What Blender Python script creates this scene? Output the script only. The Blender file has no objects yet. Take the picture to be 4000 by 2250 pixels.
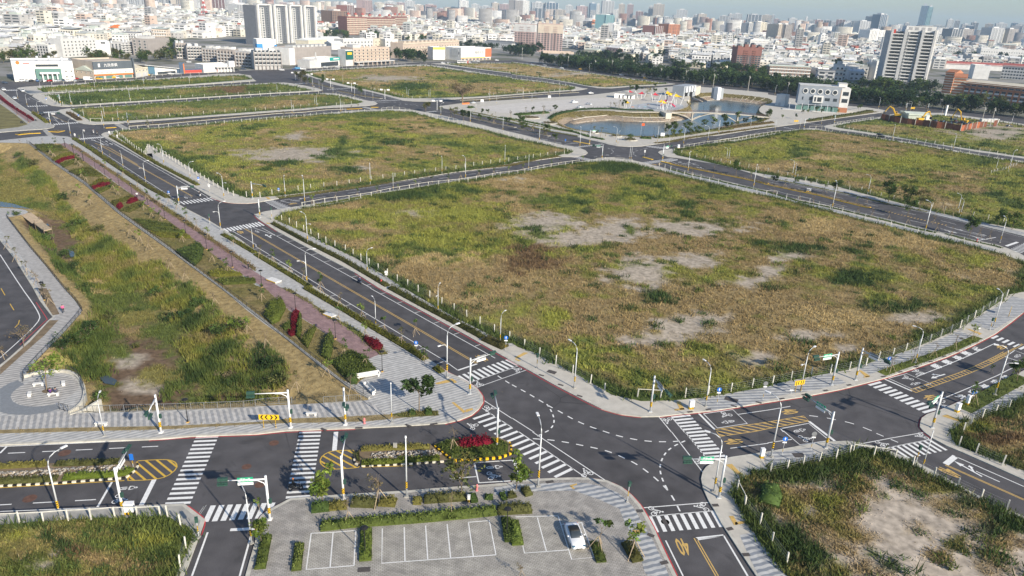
import bpy,math,random
import numpy as np
from mathutils import Vector,Matrix
from mathutils.geometry import delaunay_2d_cdt
from math import cos,sin,pi,radians,atan2,hypot
U_,NA=random.uniform,np.array
random.seed(7)
S=bpy.context.scene
COL=S.collection
# camera
FPX,CAM_H=2776.0,55.0
ROLL=radians(2.4)
PITCH=math.atan((1125-40)*cos(ROLL)/FPX)
cam_d=bpy.data.cameras.new('camera')
cam_d.sensor_width=36.0
cam_d.lens=FPX/4000*36.0
cam_d.clip_start=0.5
cam_d.clip_end=90000
cam=bpy.data.objects.new('camera',cam_d)
COL.objects.link(cam)
_U=Vector((0,sin(PITCH),cos(PITCH)))
_F=Vector((0,cos(PITCH),-sin(PITCH)))
_X=Vector((1,0,0))
_R=_X*cos(ROLL)+_U*sin(ROLL)
_UP=-_X*sin(ROLL)+_U*cos(ROLL)
_B=-_F
cam.matrix_world=Matrix(((_R.x,_UP.x,_B.x,0),(_R.y,_UP.y,_B.y,0),(_R.z,_UP.z,_B.z,CAM_H),(0,0,0,1)))
S.camera=cam
# world, sun, exposure
SUN_EL=radians(26)
SUN_AZ=atan2(0.685,-0.728)
w=bpy.data.worlds.new('World')
S.world=w
w.use_nodes=True
nt=w.node_tree
bg=nt.nodes['Background']
sky=nt.nodes.new('ShaderNodeTexSky')
sky.sky_type='NISHITA'
sky.sun_disc=False
sky.sun_elevation=SUN_EL
sky.sun_rotation=SUN_AZ
sky.altitude=50
sky.air_density=1.0
sky.dust_density=0.7
sky.ozone_density=4.0
nt.links.new(sky.outputs[0],bg.inputs[0])
bg.inputs[1].default_value=0.105
sun_d=bpy.data.lights.new('sun','SUN')
sun_d.energy=5.0
sun_d.angle=radians(0.9)
sun_d.color=(1.0,0.90,0.75)
sun=bpy.data.objects.new('sun',sun_d)
COL.objects.link(sun)
_sd=Vector((sin(SUN_AZ)*cos(SUN_EL),cos(SUN_AZ)*cos(SUN_EL),sin(SUN_EL)))
sun.rotation_euler=_sd.to_track_quat('Z','Y').to_euler()
S.view_settings.view_transform='Standard'
S.view_settings.look='None'
S.view_settings.gamma=1.0
S.view_settings.use_curve_mapping=False
S.view_settings.exposure=0.42
S.cycles.max_bounces=5
S.cycles.diffuse_bounces=3
S.cycles.glossy_bounces=2
S.cycles.transmission_bounces=2
S.cycles.volume_bounces=0
S.cycles.transparent_max_bounces=6
S.cycles.use_denoising=True
# survey: photograph sight lines to ground points
K1,K2=1000/2574,620/2574
TL={'%d%d'%(c,r):(c*1000,(0,563,1126,1687)[r],K1) for c in range(4) for r in range(4)}
TL.update(A=(0,300,K2),B=(1080,260,K2),C=(1640,320,K2),D=(2240,330,K2),E=(2800,330,K2),F=(3380,330,620/1455),p=(0,0,1))
CR,SR,CP,SP=cos(ROLL),sin(ROLL),cos(PITCH),sin(PITCH)
def px(s):
 out,t=[],TL['p']
 for k in s.split():
  if ',' in k:
   a,b=k.split(',')
   out.append((t[0]+float(a)*t[2],t[1]+float(b)*t[2]))
  else:
   t=TL[k.rstrip("'")]
   t=(t[0],t[1],t[2]*(10 if "'" in k else 1))
 return out
def G(p,z=0.0):
 x,y=p[0]-2000,1125-p[1]
 xr,yr=x*CR-y*SR,x*SR+y*CR
 dy,dz=FPX*CP+yr*SP,-FPX*SP+yr*CP
 t=(z-CAM_H)/dz
 return (xr*t,dy*t)
def W(s,z=0.0):
 return [G(p,z) for p in px(s)]
def proj(x,y,z):
 z=z-CAM_H
 d=y*CP-z*SP
 u=y*SP+z*CP
 xr,yr=x/d*FPX,u/d*FPX
 return 2000+xr*CR+yr*SR,1125-(-xr*SR+yr*CR)
def H(base,top,z0=0.0):
 b,t=px(base)[0],px(top)[0]
 x,y=G(b,z0)
 lo,hi=z0,300.0
 for _ in range(40):
  m=(lo+hi)/2
  if proj(x,y,m)[1]>t[1]:
   lo=m
  else:
   hi=m
 return lo-z0
# small geometry tools
def area2(p):
 return sum(p[i][0]*p[(i+1)%len(p)][1]-p[(i+1)%len(p)][0]*p[i][1] for i in range(len(p)))
def ccw(p):
 return list(p) if area2(p)>0 else list(p)[::-1]
def rsm(p,step,closed=False):
 q=list(p)+([p[0]] if closed else [])
 out,acc=[q[0]],0.0
 for a,b in zip(q,q[1:]):
  d=math.dist(a,b)
  s=step-acc
  while s<=d:
   out.append((a[0]+(b[0]-a[0])*s/d,a[1]+(b[1]-a[1])*s/d))
   s+=step
  acc=(acc+d)%step
 return out
def smo(p,it=2,closed=False):
 p=list(p)
 for _ in range(it):
  q=[] if closed else [p[0]]
  n=len(p)
  for i in range(n if closed else n-1):
   a,b=p[i],p[(i+1)%n]
   q+=[(a[0]*.75+b[0]*.25,a[1]*.75+b[1]*.25),(a[0]*.25+b[0]*.75,a[1]*.25+b[1]*.75)]
  if not closed:
   q.append(p[-1])
  p=q
 return p
def ofs(p,d,closed=False):
 n,out=len(p),[]
 for i in range(n):
  a=p[i-1] if (i or closed) else p[i]
  b=p[(i+1)%n] if (i<n-1 or closed) else p[i]
  t=Vector((b[0]-a[0],b[1]-a[1]))
  t=t.normalized() if t.length>1e-9 else Vector((1,0))
  out.append((p[i][0]-t.y*d,p[i][1]+t.x*d))
 return out
def inp(x,y,poly):
 x,y=np.asarray(x,float),np.asarray(y,float)
 r=np.zeros(x.shape,bool)
 n=len(poly)
 for i in range(n):
  x0,y0=poly[i]
  x1,y1=poly[(i+1)%n]
  if y0==y1:
   continue
  c=((y0>y)!=(y1>y))&(x<(x1-x0)*(y-y0)/(y1-y0)+x0)
  r^=c
 return r
def pdist(x,y,poly,closed=True):
 x,y=np.asarray(x,float),np.asarray(y,float)
 d=np.full(x.shape,1e9)
 n=len(poly)
 for i in range(n if closed else n-1):
  x0,y0=poly[i]
  x1,y1=poly[(i+1)%n]
  dx,dy=x1-x0,y1-y0
  L=dx*dx+dy*dy+1e-12
  t=np.clip(((x-x0)*dx+(y-y0)*dy)/L,0,1)
  d=np.minimum(d,np.hypot(x-x0-t*dx,y-y0-t*dy))
 return d
def _hash(ix,iy,seed):
 h=(ix.astype(np.int64)*374761393+iy.astype(np.int64)*668265263+seed*974711)&0x7fffffff
 h=((h^(h>>13))*1274126177)&0x7fffffff
 return ((h^(h>>16))&0xffff)/65535.0
def vns(x,y,s,seed=0):
 x,y=np.asarray(x)/s,np.asarray(y)/s
 ix,iy=np.floor(x),np.floor(y)
 fx,fy=x-ix,y-iy
 fx,fy=fx*fx*(3-2*fx),fy*fy*(3-2*fy)
 a,b=_hash(ix,iy,seed),_hash(ix+1,iy,seed)
 c,d=_hash(ix,iy+1,seed),_hash(ix+1,iy+1,seed)
 return (a*(1-fx)+b*fx)*(1-fy)+(c*(1-fx)+d*fx)*fy
def fbm(x,y,s,seed=0,o=4):
 t,a,n=0.0,1.0,0.0
 for k in range(o):
  t=t+a*vns(x+37*k,y-91*k,s/2**k,seed+k)
  n+=a
  a*=.55
 return t/n
class MB:
 def __init__(s):
  s.v,s.f,s.m=[],[],[]
 def add(s,v,f,mi=0):
  o=len(s.v)
  s.v+=[tuple(q) for q in v]
  s.f+=[tuple(i+o for i in q) for q in f]
  s.m+=[mi]*len(f)
  return s
 def box(s,x0,y0,z0,x1,y1,z1,mi=0):
  v=[(x0,y0,z0),(x1,y0,z0),(x1,y1,z0),(x0,y1,z0),(x0,y0,z1),(x1,y0,z1),(x1,y1,z1),(x0,y1,z1)]
  return s.add(v,[(3,2,1,0),(4,5,6,7),(0,1,5,4),(1,2,6,5),(2,3,7,6),(3,0,4,7)],mi)
 def obox(s,c,sx,sy,sz,rz=0,mi=0):
  ca,sa=cos(rz),sin(rz)
  v=[]
  for z in (0,sz):
   for a,b in ((-1,-1),(1,-1),(1,1),(-1,1)):
    x,y=a*sx/2,b*sy/2
    v.append((c[0]+x*ca-y*sa,c[1]+x*sa+y*ca,c[2]+z))
  return s.add(v,[(3,2,1,0),(4,5,6,7),(0,1,5,4),(1,2,6,5),(2,3,7,6),(3,0,4,7)],mi)
 def prism(s,poly,z0,z1,mi=0,bottom=False):
  p=ccw(poly)
  n=len(p)
  v=[(a,b,z0) for a,b in p]+[(a,b,z1) for a,b in p]
  f=[(i,(i+1)%n,n+(i+1)%n,n+i) for i in range(n)]+[tuple(range(n,2*n))]
  if bottom:
   f.append(tuple(range(n))[::-1])
  return s.add(v,f,mi)
 def flat(s,poly,z,mi=0):
  p=ccw(poly)
  return s.add([(a,b,z) for a,b in p],[tuple(range(len(p)))],mi)
 def ribbon(s,line,wd,z,mi=0):
  a,b=ofs(line,wd/2),ofs(line,-wd/2)
  n=len(line)
  return s.add([(x,y,z) for x,y in a]+[(x,y,z) for x,y in b],[(n+i,n+i+1,i+1,i) for i in range(n-1)],mi)
 def kerb(s,line,wd,z0,z1,mi=0):
  a,b=ofs(line,wd/2),ofs(line,-wd/2)
  n=len(line)
  v=[(x,y,z1) for x,y in a]+[(x,y,z1) for x,y in b]+[(x,y,z0) for x,y in a]+[(x,y,z0) for x,y in b]
  f=[]
  for i in range(n-1):
   f+=[(n+i,n+i+1,i+1,i),(i,i+1,2*n+i+1,2*n+i),(n+i+1,n+i,3*n+i,3*n+i+1)]
  f+=[(0,2*n,3*n,n),(n-1,2*n-1,4*n-1,3*n-1)]
  return s.add(v,f,mi)
 def tube(s,pts,r,n=6,mi=0,cap=True):
  pts=[Vector(q) for q in pts]
  r=[r]*len(pts) if not isinstance(r,(list,tuple)) else r
  v=[]
  for i,q in enumerate(pts):
   d=(pts[min(i+1,len(pts)-1)]-pts[max(i-1,0)])
   d=d.normalized() if d.length>1e-9 else Vector((0,0,1))
   a=Vector((0,0,1)) if abs(d.z)<.9 else Vector((1,0,0))
   u=d.cross(a).normalized()
   t=d.cross(u)
   for k in range(n):
    an=2*pi*k/n
    v.append(q+(u*cos(an)+t*sin(an))*r[i])
  f=[]
  for i in range(len(pts)-1):
   for k in range(n):
    f.append((i*n+k,i*n+(k+1)%n,(i+1)*n+(k+1)%n,(i+1)*n+k))
  if cap:
   f+=[tuple(range(n))[::-1],tuple(range((len(pts)-1)*n,len(pts)*n))]
  return s.add(v,f,mi)
 def bd(s,name,mats,parent=None,sm=False,**kw):
  me=bpy.data.meshes.new(name)
  me.from_pydata(s.v,[],s.f)
  for m_ in (mats if isinstance(mats,(list,tuple)) else [mats]):
   me.materials.append(m_)
  if len(me.materials)>1:
   me.polygons.foreach_set('material_index',s.m)
  if sm:
   me.polygons.foreach_set('use_smooth',[True]*len(me.polygons))
  return ob(name,me,parent,**kw)
KIDS={}
def ob(name,data,parent=None,loc=None,rz=None,**kw):
 o=bpy.data.objects.new(name,data)
 COL.objects.link(o)
 if parent is not None:
  o.parent=parent
  KIDS.setdefault(parent.name,[]).append(o)
 if loc is not None:
  o.location=loc
 if rz is not None:
  o.rotation_euler=(0,0,rz)
 for k,v in kw.items():
  o[k]=v
 return o
def tg(name,label,category,loc=(0,0,0),rz=0.0,group=None):
 o=ob(name,None,None,loc,rz,label=label,category=category)
 if group:
  o['group']=group
 return o
def cpt(o,parent=None):
 c=o.copy()
 COL.objects.link(c)
 c.parent=parent
 for ch in KIDS.get(o.name,()):
  cpt(ch,c)
 return c
def place(o,loc,rz=0.0,sc=1.0,label=None,group=None):
 o.location=loc
 o.rotation_euler=(0,0,rz)
 o.scale=(sc,sc,sc)
 if label:
  o['label']=label
 if group:
  o['group']=group
 return o
def npm(name,v,tri,mat,parent=None,col=None,**kw):
 me=bpy.data.meshes.new(name)
 n,m_=len(v),len(tri)
 k=tri.shape[1]
 me.vertices.add(n)
 me.vertices.foreach_set('co',np.ascontiguousarray(v,np.float32).ravel())
 me.loops.add(m_*k)
 me.loops.foreach_set('vertex_index',np.ascontiguousarray(tri,np.int32).ravel())
 me.polygons.add(m_)
 me.polygons.foreach_set('loop_start',np.arange(0,m_*k,k,dtype=np.int32))
 me.update(calc_edges=True)
 if col is not None:
  a=me.color_attributes.new('tint','FLOAT_COLOR','POINT')
  c4=np.ones((n,4),np.float32)
  c4[:,:3]=col
  a.data.foreach_set('color',c4.ravel())
 me.materials.append(mat)
 return ob(name,me,parent,**kw)
def sheet(poly,holes=(),step=None,bnd=None):
 vs,es=[],[]
 def loop(p):
  o=len(vs)
  vs.extend(Vector(q) for q in p)
  es.extend((o+i,o+(i+1)%len(p)) for i in range(len(p)))
 loop(ccw(poly))
 for h in holes:
  loop(h)
 if step:
  a=NA(poly)
  gx,gy=np.meshgrid(np.arange(a[:,0].min(),a[:,0].max(),step),np.arange(a[:,1].min(),a[:,1].max(),step))
  gx,gy=gx.ravel(),gy.ravel()
  rng=np.random.default_rng(3)
  gx=gx+rng.uniform(-.3,.3,len(gx))*step
  gy=gy+rng.uniform(-.3,.3,len(gy))*step
  k=inp(gx,gy,poly)&(pdist(gx,gy,poly)>step*.4)
  for h in holes:
   k&=~inp(gx,gy,h)&(pdist(gx,gy,h)>step*.4)
  vs.extend(Vector(q) for q in zip(gx[k],gy[k]))
 v,_,f,*_=delaunay_2d_cdt(vs,es,[],0,1e-4)
 v=NA([(q[0],q[1]) for q in v])
 f=NA([q for q in f],int)
 c=v[f].mean(1)
 k=inp(c[:,0],c[:,1],poly)
 for h in holes:
  k&=~inp(c[:,0],c[:,1],h)
 f=f[k]
 a=v[f]
 ar=(a[:,1,0]-a[:,0,0])*(a[:,2,1]-a[:,0,1])-(a[:,2,0]-a[:,0,0])*(a[:,1,1]-a[:,0,1])
 f[ar<0]=f[ar<0][:,::-1]
 return v,f
ORD=['first','second','third','fourth','fifth','sixth','seventh','eighth','ninth','tenth','eleventh','twelfth','thirteenth','fourteenth','fifteenth','sixteenth','seventeenth','eighteenth','nineteenth','twentieth']
def nth(i):
 if i<20:
  return ORD[i]
 return '%d%s'%(i+1,{1:'st',2:'nd',3:'rd'}.get((i+1)%10,'th') if (i+1)%100 not in (11,12,13) else 'th')
# materials
def nodes(name):
 m=bpy.data.materials.new(name)
 m.use_nodes=True
 t=m.node_tree
 b=t.nodes['Principled BSDF']
 b.inputs['Roughness'].default_value=.8
 b.inputs['Specular IOR Level'].default_value=.3
 return m,t,b
def nd(t,kind,**kw):
 n=t.nodes.new('ShaderNode'+kind)
 for k,v in kw.items():
  setattr(n,k,v)
 return n
def noise(t,scale,lo,hi,detail=5,f0=.3,f1=.7,dist=0.0):
 tc=nd(t,'TexCoord')
 n=nd(t,'TexNoise')
 n.inputs['Scale'].default_value=scale
 n.inputs['Detail'].default_value=detail
 n.inputs['Distortion'].default_value=dist
 t.links.new(tc.outputs['Object'],n.inputs['Vector'])
 return remap(t,n.outputs['Fac'],lo,hi,f0,f1)
def remap(t,v,lo,hi,f0=0.0,f1=1.0):
 m=nd(t,'MapRange')
 for i,q in enumerate((f0,f1,lo,hi)):
  m.inputs[i+1].default_value=q
 t.links.new(v,m.inputs[0])
 return m.outputs[0]
def times(t,col,fac):
 m=nd(t,'VectorMath',operation='SCALE')
 if isinstance(col,(tuple,list)):
  m.inputs[0].default_value=col[:3]
 else:
  t.links.new(col,m.inputs[0])
 t.links.new(fac,m.inputs['Scale'])
 return m.outputs[0]
def mixc(t,fac,a,b):
 m=nd(t,'Mix',data_type='RGBA')
 t.links.new(fac,m.inputs['Factor'])
 for k,q in (('A',a),('B',b)):
  if isinstance(q,tuple):
   m.inputs[k].default_value=(*q,1)
  else:
   t.links.new(q,m.inputs[k])
 return m.outputs['Result']
def math_(t,op,a,b=None,c=None):
 m=nd(t,'Math',operation=op)
 for i,q in enumerate((a,b,c)):
  if isinstance(q,(int,float)):
   m.inputs[i].default_value=q
  elif q is not None:
   t.links.new(q,m.inputs[i])
 return m.outputs[0]
def turned(t,ang):
 tc=nd(t,'TexCoord')
 mp=nd(t,'Mapping')
 mp.inputs['Rotation'].default_value=(0,0,-ang)
 t.links.new(tc.outputs['Object'],mp.inputs['Vector'])
 return mp.outputs[0]
def base(t,b,sock):
 t.links.new(sock,b.inputs['Base Color'])
def pln(name,col,rough=.7,var=.12,scale=3.0,metal=0.0,spec=.3):
 m,t,b=nodes(name)
 base(t,b,times(t,col,noise(t,scale,1-var,1+var)))
 b.inputs['Roughness'].default_value=rough
 b.inputs['Metallic'].default_value=metal
 b.inputs['Specular IOR Level'].default_value=spec
 return m
def asphalt(name,col,stain):
 m,t,b=nodes(name)
 c=None
 for sc,lo,hi in ((9.0,.88,1.12),(.35,.78,1.22),(.05,.80,1.2)):
  v=noise(t,sc,lo,hi,6)
  c=v if c is None else math_(t,'MULTIPLY',c,v)
 o=mixc(t,noise(t,.22,0,stain,8,.60,.72,1.5),times(t,col,c),(.030,.030,.032))
 o=mixc(t,noise(t,.11,0,.38,6,.55,.75,.6),o,tuple(q*1.9 for q in col))
 vo=nd(t,'TexVoronoi',feature='DISTANCE_TO_EDGE')
 vo.inputs['Scale'].default_value=.085
 t.links.new(turned(t,.4),vo.inputs['Vector'])
 cr=math_(t,'MULTIPLY',remap(t,vo.outputs['Distance'],.55,0,.002,.009),noise(t,.03,0,1,2,.5,.6))
 o=mixc(t,cr,o,(.028,.028,.03))
 base(t,b,o)
 b.inputs['Roughness'].default_value=.85
 return m
def stp(name,a,bcol,ang,period,zig=0.0):
 m,t,b=nodes(name)
 sep=nd(t,'SeparateXYZ')
 t.links.new(turned(t,ang),sep.inputs[0])
 y=math_(t,'MULTIPLY_ADD',math_(t,'PINGPONG',sep.outputs['X'],.6),zig,sep.outputs['Y'])
 st=remap(t,math_(t,'PINGPONG',y,period/2),0,1,period*.22,period*.28)
 base(t,b,times(t,mixc(t,st,a,bcol),noise(t,1.3,.8,1.14,6)))
 return m
def pavers(name,cols,bw,bh,ang,mortar,size=.012):
 m,t,b=nodes(name)
 br=nd(t,'TexBrick')
 for k,q in (('Color1',cols[0]),('Color2',cols[1]),('Mortar',mortar)):
  br.inputs[k].default_value=(*q,1)
 for k,q in (('Scale',1),('Mortar Size',size),('Brick Width',bw),('Row Height',bh)):
  br.inputs[k].default_value=q
 t.links.new(turned(t,ang),br.inputs['Vector'])
 c=times(t,br.outputs['Color'],noise(t,.8,.76,1.18,7))
 base(t,b,mixc(t,noise(t,.35,0,.5,8,.56,.72,1.0),c,tuple(q*.55 for q in cols[1])))
 return m
def tnt(name,rough=.9,var=.25,scale=2.0,leaf=0.0,rnd=0.0):
 m,t,b=nodes(name)
 at=nd(t,'Attribute',attribute_name='tint')
 o=times(t,at.outputs['Color'],noise(t,scale,1-var,1+var,6))
 if rnd:
  oi=nd(t,'ObjectInfo')
  o=times(t,o,remap(t,oi.outputs['Random'],1-rnd,1+rnd))
 base(t,b,o)
 b.inputs['Roughness'].default_value=rough
 b.inputs['Specular IOR Level'].default_value=.15
 if leaf:
  tr=nd(t,'BsdfTranslucent')
  t.links.new(o,tr.inputs['Color'])
  mx=nd(t,'MixShader')
  mx.inputs[0].default_value=leaf
  t.links.new(b.outputs[0],mx.inputs[1])
  t.links.new(tr.outputs[0],mx.inputs[2])
  t.links.new(mx.outputs[0],t.nodes['Material Output'].inputs['Surface'])
 return m
def hmt(name,stops,var=.1,rough=.8):
 m,t,b=nodes(name)
 oi=nd(t,'ObjectInfo')
 cr=nd(t,'ValToRGB')
 cr.color_ramp.interpolation='CONSTANT'
 e=cr.color_ramp.elements
 while len(e)<len(stops):
  e.new(.5)
 for i,c in enumerate(stops):
  e[i].position=i/len(stops)
  e[i].color=(*c,1)
 t.links.new(oi.outputs['Random'],cr.inputs[0])
 base(t,b,times(t,cr.outputs[0],noise(t,.25,1-var,1+var)))
 b.inputs['Roughness'].default_value=rough
 return m
def glassy(name,col,rough=.12):
 m,t,b=nodes(name)
 b.inputs['Base Color'].default_value=(*col,1)
 b.inputs['Roughness'].default_value=rough
 b.inputs['Specular IOR Level'].default_value=.7
 return m
M={}
M['asphalt']=asphalt('asphalt',(.084,.080,.083),.4)
M['asphalt_old']=asphalt('asphalt_old',(.085,.080,.078),.3)
M['con']=pln('pale_concrete',(.52,.49,.43),.85,.1,.7)
M['con2']=pln('grey_concrete',(.36,.35,.32),.9,.2,.9)
M['kerb']=pln('kerb_stone',(.50,.48,.42),.85,.16,1.2)
M['walk_a']=stp('striped_pavers_a',(.36,.36,.36),(.52,.51,.48),radians(33),.66)
M['walk_b']=stp('striped_pavers_b',(.27,.28,.30),(.50,.50,.48),radians(8),.80)
M['walk_c']=stp('striped_pavers_c',(.32,.32,.32),(.50,.48,.45),radians(-62),.78,.12)
M['walk_d']=stp('striped_pavers_d',(.24,.26,.29),(.50,.50,.49),radians(20),.80,.14)
M['walk_e']=stp('striped_pavers_e',(.30,.29,.28),(.50,.48,.45),radians(25),.7,.12)
M['pave_grey']=pavers('grey_pavers',((.42,.39,.36),(.35,.33,.31)),.45,.22,radians(10),(.17,.17,.14),.02)
M['pave_park']=pavers('parking_pavers',((.45,.42,.385),(.385,.36,.335)),.40,.20,radians(10),(.20,.20,.15),.025)
M['pave_pink']=pavers('pink_pavers',((.34,.225,.215),(.27,.175,.18)),.9,.35,radians(-35),(.20,.14,.13),.02)
M['turf_old']=pln('worn_turf',(.17,.15,.055),.95,.35,.25)
M['soil']=pln('bare_soil',(.20,.15,.095),.95,.3,.8)
M['wp']=pln('white_road_paint',(.78,.78,.76),.7,.10,3.5)
M['yp']=pln('yellow_road_paint',(.62,.40,.06),.7,.15,4)
M['tp']=pln('ochre_road_paint',(.60,.40,.13),.7,.15,4)
M['rp']=pln('red_kerb_paint',(.50,.055,.06),.7,.18,4)
M['blk']=pln('blk',(.02,.02,.02),.5,.1,3)
M['gp']=pln('grey_steel',(.22,.23,.24),.5,.1,3)
M['steel']=pln('galvanised_steel',(.62,.64,.65),.45,.08,3,.25)
M['ws']=pln('white_painted_steel',(.80,.80,.80),.4,.05,3)
M['sg']=pln('dark_green_housing',(.035,.085,.065),.5,.1,5)
M['sgn']=pln('green_sign_face',(.02,.36,.19),.5,.04,3)
M['sb']=pln('blue_sign_face',(.02,.16,.60),.45,.04,3)
M['sy']=pln('yellow_sign_face',(.85,.52,.02),.5,.04,3)
M['sw']=pln('white_sign_face',(.86,.86,.86),.5,.03,3)
M['post']=pln('cream_post',(.62,.60,.53),.8,.14,1.5)
M['wire']=pln('fence_wire',(.45,.46,.45),.5,.1,3)
M['iron']=pln('dark_iron',(.045,.045,.045),.6,.3,2)
M['manhole']=pln('cast_iron_cover',(.09,.08,.075),.7,.25,6)
M['orange']=pln('orange_plastic',(.72,.22,.07),.6,.1,3)
M['rpl']=pln('rpl',(.62,.10,.09),.55,.1,3)
M['bark']=pln('tree_bark',(.20,.155,.105),.95,.3,4)
M['stake']=pln('stake_wood',(.42,.33,.22),.9,.2,4)
M['leaf']=tnt('leaves',.7,.25,3.0,.30,.18)
M['grass']=tnt('grass_blades',.8,.15,1.2,.22)
M['turf']=tnt('field_soil_and_turf',.95,.34,1.1)
M['rock']=tnt('rubble_stone',.9,.2,3)
M['water']=glassy('pond_water',(.055,.068,.064),.2)
M['glass']=glassy('window_glass',(.045,.055,.065),.15)
M['glass_b']=glassy('blue_glass',(.10,.20,.28),.12)
M['glass_g']=glassy('green_glass',(.13,.24,.21),.15)
M['skin']=pln('skin',(.45,.27,.18),.6,.05,3)
# FIGURES (poses grown once)
LINKS=[('pelvis','waist'),('waist','chest'),('chest','neck'),('neck','head'),('head','crown'),('chest','shoulder_l'),('shoulder_l','elbow_l'),('elbow_l','hand_l'),('chest','shoulder_r'),('shoulder_r','elbow_r'),('elbow_r','hand_r'),('pelvis','hip_l'),('hip_l','knee_l'),('knee_l','ankle_l'),('ankle_l','toe_l'),('pelvis','hip_r'),('hip_r','knee_r'),('knee_r','ankle_r'),('ankle_r','toe_r')]
RAD=dict(pelvis=.14,waist=.12,chest=.15,neck=.055,head=.095,crown=.07,shoulder_l=.075,shoulder_r=.075,elbow_l=.05,elbow_r=.05,hand_l=.04,hand_r=.04,hip_l=.095,hip_r=.095,knee_l=.065,knee_r=.065,ankle_l=.045,ankle_r=.045,toe_l=.04,toe_r=.04)
def walker():
 return dict(pelvis=(0,0,.92),waist=(.01,0,1.08),chest=(.02,0,1.30),neck=(.03,0,1.47),head=(.05,0,1.58),crown=(.05,0,1.66),shoulder_l=(.02,.18,1.38),elbow_l=(.12,.22,1.14),hand_l=(.28,.2,.98),shoulder_r=(.02,-.18,1.38),elbow_r=(-.10,-.22,1.12),hand_r=(-.12,-.2,.86),hip_l=(0,.09,.86),knee_l=(-.02,.1,.48),ankle_l=(-.26,.1,.12),toe_l=(-.12,.1,.04),hip_r=(0,-.09,.86),knee_r=(.18,-.1,.50),ankle_r=(.24,-.1,.08),toe_r=(.40,-.1,.04))
def sitter(reach=.0,fwd=.38,hz=.52):
 return dict(pelvis=(0,0,hz),waist=(.02,0,hz+.17),chest=(.06,0,hz+.38),neck=(.09,0,hz+.54),head=(.12,0,hz+.65),crown=(.12,0,hz+.73),shoulder_l=(.06,.18,hz+.46),elbow_l=(.22,.24,hz+.24+reach*.1),hand_l=(.36+reach,.18+reach*.2,hz+.14+reach*.4),shoulder_r=(.06,-.18,hz+.46),elbow_r=(.22,-.24,hz+.24+reach*.1),hand_r=(.36+reach,-.18-reach*.2,hz+.14+reach*.4),hip_l=(.02,.1,hz-.02),knee_l=(fwd+.05,.13,hz-.0),ankle_l=(fwd+.02,.13,.1),toe_l=(fwd+.16,.13,.06),hip_r=(.02,-.1,hz-.02),knee_r=(fwd+.05,-.13,hz-.0),ankle_r=(fwd+.02,-.13,.1),toe_r=(fwd+.16,-.13,.06))
def rider():
 J=sitter(.16,.32,.92)
 for k_ in ('ankle_l','ankle_r'):
  J[k_]=(.30,J[k_][1],.46)
 for k_ in ('toe_l','toe_r'):
  J[k_]=(.44,J[k_][1],.42)
 for k_ in ('knee_l','knee_r'):
  J[k_]=(.33,J[k_][1]*1.1,.84)
 J['hand_l'],J['hand_r']=(.77,.28,1.02),(.77,-.28,1.02)
 J['elbow_l'],J['elbow_r']=(.36,.30,1.10),(.36,-.30,1.10)
 return {k_:(v[0]-.32,v[1],v[2]) for k_,v in J.items()}
def bake(joints):
 me=bpy.data.meshes.new('body')
 ks=list(joints)
 me.from_pydata([joints[k_] for k_ in ks],[(ks.index(a),ks.index(b)) for a,b in LINKS],[])
 o=ob('body',me)
 o.modifiers.new('skin','SKIN')
 sv=me.skin_vertices[0].data
 for i,k_ in enumerate(ks):
  sv[i].radius=(RAD[k_],RAD[k_])
  sv[i].use_root=k_=='pelvis'
 o.modifiers.new('sub','SUBSURF').levels=1
 bpy.context.view_layer.update()
 m2=bpy.data.meshes.new_from_object(o.evaluated_get(bpy.context.evaluated_depsgraph_get()))
 bpy.data.objects.remove(o)
 m2.materials.clear()
 return joints,m2
BAKED={'walk':bake(walker()),'sit':bake(sitter()),'ride':bake(rider())}
def fgr(name,label,joints,mats,loc,rz,hair=(.02,.018,.016),group=None):
 J={k_:Vector(v) for k_,v in BAKED[joints][0].items()}
 t=tg(name,label,'person',loc,rz,group)
 m2=BAKED[joints][1].copy()
 ob('body',m2,t)
 for mm in mats:
  m2.materials.append(mm)
 zone={'head':0,'crown':0,'neck':0,'hand_l':0,'hand_r':0,'elbow_l':1,'elbow_r':1,'shoulder_l':1,'shoulder_r':1,'chest':1,'waist':1,'pelvis':2,'knee_l':2,'knee_r':2,'hip_l':2,'hip_r':2,'ankle_l':2,'ankle_r':2,'toe_l':3,'toe_r':3}
 for p in m2.polygons:
  c=Vector(p.center)
  p.material_index=zone[min(J,key=lambda k_:(J[k_]-c).length)]
  p.use_smooth=True
 hd=J['head']
 hm=MB().tube([(hd.x-.015,hd.y,hd.z+.0),(hd.x-.02,hd.y,hd.z+.07),(hd.x-.01,hd.y,hd.z+.125),(hd.x,hd.y,hd.z+.15)],[.105,.118,.085,.02],9)
 hm.bd('hair',pln('hair',hair,.6),t,True)
 for s in (-1,1):
  MB().obox((hd.x+.095,hd.y+s*.035,hd.z-.005),.012,.022,.014).bd('eye',M['blk'],t)
 MB().obox((hd.x+.105,hd.y,hd.z-.045),.03,.024,.04).bd('nose',M['skin'],t)
 MB().obox((hd.x+.098,hd.y,hd.z-.075),.012,.045,.012).bd('mouth',M['rpl'],t)
 return t
def txm(body,mat):
 if body not in TXT:
  TXT[body]=_text(body)
 me=TXT[body].copy()
 me.materials.append(mat)
 return me
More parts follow.
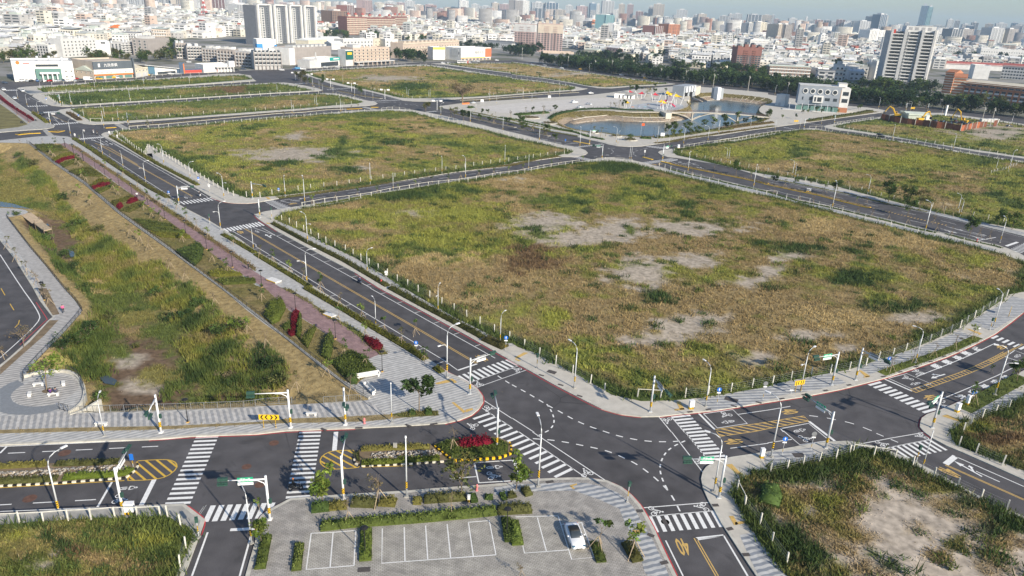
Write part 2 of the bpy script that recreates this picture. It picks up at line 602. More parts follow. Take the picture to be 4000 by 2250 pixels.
def _text(body):
 cu=bpy.data.curves.new('lettering','FONT')
 cu.body=body
 cu.align_x,cu.align_y='CENTER','CENTER'
 cu.resolution_u=2
 t=bpy.data.objects.new('lettering',cu)
 COL.objects.link(t)
 bpy.context.view_layer.update()
 me=bpy.data.meshes.new_from_object(t.evaluated_get(bpy.context.evaluated_depsgraph_get()))
 bpy.data.objects.remove(t)
 n=len(me.vertices)
 co=np.empty(n*3,np.float32)
 me.vertices.foreach_get('co',co)
 co=co.reshape(-1,3)
 lo,hi=co.min(0),co.max(0)
 co=(co-(lo+hi)/2)/max(hi[1]-lo[1],1e-6)
 me.vertices.foreach_set('co',co.ravel())
 me.materials.clear()
 return me
TXT={}
for _b in ('機','慢','車','優','先','40','環湖一路','Huanhu 1st Rd','九玖傢俱','雅崎家具'):
 TXT[_b]=_text(_b)
# THE SETTING
KZ=0.15
# kerb outline (K) and open field (F) of every block, surveyed along the kerbs
B1_K=W("11 70,790 20,755 0,735 p 992,838 11 10,705 90,680 230,660 395,632 600,600 800,570 1000,528 1240,492 1470,455 1700,420 2000,370 2280,328 2574,284 ""21 0,288 240,245 470,206 720,172 850,150 1000,140 1180,158 1320,188 1450,222 1560,250 1800,300 2000,345 2200,390 2574,475 ""31 0,495 300,560 600,618 900,695 1200,762 1500,838 1700,885 2000,955 2300,1015 2400,1048 p 3985,992 4060,1040 4075,1110 4040,1180 ""32 2574,240 2450,340 2280,465 2060,580 1800,695 1500,800 1170,910 740,1020 360,1095 0,1150 ""22 2300,1195 2000,1240 1700,1270 1480,1295 1300,1298 1100,1275 900,1220 700,1120 430,980 150,820 0,740 ""12 2100,470 1570,180 1230,0 11 1000,1300 700,1145 470,1020 210,880")
B1_F=W("11 190,762 230,720 300,690 460,652 640,628 900,580 1210,522 1500,475 2000,392 2574,302 21 0,308 240,265 480,225 700,192 860,185 1000,180 1200,197 1350,235 ""1500,275 1800,347 2100,422 2400,497 2574,525 31 270,592 640,682 1000,782 1300,852 1600,922 1900,992 2300,1092 2574,1190 p 4035,1090 4010,1140 ""32 2420,70 2300,160 2175,240 2025,338 1858,440 1655,530 1410,630 1140,720 815,825 460,890 65,970 22 2574,1000 2200,1062 1900,1110 1700,1130 1500,1140 1300,1145 ""1150,1110 1000,1080 930,1035 740,925 560,830 390,735 215,650 60,600 0,560 12 2500,560 2300,450 2000,300 1700,130 1480,0 11 1250,1300 1000,1150 750,1030 500,900 300,812")
B2_K=W("01 2130,540 2200,570 2260,586 2350,597 2480,600 2574,592 11 100,572 220,552 540,512 1100,430 1500,365 2000,285 2574,220 ""21 0,210 250,165 500,130 640,130 740,108 762,90 740,65 680,42 600,22 C 2340,1030 2000,950 1700,870 1360,790 1100,722 850,662 600,600 380,550 150,505 0,478 ""B 2200,705 2000,690 1800,690 1660,700 1560,712 1480,708 1200,722 800,757 400,792 0,812 A 2574,822 2200,850 1900,875 1760,895 1680,912 1640,940 1660,965 1700,988 ""1850,1060 2000,1140 2200,1260 2350,1345 2480,1420 01 1700,290 1960,440")
B2_F=W("A 1830,905 1900,890 2200,868 2574,838 B 0,832 300,815 600,795 900,775 1150,762 1350,745 1550,738 1750,735 2000,730 2200,745 2400,800 2574,845 ""C 160,575 600,685 1000,775 1450,890 1750,960 2150,1045 2400,1100 2470,1140 2420,1170 2300,1180 21 450,125 0,190 11 2574,200 2000,285 1500,365 1000,430 600,480 200,528 0,540 ""01 2480,545 2300,480 2200,420 2000,300 1800,170 1600,70 1480,0 A 2350,1290 2100,1120 1950,1010 1850,945")
B3_K=W("A 1270,745 1350,765 1500,778 1800,765 2100,745 2574,710 B 0,735 400,705 800,670 1200,655 1500,635 1600,622 1640,600 1600,575 1450,550 1300,515 1100,465 950,440 800,430 700,440 ""600,446 300,460 0,476 A 2574,425 2000,465 1500,495 1200,510 1100,518 980,535 935,558 1000,600 1100,655")
B3_F=W("A 1140,528 1500,508 2000,478 2574,434 B 0,485 400,462 700,452 900,465 1100,495 1300,548 1420,578 1300,605 900,635 400,685 0,712 A 2574,690 2300,702 1900,728 1550,735 1470,722 1350,655 1250,595")
B4_K=W("A 830,470 980,485 1100,487 1500,460 2000,425 2574,390 B 0,435 300,425 600,402 720,395 745,382 650,350 450,310 250,275 130,262 0,262 A 2574,197 2000,217 1500,247 1000,280 700,286 600,280 540,295 520,320 600,370 700,430")
B4_F=W("A 770,305 1000,288 1500,254 2000,227 2574,207 B 0,280 200,310 450,360 600,388 400,402 0,425 A 2574,378 2000,412 1500,445 1200,462 1000,452 900,405")
B5_K=W("A 280,190 310,178 420,165 620,150 900,137 1500,92 2000,58 2574,28 00 2200,745 2400,742 2520,760 2540,790 2574,815 A 2574,180 2000,204 1500,230 1000,260 700,274 560,288 500,300 400,250")
B5_F=W("A 610,195 900,165 1500,113 2000,82 2574,50 00 2200,772 2450,762 2540,800 A 2574,165 2000,192 1500,222 900,250 700,252")
B6_K=W("10 400,722 500,712 800,692 1200,672 1500,652 1700,650 1850,668 2200,722 2574,778 20 0,786 300,818 600,862 700,885 760,893 700,905 600,918 C 2574,135 2000,175 1500,215 1000,258 700,275 330,298 ""B 2574,570 2200,565 2040,552 1960,530 1700,460 1500,410 1200,350 900,290 680,215 560,170")
B6_F=W("10 480,727 800,706 1200,686 1600,667 1750,667 1900,692 2200,738 2574,787 20 0,797 300,830 600,872 640,890 600,905 300,928 0,948 10 2574,950 2200,975 1900,985 1600,992 1450,985 1200,925 900,855 600,780")
B7_K=W("10 1760,640 1900,634 2200,632 2574,632 20 0,622 250,655 500,695 1000,765 1400,818 1640,845 1500,858 1200,870 1000,888 850,885 760,870 600,838 300,790 0,752 10 2574,742 2200,695 1900,655")
B7_F=W("10 1900,642 2200,640 2574,640 20 0,630 250,665 500,703 1000,773 1400,825 1580,845 1200,862 950,880 760,864 600,832 300,785 0,748 10 2574,736 2200,688")
PK_K=W("C 310,410 330,395 450,378 700,345 1000,322 1500,292 1900,285 2200,265 20 0,1005 300,985 600,970 800,955 1000,932 1200,902 1500,878 1690,865 1850,872 2000,883 2300,908 2574,935 ""30 0,952 300,1000 700,1060 1000,1082 1150,1105 1195,1118 1150,1132 E 2574,470 1900,560 1400,630 960,690 500,750 0,830 D 2200,835 1900,880 1600,935 1300,975 1100,1005 900,1012 700,1000 560,975 500,955 250,900 60,855 ""C 2574,890 2100,805 1800,740 1500,670 1250,610 900,540 620,472 400,435")
BT_K=W("D 1368,1105 1400,1082 1470,1065 1690,1035 1900,1003 2250,952 E 0,908 400,850 800,790 1300,730 1500,712 1650,718 1740,745 1880,772 2200,812 2574,862 F 400,532 800,602 1200,672 1455,705 p 4300,690 4300,1010 ""31 2574,930 2300,862 2000,792 1600,692 1200,605 800,512 400,430 0,350 21 2200,235 2000,195 1800,162 1640,138 1560,130 D 1420,1145")
BT_F=W("21 1615,75 1650,112 2000,192 2400,282 2574,312 31 300,352 700,432 1000,512 1500,642 2000,762 2574,868 p 4280,980 4280,720 F 1455,722 1000,652 500,562 E 2574,872 2200,822 1900,782 1600,742 1450,742 1200,762 800,842 300,932 0,967 ""D 2200,980 2000,1012 1800,1042 1640,1068")
BU_K=W("E 1722,690 1780,665 1850,652 2200,600 2574,545 F 140,298 230,278 300,262 700,262 1230,330 1455,365 p 4300,440 4300,660 F 1455,682 1000,615 400,510 E 2574,825 2000,745 1800,718")
BU_F=W("E 1895,682 2200,622 2574,572 F 140,318 300,280 700,285 1230,345 1455,380 p 4280,460 4280,650 F 1455,665 1000,600 600,540 200,470 E 2574,800 2200,742 1960,705")
BL_K=W("p -380,1762 03 0,140 500,120 1000,100 1500,85 1950,50 2574,30 12 300,1440 1000,1415 1500,1390 1900,1365 2050,1330 2170,1280 2240,1220 2285,1150 2280,1090 2230,1020 2150,960 2050,905 1930,850 1800,760 ""1500,570 1200,380 900,180 600,0 11 300,1240 0,1080 01 2400,950 2230,850 2100,770 1850,640 1720,560 1400,380 1100,190 870,40 A 1800,1360 1600,1240 1400,1120 1230,1022 1190,1008 1100,975 900,960 600,975 340,1002 150,1022 0,1040 ""p -420,590 -420,700 0,940 01 150,1160 330,1449 02 400,130 500,260 532,295 480,335 300,520 100,700 0,780 p -250,1650")
BP_K=W("03 2470,1449 2520,1270 2565,1120 13 5,1000 20,900 50,850 130,790 350,675 830,640 1500,600 2000,560 2300,540 2574,515 23 0,495 300,478 600,467 750,468 950,495 1100,560 1200,640 1290,740 1340,820 1420,960 1520,1180 1650,1449 p 2690,2330 2400,2420 950,2420")
BQ_K=W("p -380,2040 03 0,837 600,792 1000,772 1400,752 1850,728 1960,810 2062,890 2010,1040 1900,1340 1850,1449 p 690,2330 -380,2330")
BQ_F=W("p -370,2090 03 0,945 400,912 900,882 1400,872 1660,848 1750,892 1880,962 1930,1030 1925,1100 1870,1230 1800,1400 1780,1449 p 660,2320 -370,2320")
BR_K=W("p 3010,2330 23 2449,1449 2250,1150 2100,920 2030,790 1980,710 1920,580 1900,480 1915,410 1950,360 2040,300 2200,260 2574,205 33 220,165 400,130 620,105 800,98 950,122 1100,160 1170,178 1450,292 1700,420 2000,590 2300,740 2574,862 p 4350,2180 4350,2400 3400,2420")
BR_F=W("23 2200,630 2240,560 2300,490 2420,420 2574,385 33 60,385 230,340 430,312 700,240 850,200 970,190 1150,218 1300,278 1450,345 1700,490 1900,575 2100,680 2400,830 2574,915 p 4340,2220 4340,2390 3420,2400 33 170,1449 0,1215 23 2460,1070 2330,850")
BS_K=W("32 1530,1350 1545,1310 1600,1272 1700,1240 1830,1185 2000,1110 2200,1020 2400,920 2574,830 p 4350,1290 4350,2060 33 2574,490 2400,412 2200,322 1950,212 1800,150 1650,70 1560,0 32 1525,1400")
BS_F=W("33 1885,135 1840,60 1830,0 32 1870,1420 1960,1340 2050,1325 2250,1250 2574,1108 p 4340,1340 4340,2030 33 2574,400 2200,262 1970,172")
BM_K=W("A -400,140 -40,180 60,250 150,320 250,400 340,465 480,560 600,640 720,715 800,765 870,785 890,802 870,825 800,840 680,855 450,868 0,905 -400,940")
BLOCKS=dict(BM=BM_K,B1=B1_K,B2=B2_K,B3=B3_K,B4=B4_K,B5=B5_K,B6=B6_K,B7=B7_K,PK=PK_K,BT=BT_K,BU=BU_K,BL=BL_K,BP=BP_K,BQ=BQ_K,BR=BR_K,BS=BS_K)
# wetland basin rim and pond rim (holes in the ground)
WET=W("A -300,1060 430,1075 01 300,0 550,195 845,395 1200,690 1700,1058 2230,1455 12 0,300 350,540 700,810 930,985 1140,1105 1138,1128 690,1155 0,1185 02 2574,1195 1800,1225 1000,1250 705,1255 ""820,1180 858,1080 835,980 780,890 700,850 600,835 400,850 220,900 400,690 620,470 760,310 832,235 760,130 650,0 01 480,1240 300,1030 70,725 110,735 300,690 240,655 0,640 p -420,800 -420,600",KZ)
WET_FLOOR=-2.3
RIM_Z,POND_Z=KZ,-3.6
RIM=W("C 2090,600 2150,545 2300,500 2480,478 D 0,440 300,420 600,428 900,438 1200,442 1390,445 1620,438 1850,372 1872,330 1830,290 1860,262 1900,150 2200,128 2320,128 E 140,150 350,165 600,190 900,235 900,300 760,330 700,370 680,430 760,480 860,515 840,560 ""700,620 400,660 0,730 D 2300,745 2000,790 1700,830 1500,850 1300,850 1000,850 780,830 600,805 400,770 250,778 0,730 C 2400,765 2250,705 2130,650",RIM_Z)
POND=W("C 2330,690 2420,650 D 0,650 200,618 400,600 600,582 800,600 1000,608 1200,612 1400,612 1650,600 1850,560 1960,480 1880,360 1840,300 1900,262 2080,285 2300,248 E 200,268 400,290 600,310 740,330 690,370 660,430 740,480 830,512 800,560 ""650,610 350,640 0,700 D 2300,760 2000,800 1700,835 1500,850 1300,852 1000,848 780,835 600,812 400,790 250,775 0,742 C 2500,770 2380,730",POND_Z)
def resamp_n(p,n):
 q=list(p)+[p[0]]
 L=[0]
 for a,b in zip(q,q[1:]):
  L.append(L[-1]+math.dist(a,b))
 out,j=[],0
 for i in range(n):
  s=L[-1]*i/n
  while L[j+1]<s:
   j+=1
  t=(s-L[j])/(L[j+1]-L[j])
  out.append((q[j][0]+(q[j+1][0]-q[j][0])*t,q[j][1]+(q[j+1][1]-q[j][1])*t))
 return out
RIM_S=smo(RIM,1,True)
WET_S=smo(WET,1,True)
# ground: one sheet to the horizon, open where the basin and the pond are sunk
ring=[(60000*cos(a),60000*sin(a)) for a in np.linspace(0,2*pi,49)[:-1]]
DEV=W("p -900,2600 -900,420 -500,330 00 0,815 200,825 400,820 900,795 1300,768 1800,742 2100,732 2574,705 10 330,697 700,678 1100,657 1450,637 1800,625 2574,605 20 0,598 500,668 1000,738 1500,800 2000,845 2574,893 30 0,915 500,985 1180,1075 1700,1090 2574,1180 p 4400,500 4700,1500 4700,2600")
gv,gf=sheet(ring,[RIM_S,WET_S,ccw(DEV)])
g3=np.c_[gv,np.full(len(gv),-.02)]
def ground_mat():
 m,t,b=nodes('city_ground')
 cr=nd(t,'ValToRGB')
 for pos,c in ((.0,(.10,.11,.06)),(.44,(.15,.15,.11)),(.5,(.24,.23,.21)),(.62,(.30,.29,.27))):
  e=cr.color_ramp.elements.new(pos)
  e.color=(*c,1)
 t.links.new(noise(t,.02,0,1,6,0,1),cr.inputs[0])
 t.links.new(cr.outputs[0],b.inputs['Base Color'])
 b.inputs['Roughness'].default_value=.95
 return m
npm('ground',g3,gf,ground_mat(),kind='structure')
# road: the asphalt everything else stands in
rv,rf=sheet(DEV,[RIM_S,WET_S])
ROAD=npm('road',np.c_[rv,np.zeros(len(rv))],rf,M['asphalt'],kind='structure')
def slab(name,K,top,holes=(),mat_side=None):
 P=ccw(K)
 v,f=sheet(P,holes)
 o=npm(name,np.c_[v,np.full(len(v),KZ)],f,top,kind='structure')
 n=len(P)
 kb=MB()
 pin=ofs(P,.45,True)
 kb.add([(a,b,-.05) for a,b in P]+[(a,b,KZ+.006) for a,b in P],[(i,(i+1)%n,n+(i+1)%n,n+i) for i in range(n)])
 kb.add([(a,b,KZ+.006) for a,b in P]+[(a,b,KZ+.006) for a,b in pin],[(i,(i+1)%n,n+(i+1)%n,n+i) for i in range(n)])
 kb.bd('kerb',M['kerb'],o)
 return o
PAV={}
for k,top in dict(B1='con',B2='con',B3='con',B4='con',B5='con',B6='con',B7='con',PK='con',BT='con',BU='con',BL='walk_a',BM='con2',BP='pave_grey',BQ='con2',BR='con',BS='con').items():
 holes=[RIM_S] if k=='PK' else [WET_S] if k=='BL' else []
 PAV[k]=slab('pavement',BLOCKS[k],M[top],holes)
def ovl(name,poly,z,mat,parent):
 return MB().flat(poly,z,0).bd(name,mat,parent)
# striped pavement strips beside the fields (laid over the pale slab)
def strip(parent,line,wd,mat,z=KZ+.012,name='paving_strip'):
 return MB().ribbon(line,wd,z).bd(name,mat,parent)
ST=[('B1',"12 2555,590 2300,470 2000,320 1700,155 1450,15 11 1300,1365 1000,1190 750,1065 500,930 250,800",2.0,'walk_a',0),('B1',"22 1930,1175 2300,1110 2574,1050 32 0,1030 400,970 700,900",3.6,'walk_b',0),('B1',"32 960,830 1300,715 1600,620 1800,540 1990,455",2.6,'walk_b',0),('B1',"32 2130,385 2300,290 2480,190 2574,110",4.5,'walk_b',0),('B1',"21 1560,262 1900,345 2300,438 2574,500 31 270,575 640,665 1000,762 1300,832 1600,905 1900,972 2280,1070",3.2,'walk_b',0),('B2',"A 1850,990 2100,1140 2400,1325 2560,1420 01 1500,95 1800,280 2000,400",2.0,'walk_a',0),('BT',"21 1830,150 2000,180 2300,245 2574,300 31 0,315 400,405 800,490 1200,580 1600,675 2000,770 2300,835 2574,905",4.0,'walk_b',0),('PK',"C 640,460 900,522 1250,590 1500,650 1800,715 2100,780 2574,868",3.0,'walk_b',0),('BR',"33 -20,220 200,180 480,130",0,'walk_d',1),('BR',"23 2480,1449 2400,1290 2290,1040 2380,1020 2445,1020 2574,1190 33 0,1205 175,1449",0,'walk_d',1),('BR',"33 -40,300 0,205 200,190 430,160 520,260 250,325 60,370",0,'walk_b',1),('BS',"32 2140,1300 2400,1170 2574,1060",4.5,'walk_b',0),('BP',"13 2390,560 2574,535 23 0,530 300,520 570,510 750,515 920,555 1060,610 1150,680 1220,760 1290,880 1420,1100 1530,1330 1580,1449 p 2530,2250 23 1330,1400 1270,1150 1130,900 1080,775 900,690 620,590 300,597 0,600 13 2574,640 2400,640",0,'walk_d',1),]
for i_,(k,s,wd,mt,poly) in enumerate(ST):
 if poly:
  if i_==8:
   continue
  ovl('paving_strip',W(s,KZ),KZ+.012,M[mt],PAV[k])
 else:
  strip(PAV[k],W(s,KZ),wd,M[mt])
# left promenade surfaces
ovl('pink_path',W("A 970,1090 1062,1068 1330,1240 1640,1449 01 1180,330 1500,560 1800,760 2200,1030 2574,1290 12 260,0 560,160 800,320 1000,460 1250,660 1100,725 860,560 600,385 330,215 90,0 01 2300,1230 1900,920 1650,740 1400,560 1000,270 A 1150,1230",KZ),KZ+.012,M['pave_pink'],PAV['BL'])
ovl('paved_corner',W("12 1140,1140 1100,1060 1200,960 1060,920 1230,840 1110,730 1260,660 1330,660 1900,1040 1880,880 1990,905 2140,980 2220,1080 2215,1150 2160,1220 2040,1280 1850,1330 1840,1270 1340,1280",KZ),KZ+.010,M['walk_a'],PAV['BL'])
ovl('paved_walk',W("02 0,1449 p -300,1700 02 0,1290 200,1280 600,1240 700,1262 1800,1245 2574,1200 12 400,1170 1140,1140 1320,1260 800,1290 300,1305 0,1320 02 1700,1380 600,1400",KZ),KZ+.008,M['walk_c'],PAV['BL'])
ovl('paved_walk',W("01 0,650 230,665 60,720 0,740",KZ),KZ+.009,M['walk_e'],PAV['BL'])
ovl('paved_walk',W("01 0,850 0,745 70,735 300,1045 480,1250 640,1449 02 760,145 825,225 755,305 600,440 400,650 200,870 190,920 0,1010 0,860 300,560 590,320 530,295 610,260 450,70 400,0 01 300,1240",KZ),KZ+.009,M['walk_e'],PAV['BL'])
ovl('grass_verge',W("02 380,0 470,0 600,262 530,272 450,150",KZ),KZ+.014,M['soil'],PAV['BL'])
ovl('grass_verge',W("02 0,800 300,540 500,322 590,320 450,470 200,690 0,870",KZ),KZ+.014,M['soil'],PAV['BL'])
# the grey ring and patterned disc of the lookout
ovl('grey_ring_path',W("02 0,1010 100,950 180,925 250,970 150,1030 105,1090 130,1140 200,1175 300,1190 430,1185 550,1165 620,1205 480,1250 280,1275 100,1270 0,1245",KZ),KZ+.013,M['gp'],PAV['BL'])
ovl('pink_path',W("A -300,180 0,330 300,540 560,705 480,745 250,580 0,375 -300,210",KZ),KZ+.012,M['pave_pink'],PAV['BM'])
ovl('grass_plot',W("A -400,240 0,440 250,615 450,770 300,815 0,850 -400,880",KZ),KZ+.012,M['turf_old'],PAV['BM'])
for q_ in ("A 690,868 760,850 880,955 780,962","A 1850,770 1930,750 2140,862 2030,872","B 1380,660 1440,650 1680,705 1600,715"):
 MB().flat(W(q_),.02).bd('raised_crossing',M['con2'],ROAD)
# parking court surfaces
ovl('parking_court',W("13 500,1010 p 1390,2055 23 30,850 550,820 700,890 760,1110 830,1240 920,1449 p 2380,2420 1120,2420 13 340,1449 420,1260",KZ),KZ+.010,M['pave_park'],PAV['BP'])
# park surfaces
ovl('car_park',W("C 920,412 1500,350 2200,300 2574,268 D 300,225 650,215 980,250 900,290 700,330 470,380 0,420 C 2400,455 1420,508 1250,492",KZ),KZ+.012,pln('car_park_concrete',(.56,.53,.49),.85,.1,.3),PAV['PK'])
ctr=G(px("D 1310,375")[0],KZ)
ovl('play_court',W("D 850,395 950,335 1200,300 1500,290 1780,330 1790,370 1700,405 1400,425 1000,425",KZ),KZ+.012,pln('play_court_rubber',(.42,.44,.45),.9,.12,.2),PAV['PK'])
ovl('car_park',W("31 2210,372 2574,275 p 4280,640 4280,830 31 2574,440",KZ),KZ+.045,pln('concrete_yard',(.50,.49,.47),.85,.1,.3),PAV['BT'])
# FIELDS, WETLAND, LAWNS
RNG=np.random.default_rng(11)
C_DRY,C_STRAW,C_OLIVE,C_YG,C_GREEN,C_DG,C_SOIL,C_BROWN,C_SAND,C_MUD=[NA(c) for c in ((.295,.220,.105),(.400,.305,.145),(.215,.195,.062),(.260,.265,.055),(.120,.150,.038),(.052,.085,.026),(.420,.360,.285),(.160,.105,.055),(.460,.395,.320),(.165,.112,.072))]
CN=dict(dry=(C_DRY,.45,1),straw=(C_STRAW,.5,1),olive=(C_OLIVE,.5,1),yg=(C_YG,.6,1),green=(C_GREEN,.6,1),dg=(C_DG,1.0,1),soil=(C_SOIL,.2,.04),brown=(C_BROWN,.6,1),sand=(C_SAND,.2,.02),mud=(C_MUD,.2,.03))
def lay(x,y,base,bias,seed,patches,edge=None,edge_w=4.0,scale=1.0):
 n=len(x)
 big=fbm(x,y,34*scale,seed,3)
 mid=fbm(x,y,9*scale,seed+9,4)
 fin=fbm(x,y,2.6*scale,seed+21,3)
 v=.45*big+.40*mid+.15*fin
 v=(v-.5)*2.6+.5+bias
 col=np.empty((n,3))
 ht=np.empty(n)
 cov=np.ones(n)
 stops=[(-.15,'soil' if base=='field' else 'sand'),(.05,'straw' if base=='field' else 'sand'),(.32,'dry'),(.50,'olive'),(.66,'yg'),(.80,'green'),(1.0,'dg')]
 if base=='green':
  stops=[(.0,'dry'),(.3,'olive'),(.5,'green'),(.75,'green'),(1.0,'dg')]
 xs=[s[0] for s in stops]
 for ch in range(3):
  col[:,ch]=np.interp(v,xs,[CN[s[1]][0][ch] for s in stops])
 ht[:]=np.interp(v,xs,[CN[s[1]][1] for s in stops])
 cov[:]=np.interp(v,xs,[CN[s[1]][2] for s in stops])
 if patches:
  ppx,ppy=proj(x,y,KZ)
  wob=(mid-.5)*2.6+(fin-.5)*2.2
  for tile,cx,cy,rx,ry,kind in patches:
   ox,oy,k=TL[tile]
   d=np.hypot((ppx-ox-cx*k)/(rx*k),(ppy-oy-cy*k)/(ry*k))+wob*.75
   a=np.clip((1.15-d)/.5,0,1)
   c,h,cv=CN[kind]
   col=col*(1-a[:,None])+c*a[:,None]
   ht=ht*(1-a)+h*a
   cov=cov*(1-a)+cv*a
 if edge is not None:
  d=pdist(x,y,edge)+(mid-.5)*9+(fin-.5)*3
  a=np.clip((edge_w-d)/2.0,0,1)
  c=C_DG*.6+C_GREEN*.4
  col=col*(1-a[:,None])+c*a[:,None]
  ht=ht*(1-a)+.9*a
  cov=cov*(1-a)+a
 col=col*(.80+.4*fbm(x,y,1.1,seed+40,2))[:,None]
 return col,ht,cov
def bld(name,x,y,z,col,ht,wd,parent=None,nb=4,lean=.5,label=None,mat='grass',spread=.35):
 n=len(x)
 N=n*nb
 r=RNG
 X=np.repeat(x,nb)+r.normal(0,spread,N)*np.repeat(np.sqrt(wd/.16),nb)
 Y=np.repeat(y,nb)+r.normal(0,spread,N)*np.repeat(np.sqrt(wd/.16),nb)
 Z=np.repeat(z,nb)
 h=np.repeat(ht,nb)*r.uniform(.55,1.25,N)
 w_=np.repeat(wd,nb)*r.uniform(.6,1.4,N)
 an=r.uniform(0,pi,N)
 lx,ly=r.normal(0,lean,N)*h,r.normal(0,lean,N)*h
 v=np.empty((N,3,3))
 v[:,0]=np.c_[X-np.cos(an)*w_/2,Y-np.sin(an)*w_/2,Z-.03]
 v[:,1]=np.c_[X+np.cos(an)*w_/2,Y+np.sin(an)*w_/2,Z-.03]
 v[:,2]=np.c_[X+lx,Y+ly,Z+h]
 c=np.repeat(np.repeat(col,nb,0)*r.uniform(.72,1.32,(N,1)),3,0)
 return npm(name,v.reshape(-1,3),np.arange(N*3).reshape(-1,3),M[mat],parent,c,kind='stuff',label=label or name,category='grass')
def sct(poly,dens):
 a=NA(poly)
 x0,y0,x1,y1=a[:,0].min(),a[:,1].min(),a[:,0].max(),a[:,1].max()
 n=int((x1-x0)*(y1-y0)*dens)
 x,y=RNG.uniform(x0,x1,n),RNG.uniform(y0,y1,n)
 ppx,ppy=proj(x,y,KZ)
 k=(ppx>-150)&(ppx<4150)&(ppy<2350)
 x,y=x[k],y[k]
 k=inp(x,y,poly)
 return x[k],y[k]
def field(key,F,base,bias,seed,patches,dens,wd,step,label,edge_w=4.0,hs=1.0,nb=4,scale=1.0,edge=True):
 v,f=sheet(F,(),step)
 e=F if edge else None
 c,h,cv=lay(v[:,0],v[:,1],base,bias,seed,patches,e,edge_w,scale)
 z=KZ+.03+.10*cv*fbm(v[:,0],v[:,1],5,seed+3,3)+.25*(fbm(v[:,0],v[:,1],18,seed+5,2)-.4).clip(0)
 bd=pdist(v[:,0],v[:,1],F)
 z=np.where(bd<.3,KZ+.02,z)
 npm('field',np.c_[v,z],f,M['turf'],None,c*.93,kind='structure')
 x,y=sct(F,dens)
 c,h,cv=lay(x,y,base,bias,seed,patches,e,edge_w,scale)
 k=RNG.uniform(0,1,len(x))<cv
 x,y,c,h=x[k],y[k],c[k],h[k]
 cx,cy=sct(F,dens*.012)
 cc,ch,cq=lay(cx,cy,base,bias,seed,patches,e,edge_w,scale)
 k=(fbm(cx,cy,20*scale,seed+60,3)>.42)&(cq>.3)
 cx,cy,n_=cx[k],cy[k],16
 r_=np.repeat(RNG.uniform(.3,1.5,len(cx))*(1+wd),n_)
 gx,gy=np.repeat(cx,n_)+RNG.normal(0,1,len(r_))*r_*.5,np.repeat(cy,n_)+RNG.normal(0,1,len(r_))*r_*.5
 gc=np.where(RNG.uniform(0,1,(len(cx),1))<.6,C_DG*1.1,C_GREEN)*RNG.uniform(.7,1.3,(len(cx),1))
 x,y,c=np.r_[x,gx],np.r_[y,gy],np.r_[c,np.repeat(gc,n_,0)]
 h=np.r_[h,r_*.55/max(hs,.5)]
 bld('grass',x,y,np.full(len(x),KZ+.06),c*1.08,h*hs*RNG.uniform(.7,1.3,len(x)),np.full(len(x),wd),None,nb,label=label)
P1=[('31',700,950,1100,330,'dry'),('22',1300,330,1200,330,'dry'),('21',1500,950,1200,330,'dry'),('11',1900,1250,700,200,'dry'),('32',400,400,900,350,'dry'),('21',420,800,420,105,'soil'),('21',1050,850,560,120,'soil'),('21',1650,850,560,90,'soil'),('21',700,960,520,80,'soil'),('21',1330,1290,330,140,'soil'),('21',1830,1175,360,70,'soil'),('22',1740,370,320,120,'soil'),('22',1500,500,330,70,'soil'),('31',230,1120,210,50,'soil'),('31',60,1270,160,70,'soil'),('11',1700,700,330,40,'soil'),('11',1250,735,160,20,'soil'),('22',2450,710,230,60,'soil'),('32',350,480,300,60,'soil'),('32',1500,300,360,50,'soil'),('21',2400,1380,220,55,'soil'),('32',780,600,160,40,'soil'),('22',1000,380,200,40,'dry'),('21',1000,240,340,55,'dg'),('21',1770,610,100,35,'dg'),('31',900,1340,300,80,'dg'),('31',260,1050,330,55,'dg'),('31',1400,1170,170,40,'green'),('22',1480,90,130,50,'dg'),('32',1150,200,250,55,'dg'),('32',1490,180,90,45,'dg'),('11',1500,520,330,40,'dg'),('11',2150,480,170,35,'dg'),('21',2200,460,420,45,'green'),('21',2500,1010,130,40,'dg'),('21',350,570,220,45,'green'),('21',1100,540,130,35,'green'),('21',730,680,70,35,'dg'),('21',1660,770,70,30,'dg'),('21',1200,860,70,40,'green'),('21',1490,870,80,30,'green'),('11',1000,720,520,70,'yg'),('11',2050,690,480,90,'yg'),('11',1900,960,520,80,'yg'),('11',1300,800,110,50,'yg'),('11',1050,1100,250,45,'yg'),('21',1270,545,120,35,'yg'),('22',400,280,160,90,'yg'),('31',2100,1180,260,70,'yg'),('21',200,1150,280,120,'brown'),('21',60,1060,120,60,'brown'),('11',1850,1150,500,90,'straw'),('31',500,800,300,110,'straw'),('31',1300,950,500,90,'straw'),('32',600,300,500,100,'straw')]
field('B1',B1_F,'field',-.11,5,P1,2.6,.20,1.3,'dry grass and weeds over the large empty plot in the middle',3.2,1.0,4,.8)
P2=[('11',330,110,480,75,'soil'),('11',1000,240,130,18,'soil'),('B',250,1150,300,60,'soil'),('11',850,260,160,35,'dg'),('11',300,200,150,30,'dg'),('B',1060,1220,110,60,'dg'),('B',1800,790,800,50,'green'),('B',1400,980,350,45,'yg'),('B',2200,1130,170,30,'yg'),('B',1900,1230,300,40,'dg'),('C',1300,1100,400,60,'green'),('C',750,960,250,40,'yg'),('C',1200,1200,150,35,'dry'),('C',300,890,250,40,'green'),('01',2250,180,150,50,'yg')]
field('B2',B2_F,'field',-.03,17,P2,1.0,.30,2.0,'weedy grass of the empty plot behind the cross street',4.0,1.0,4,.9)
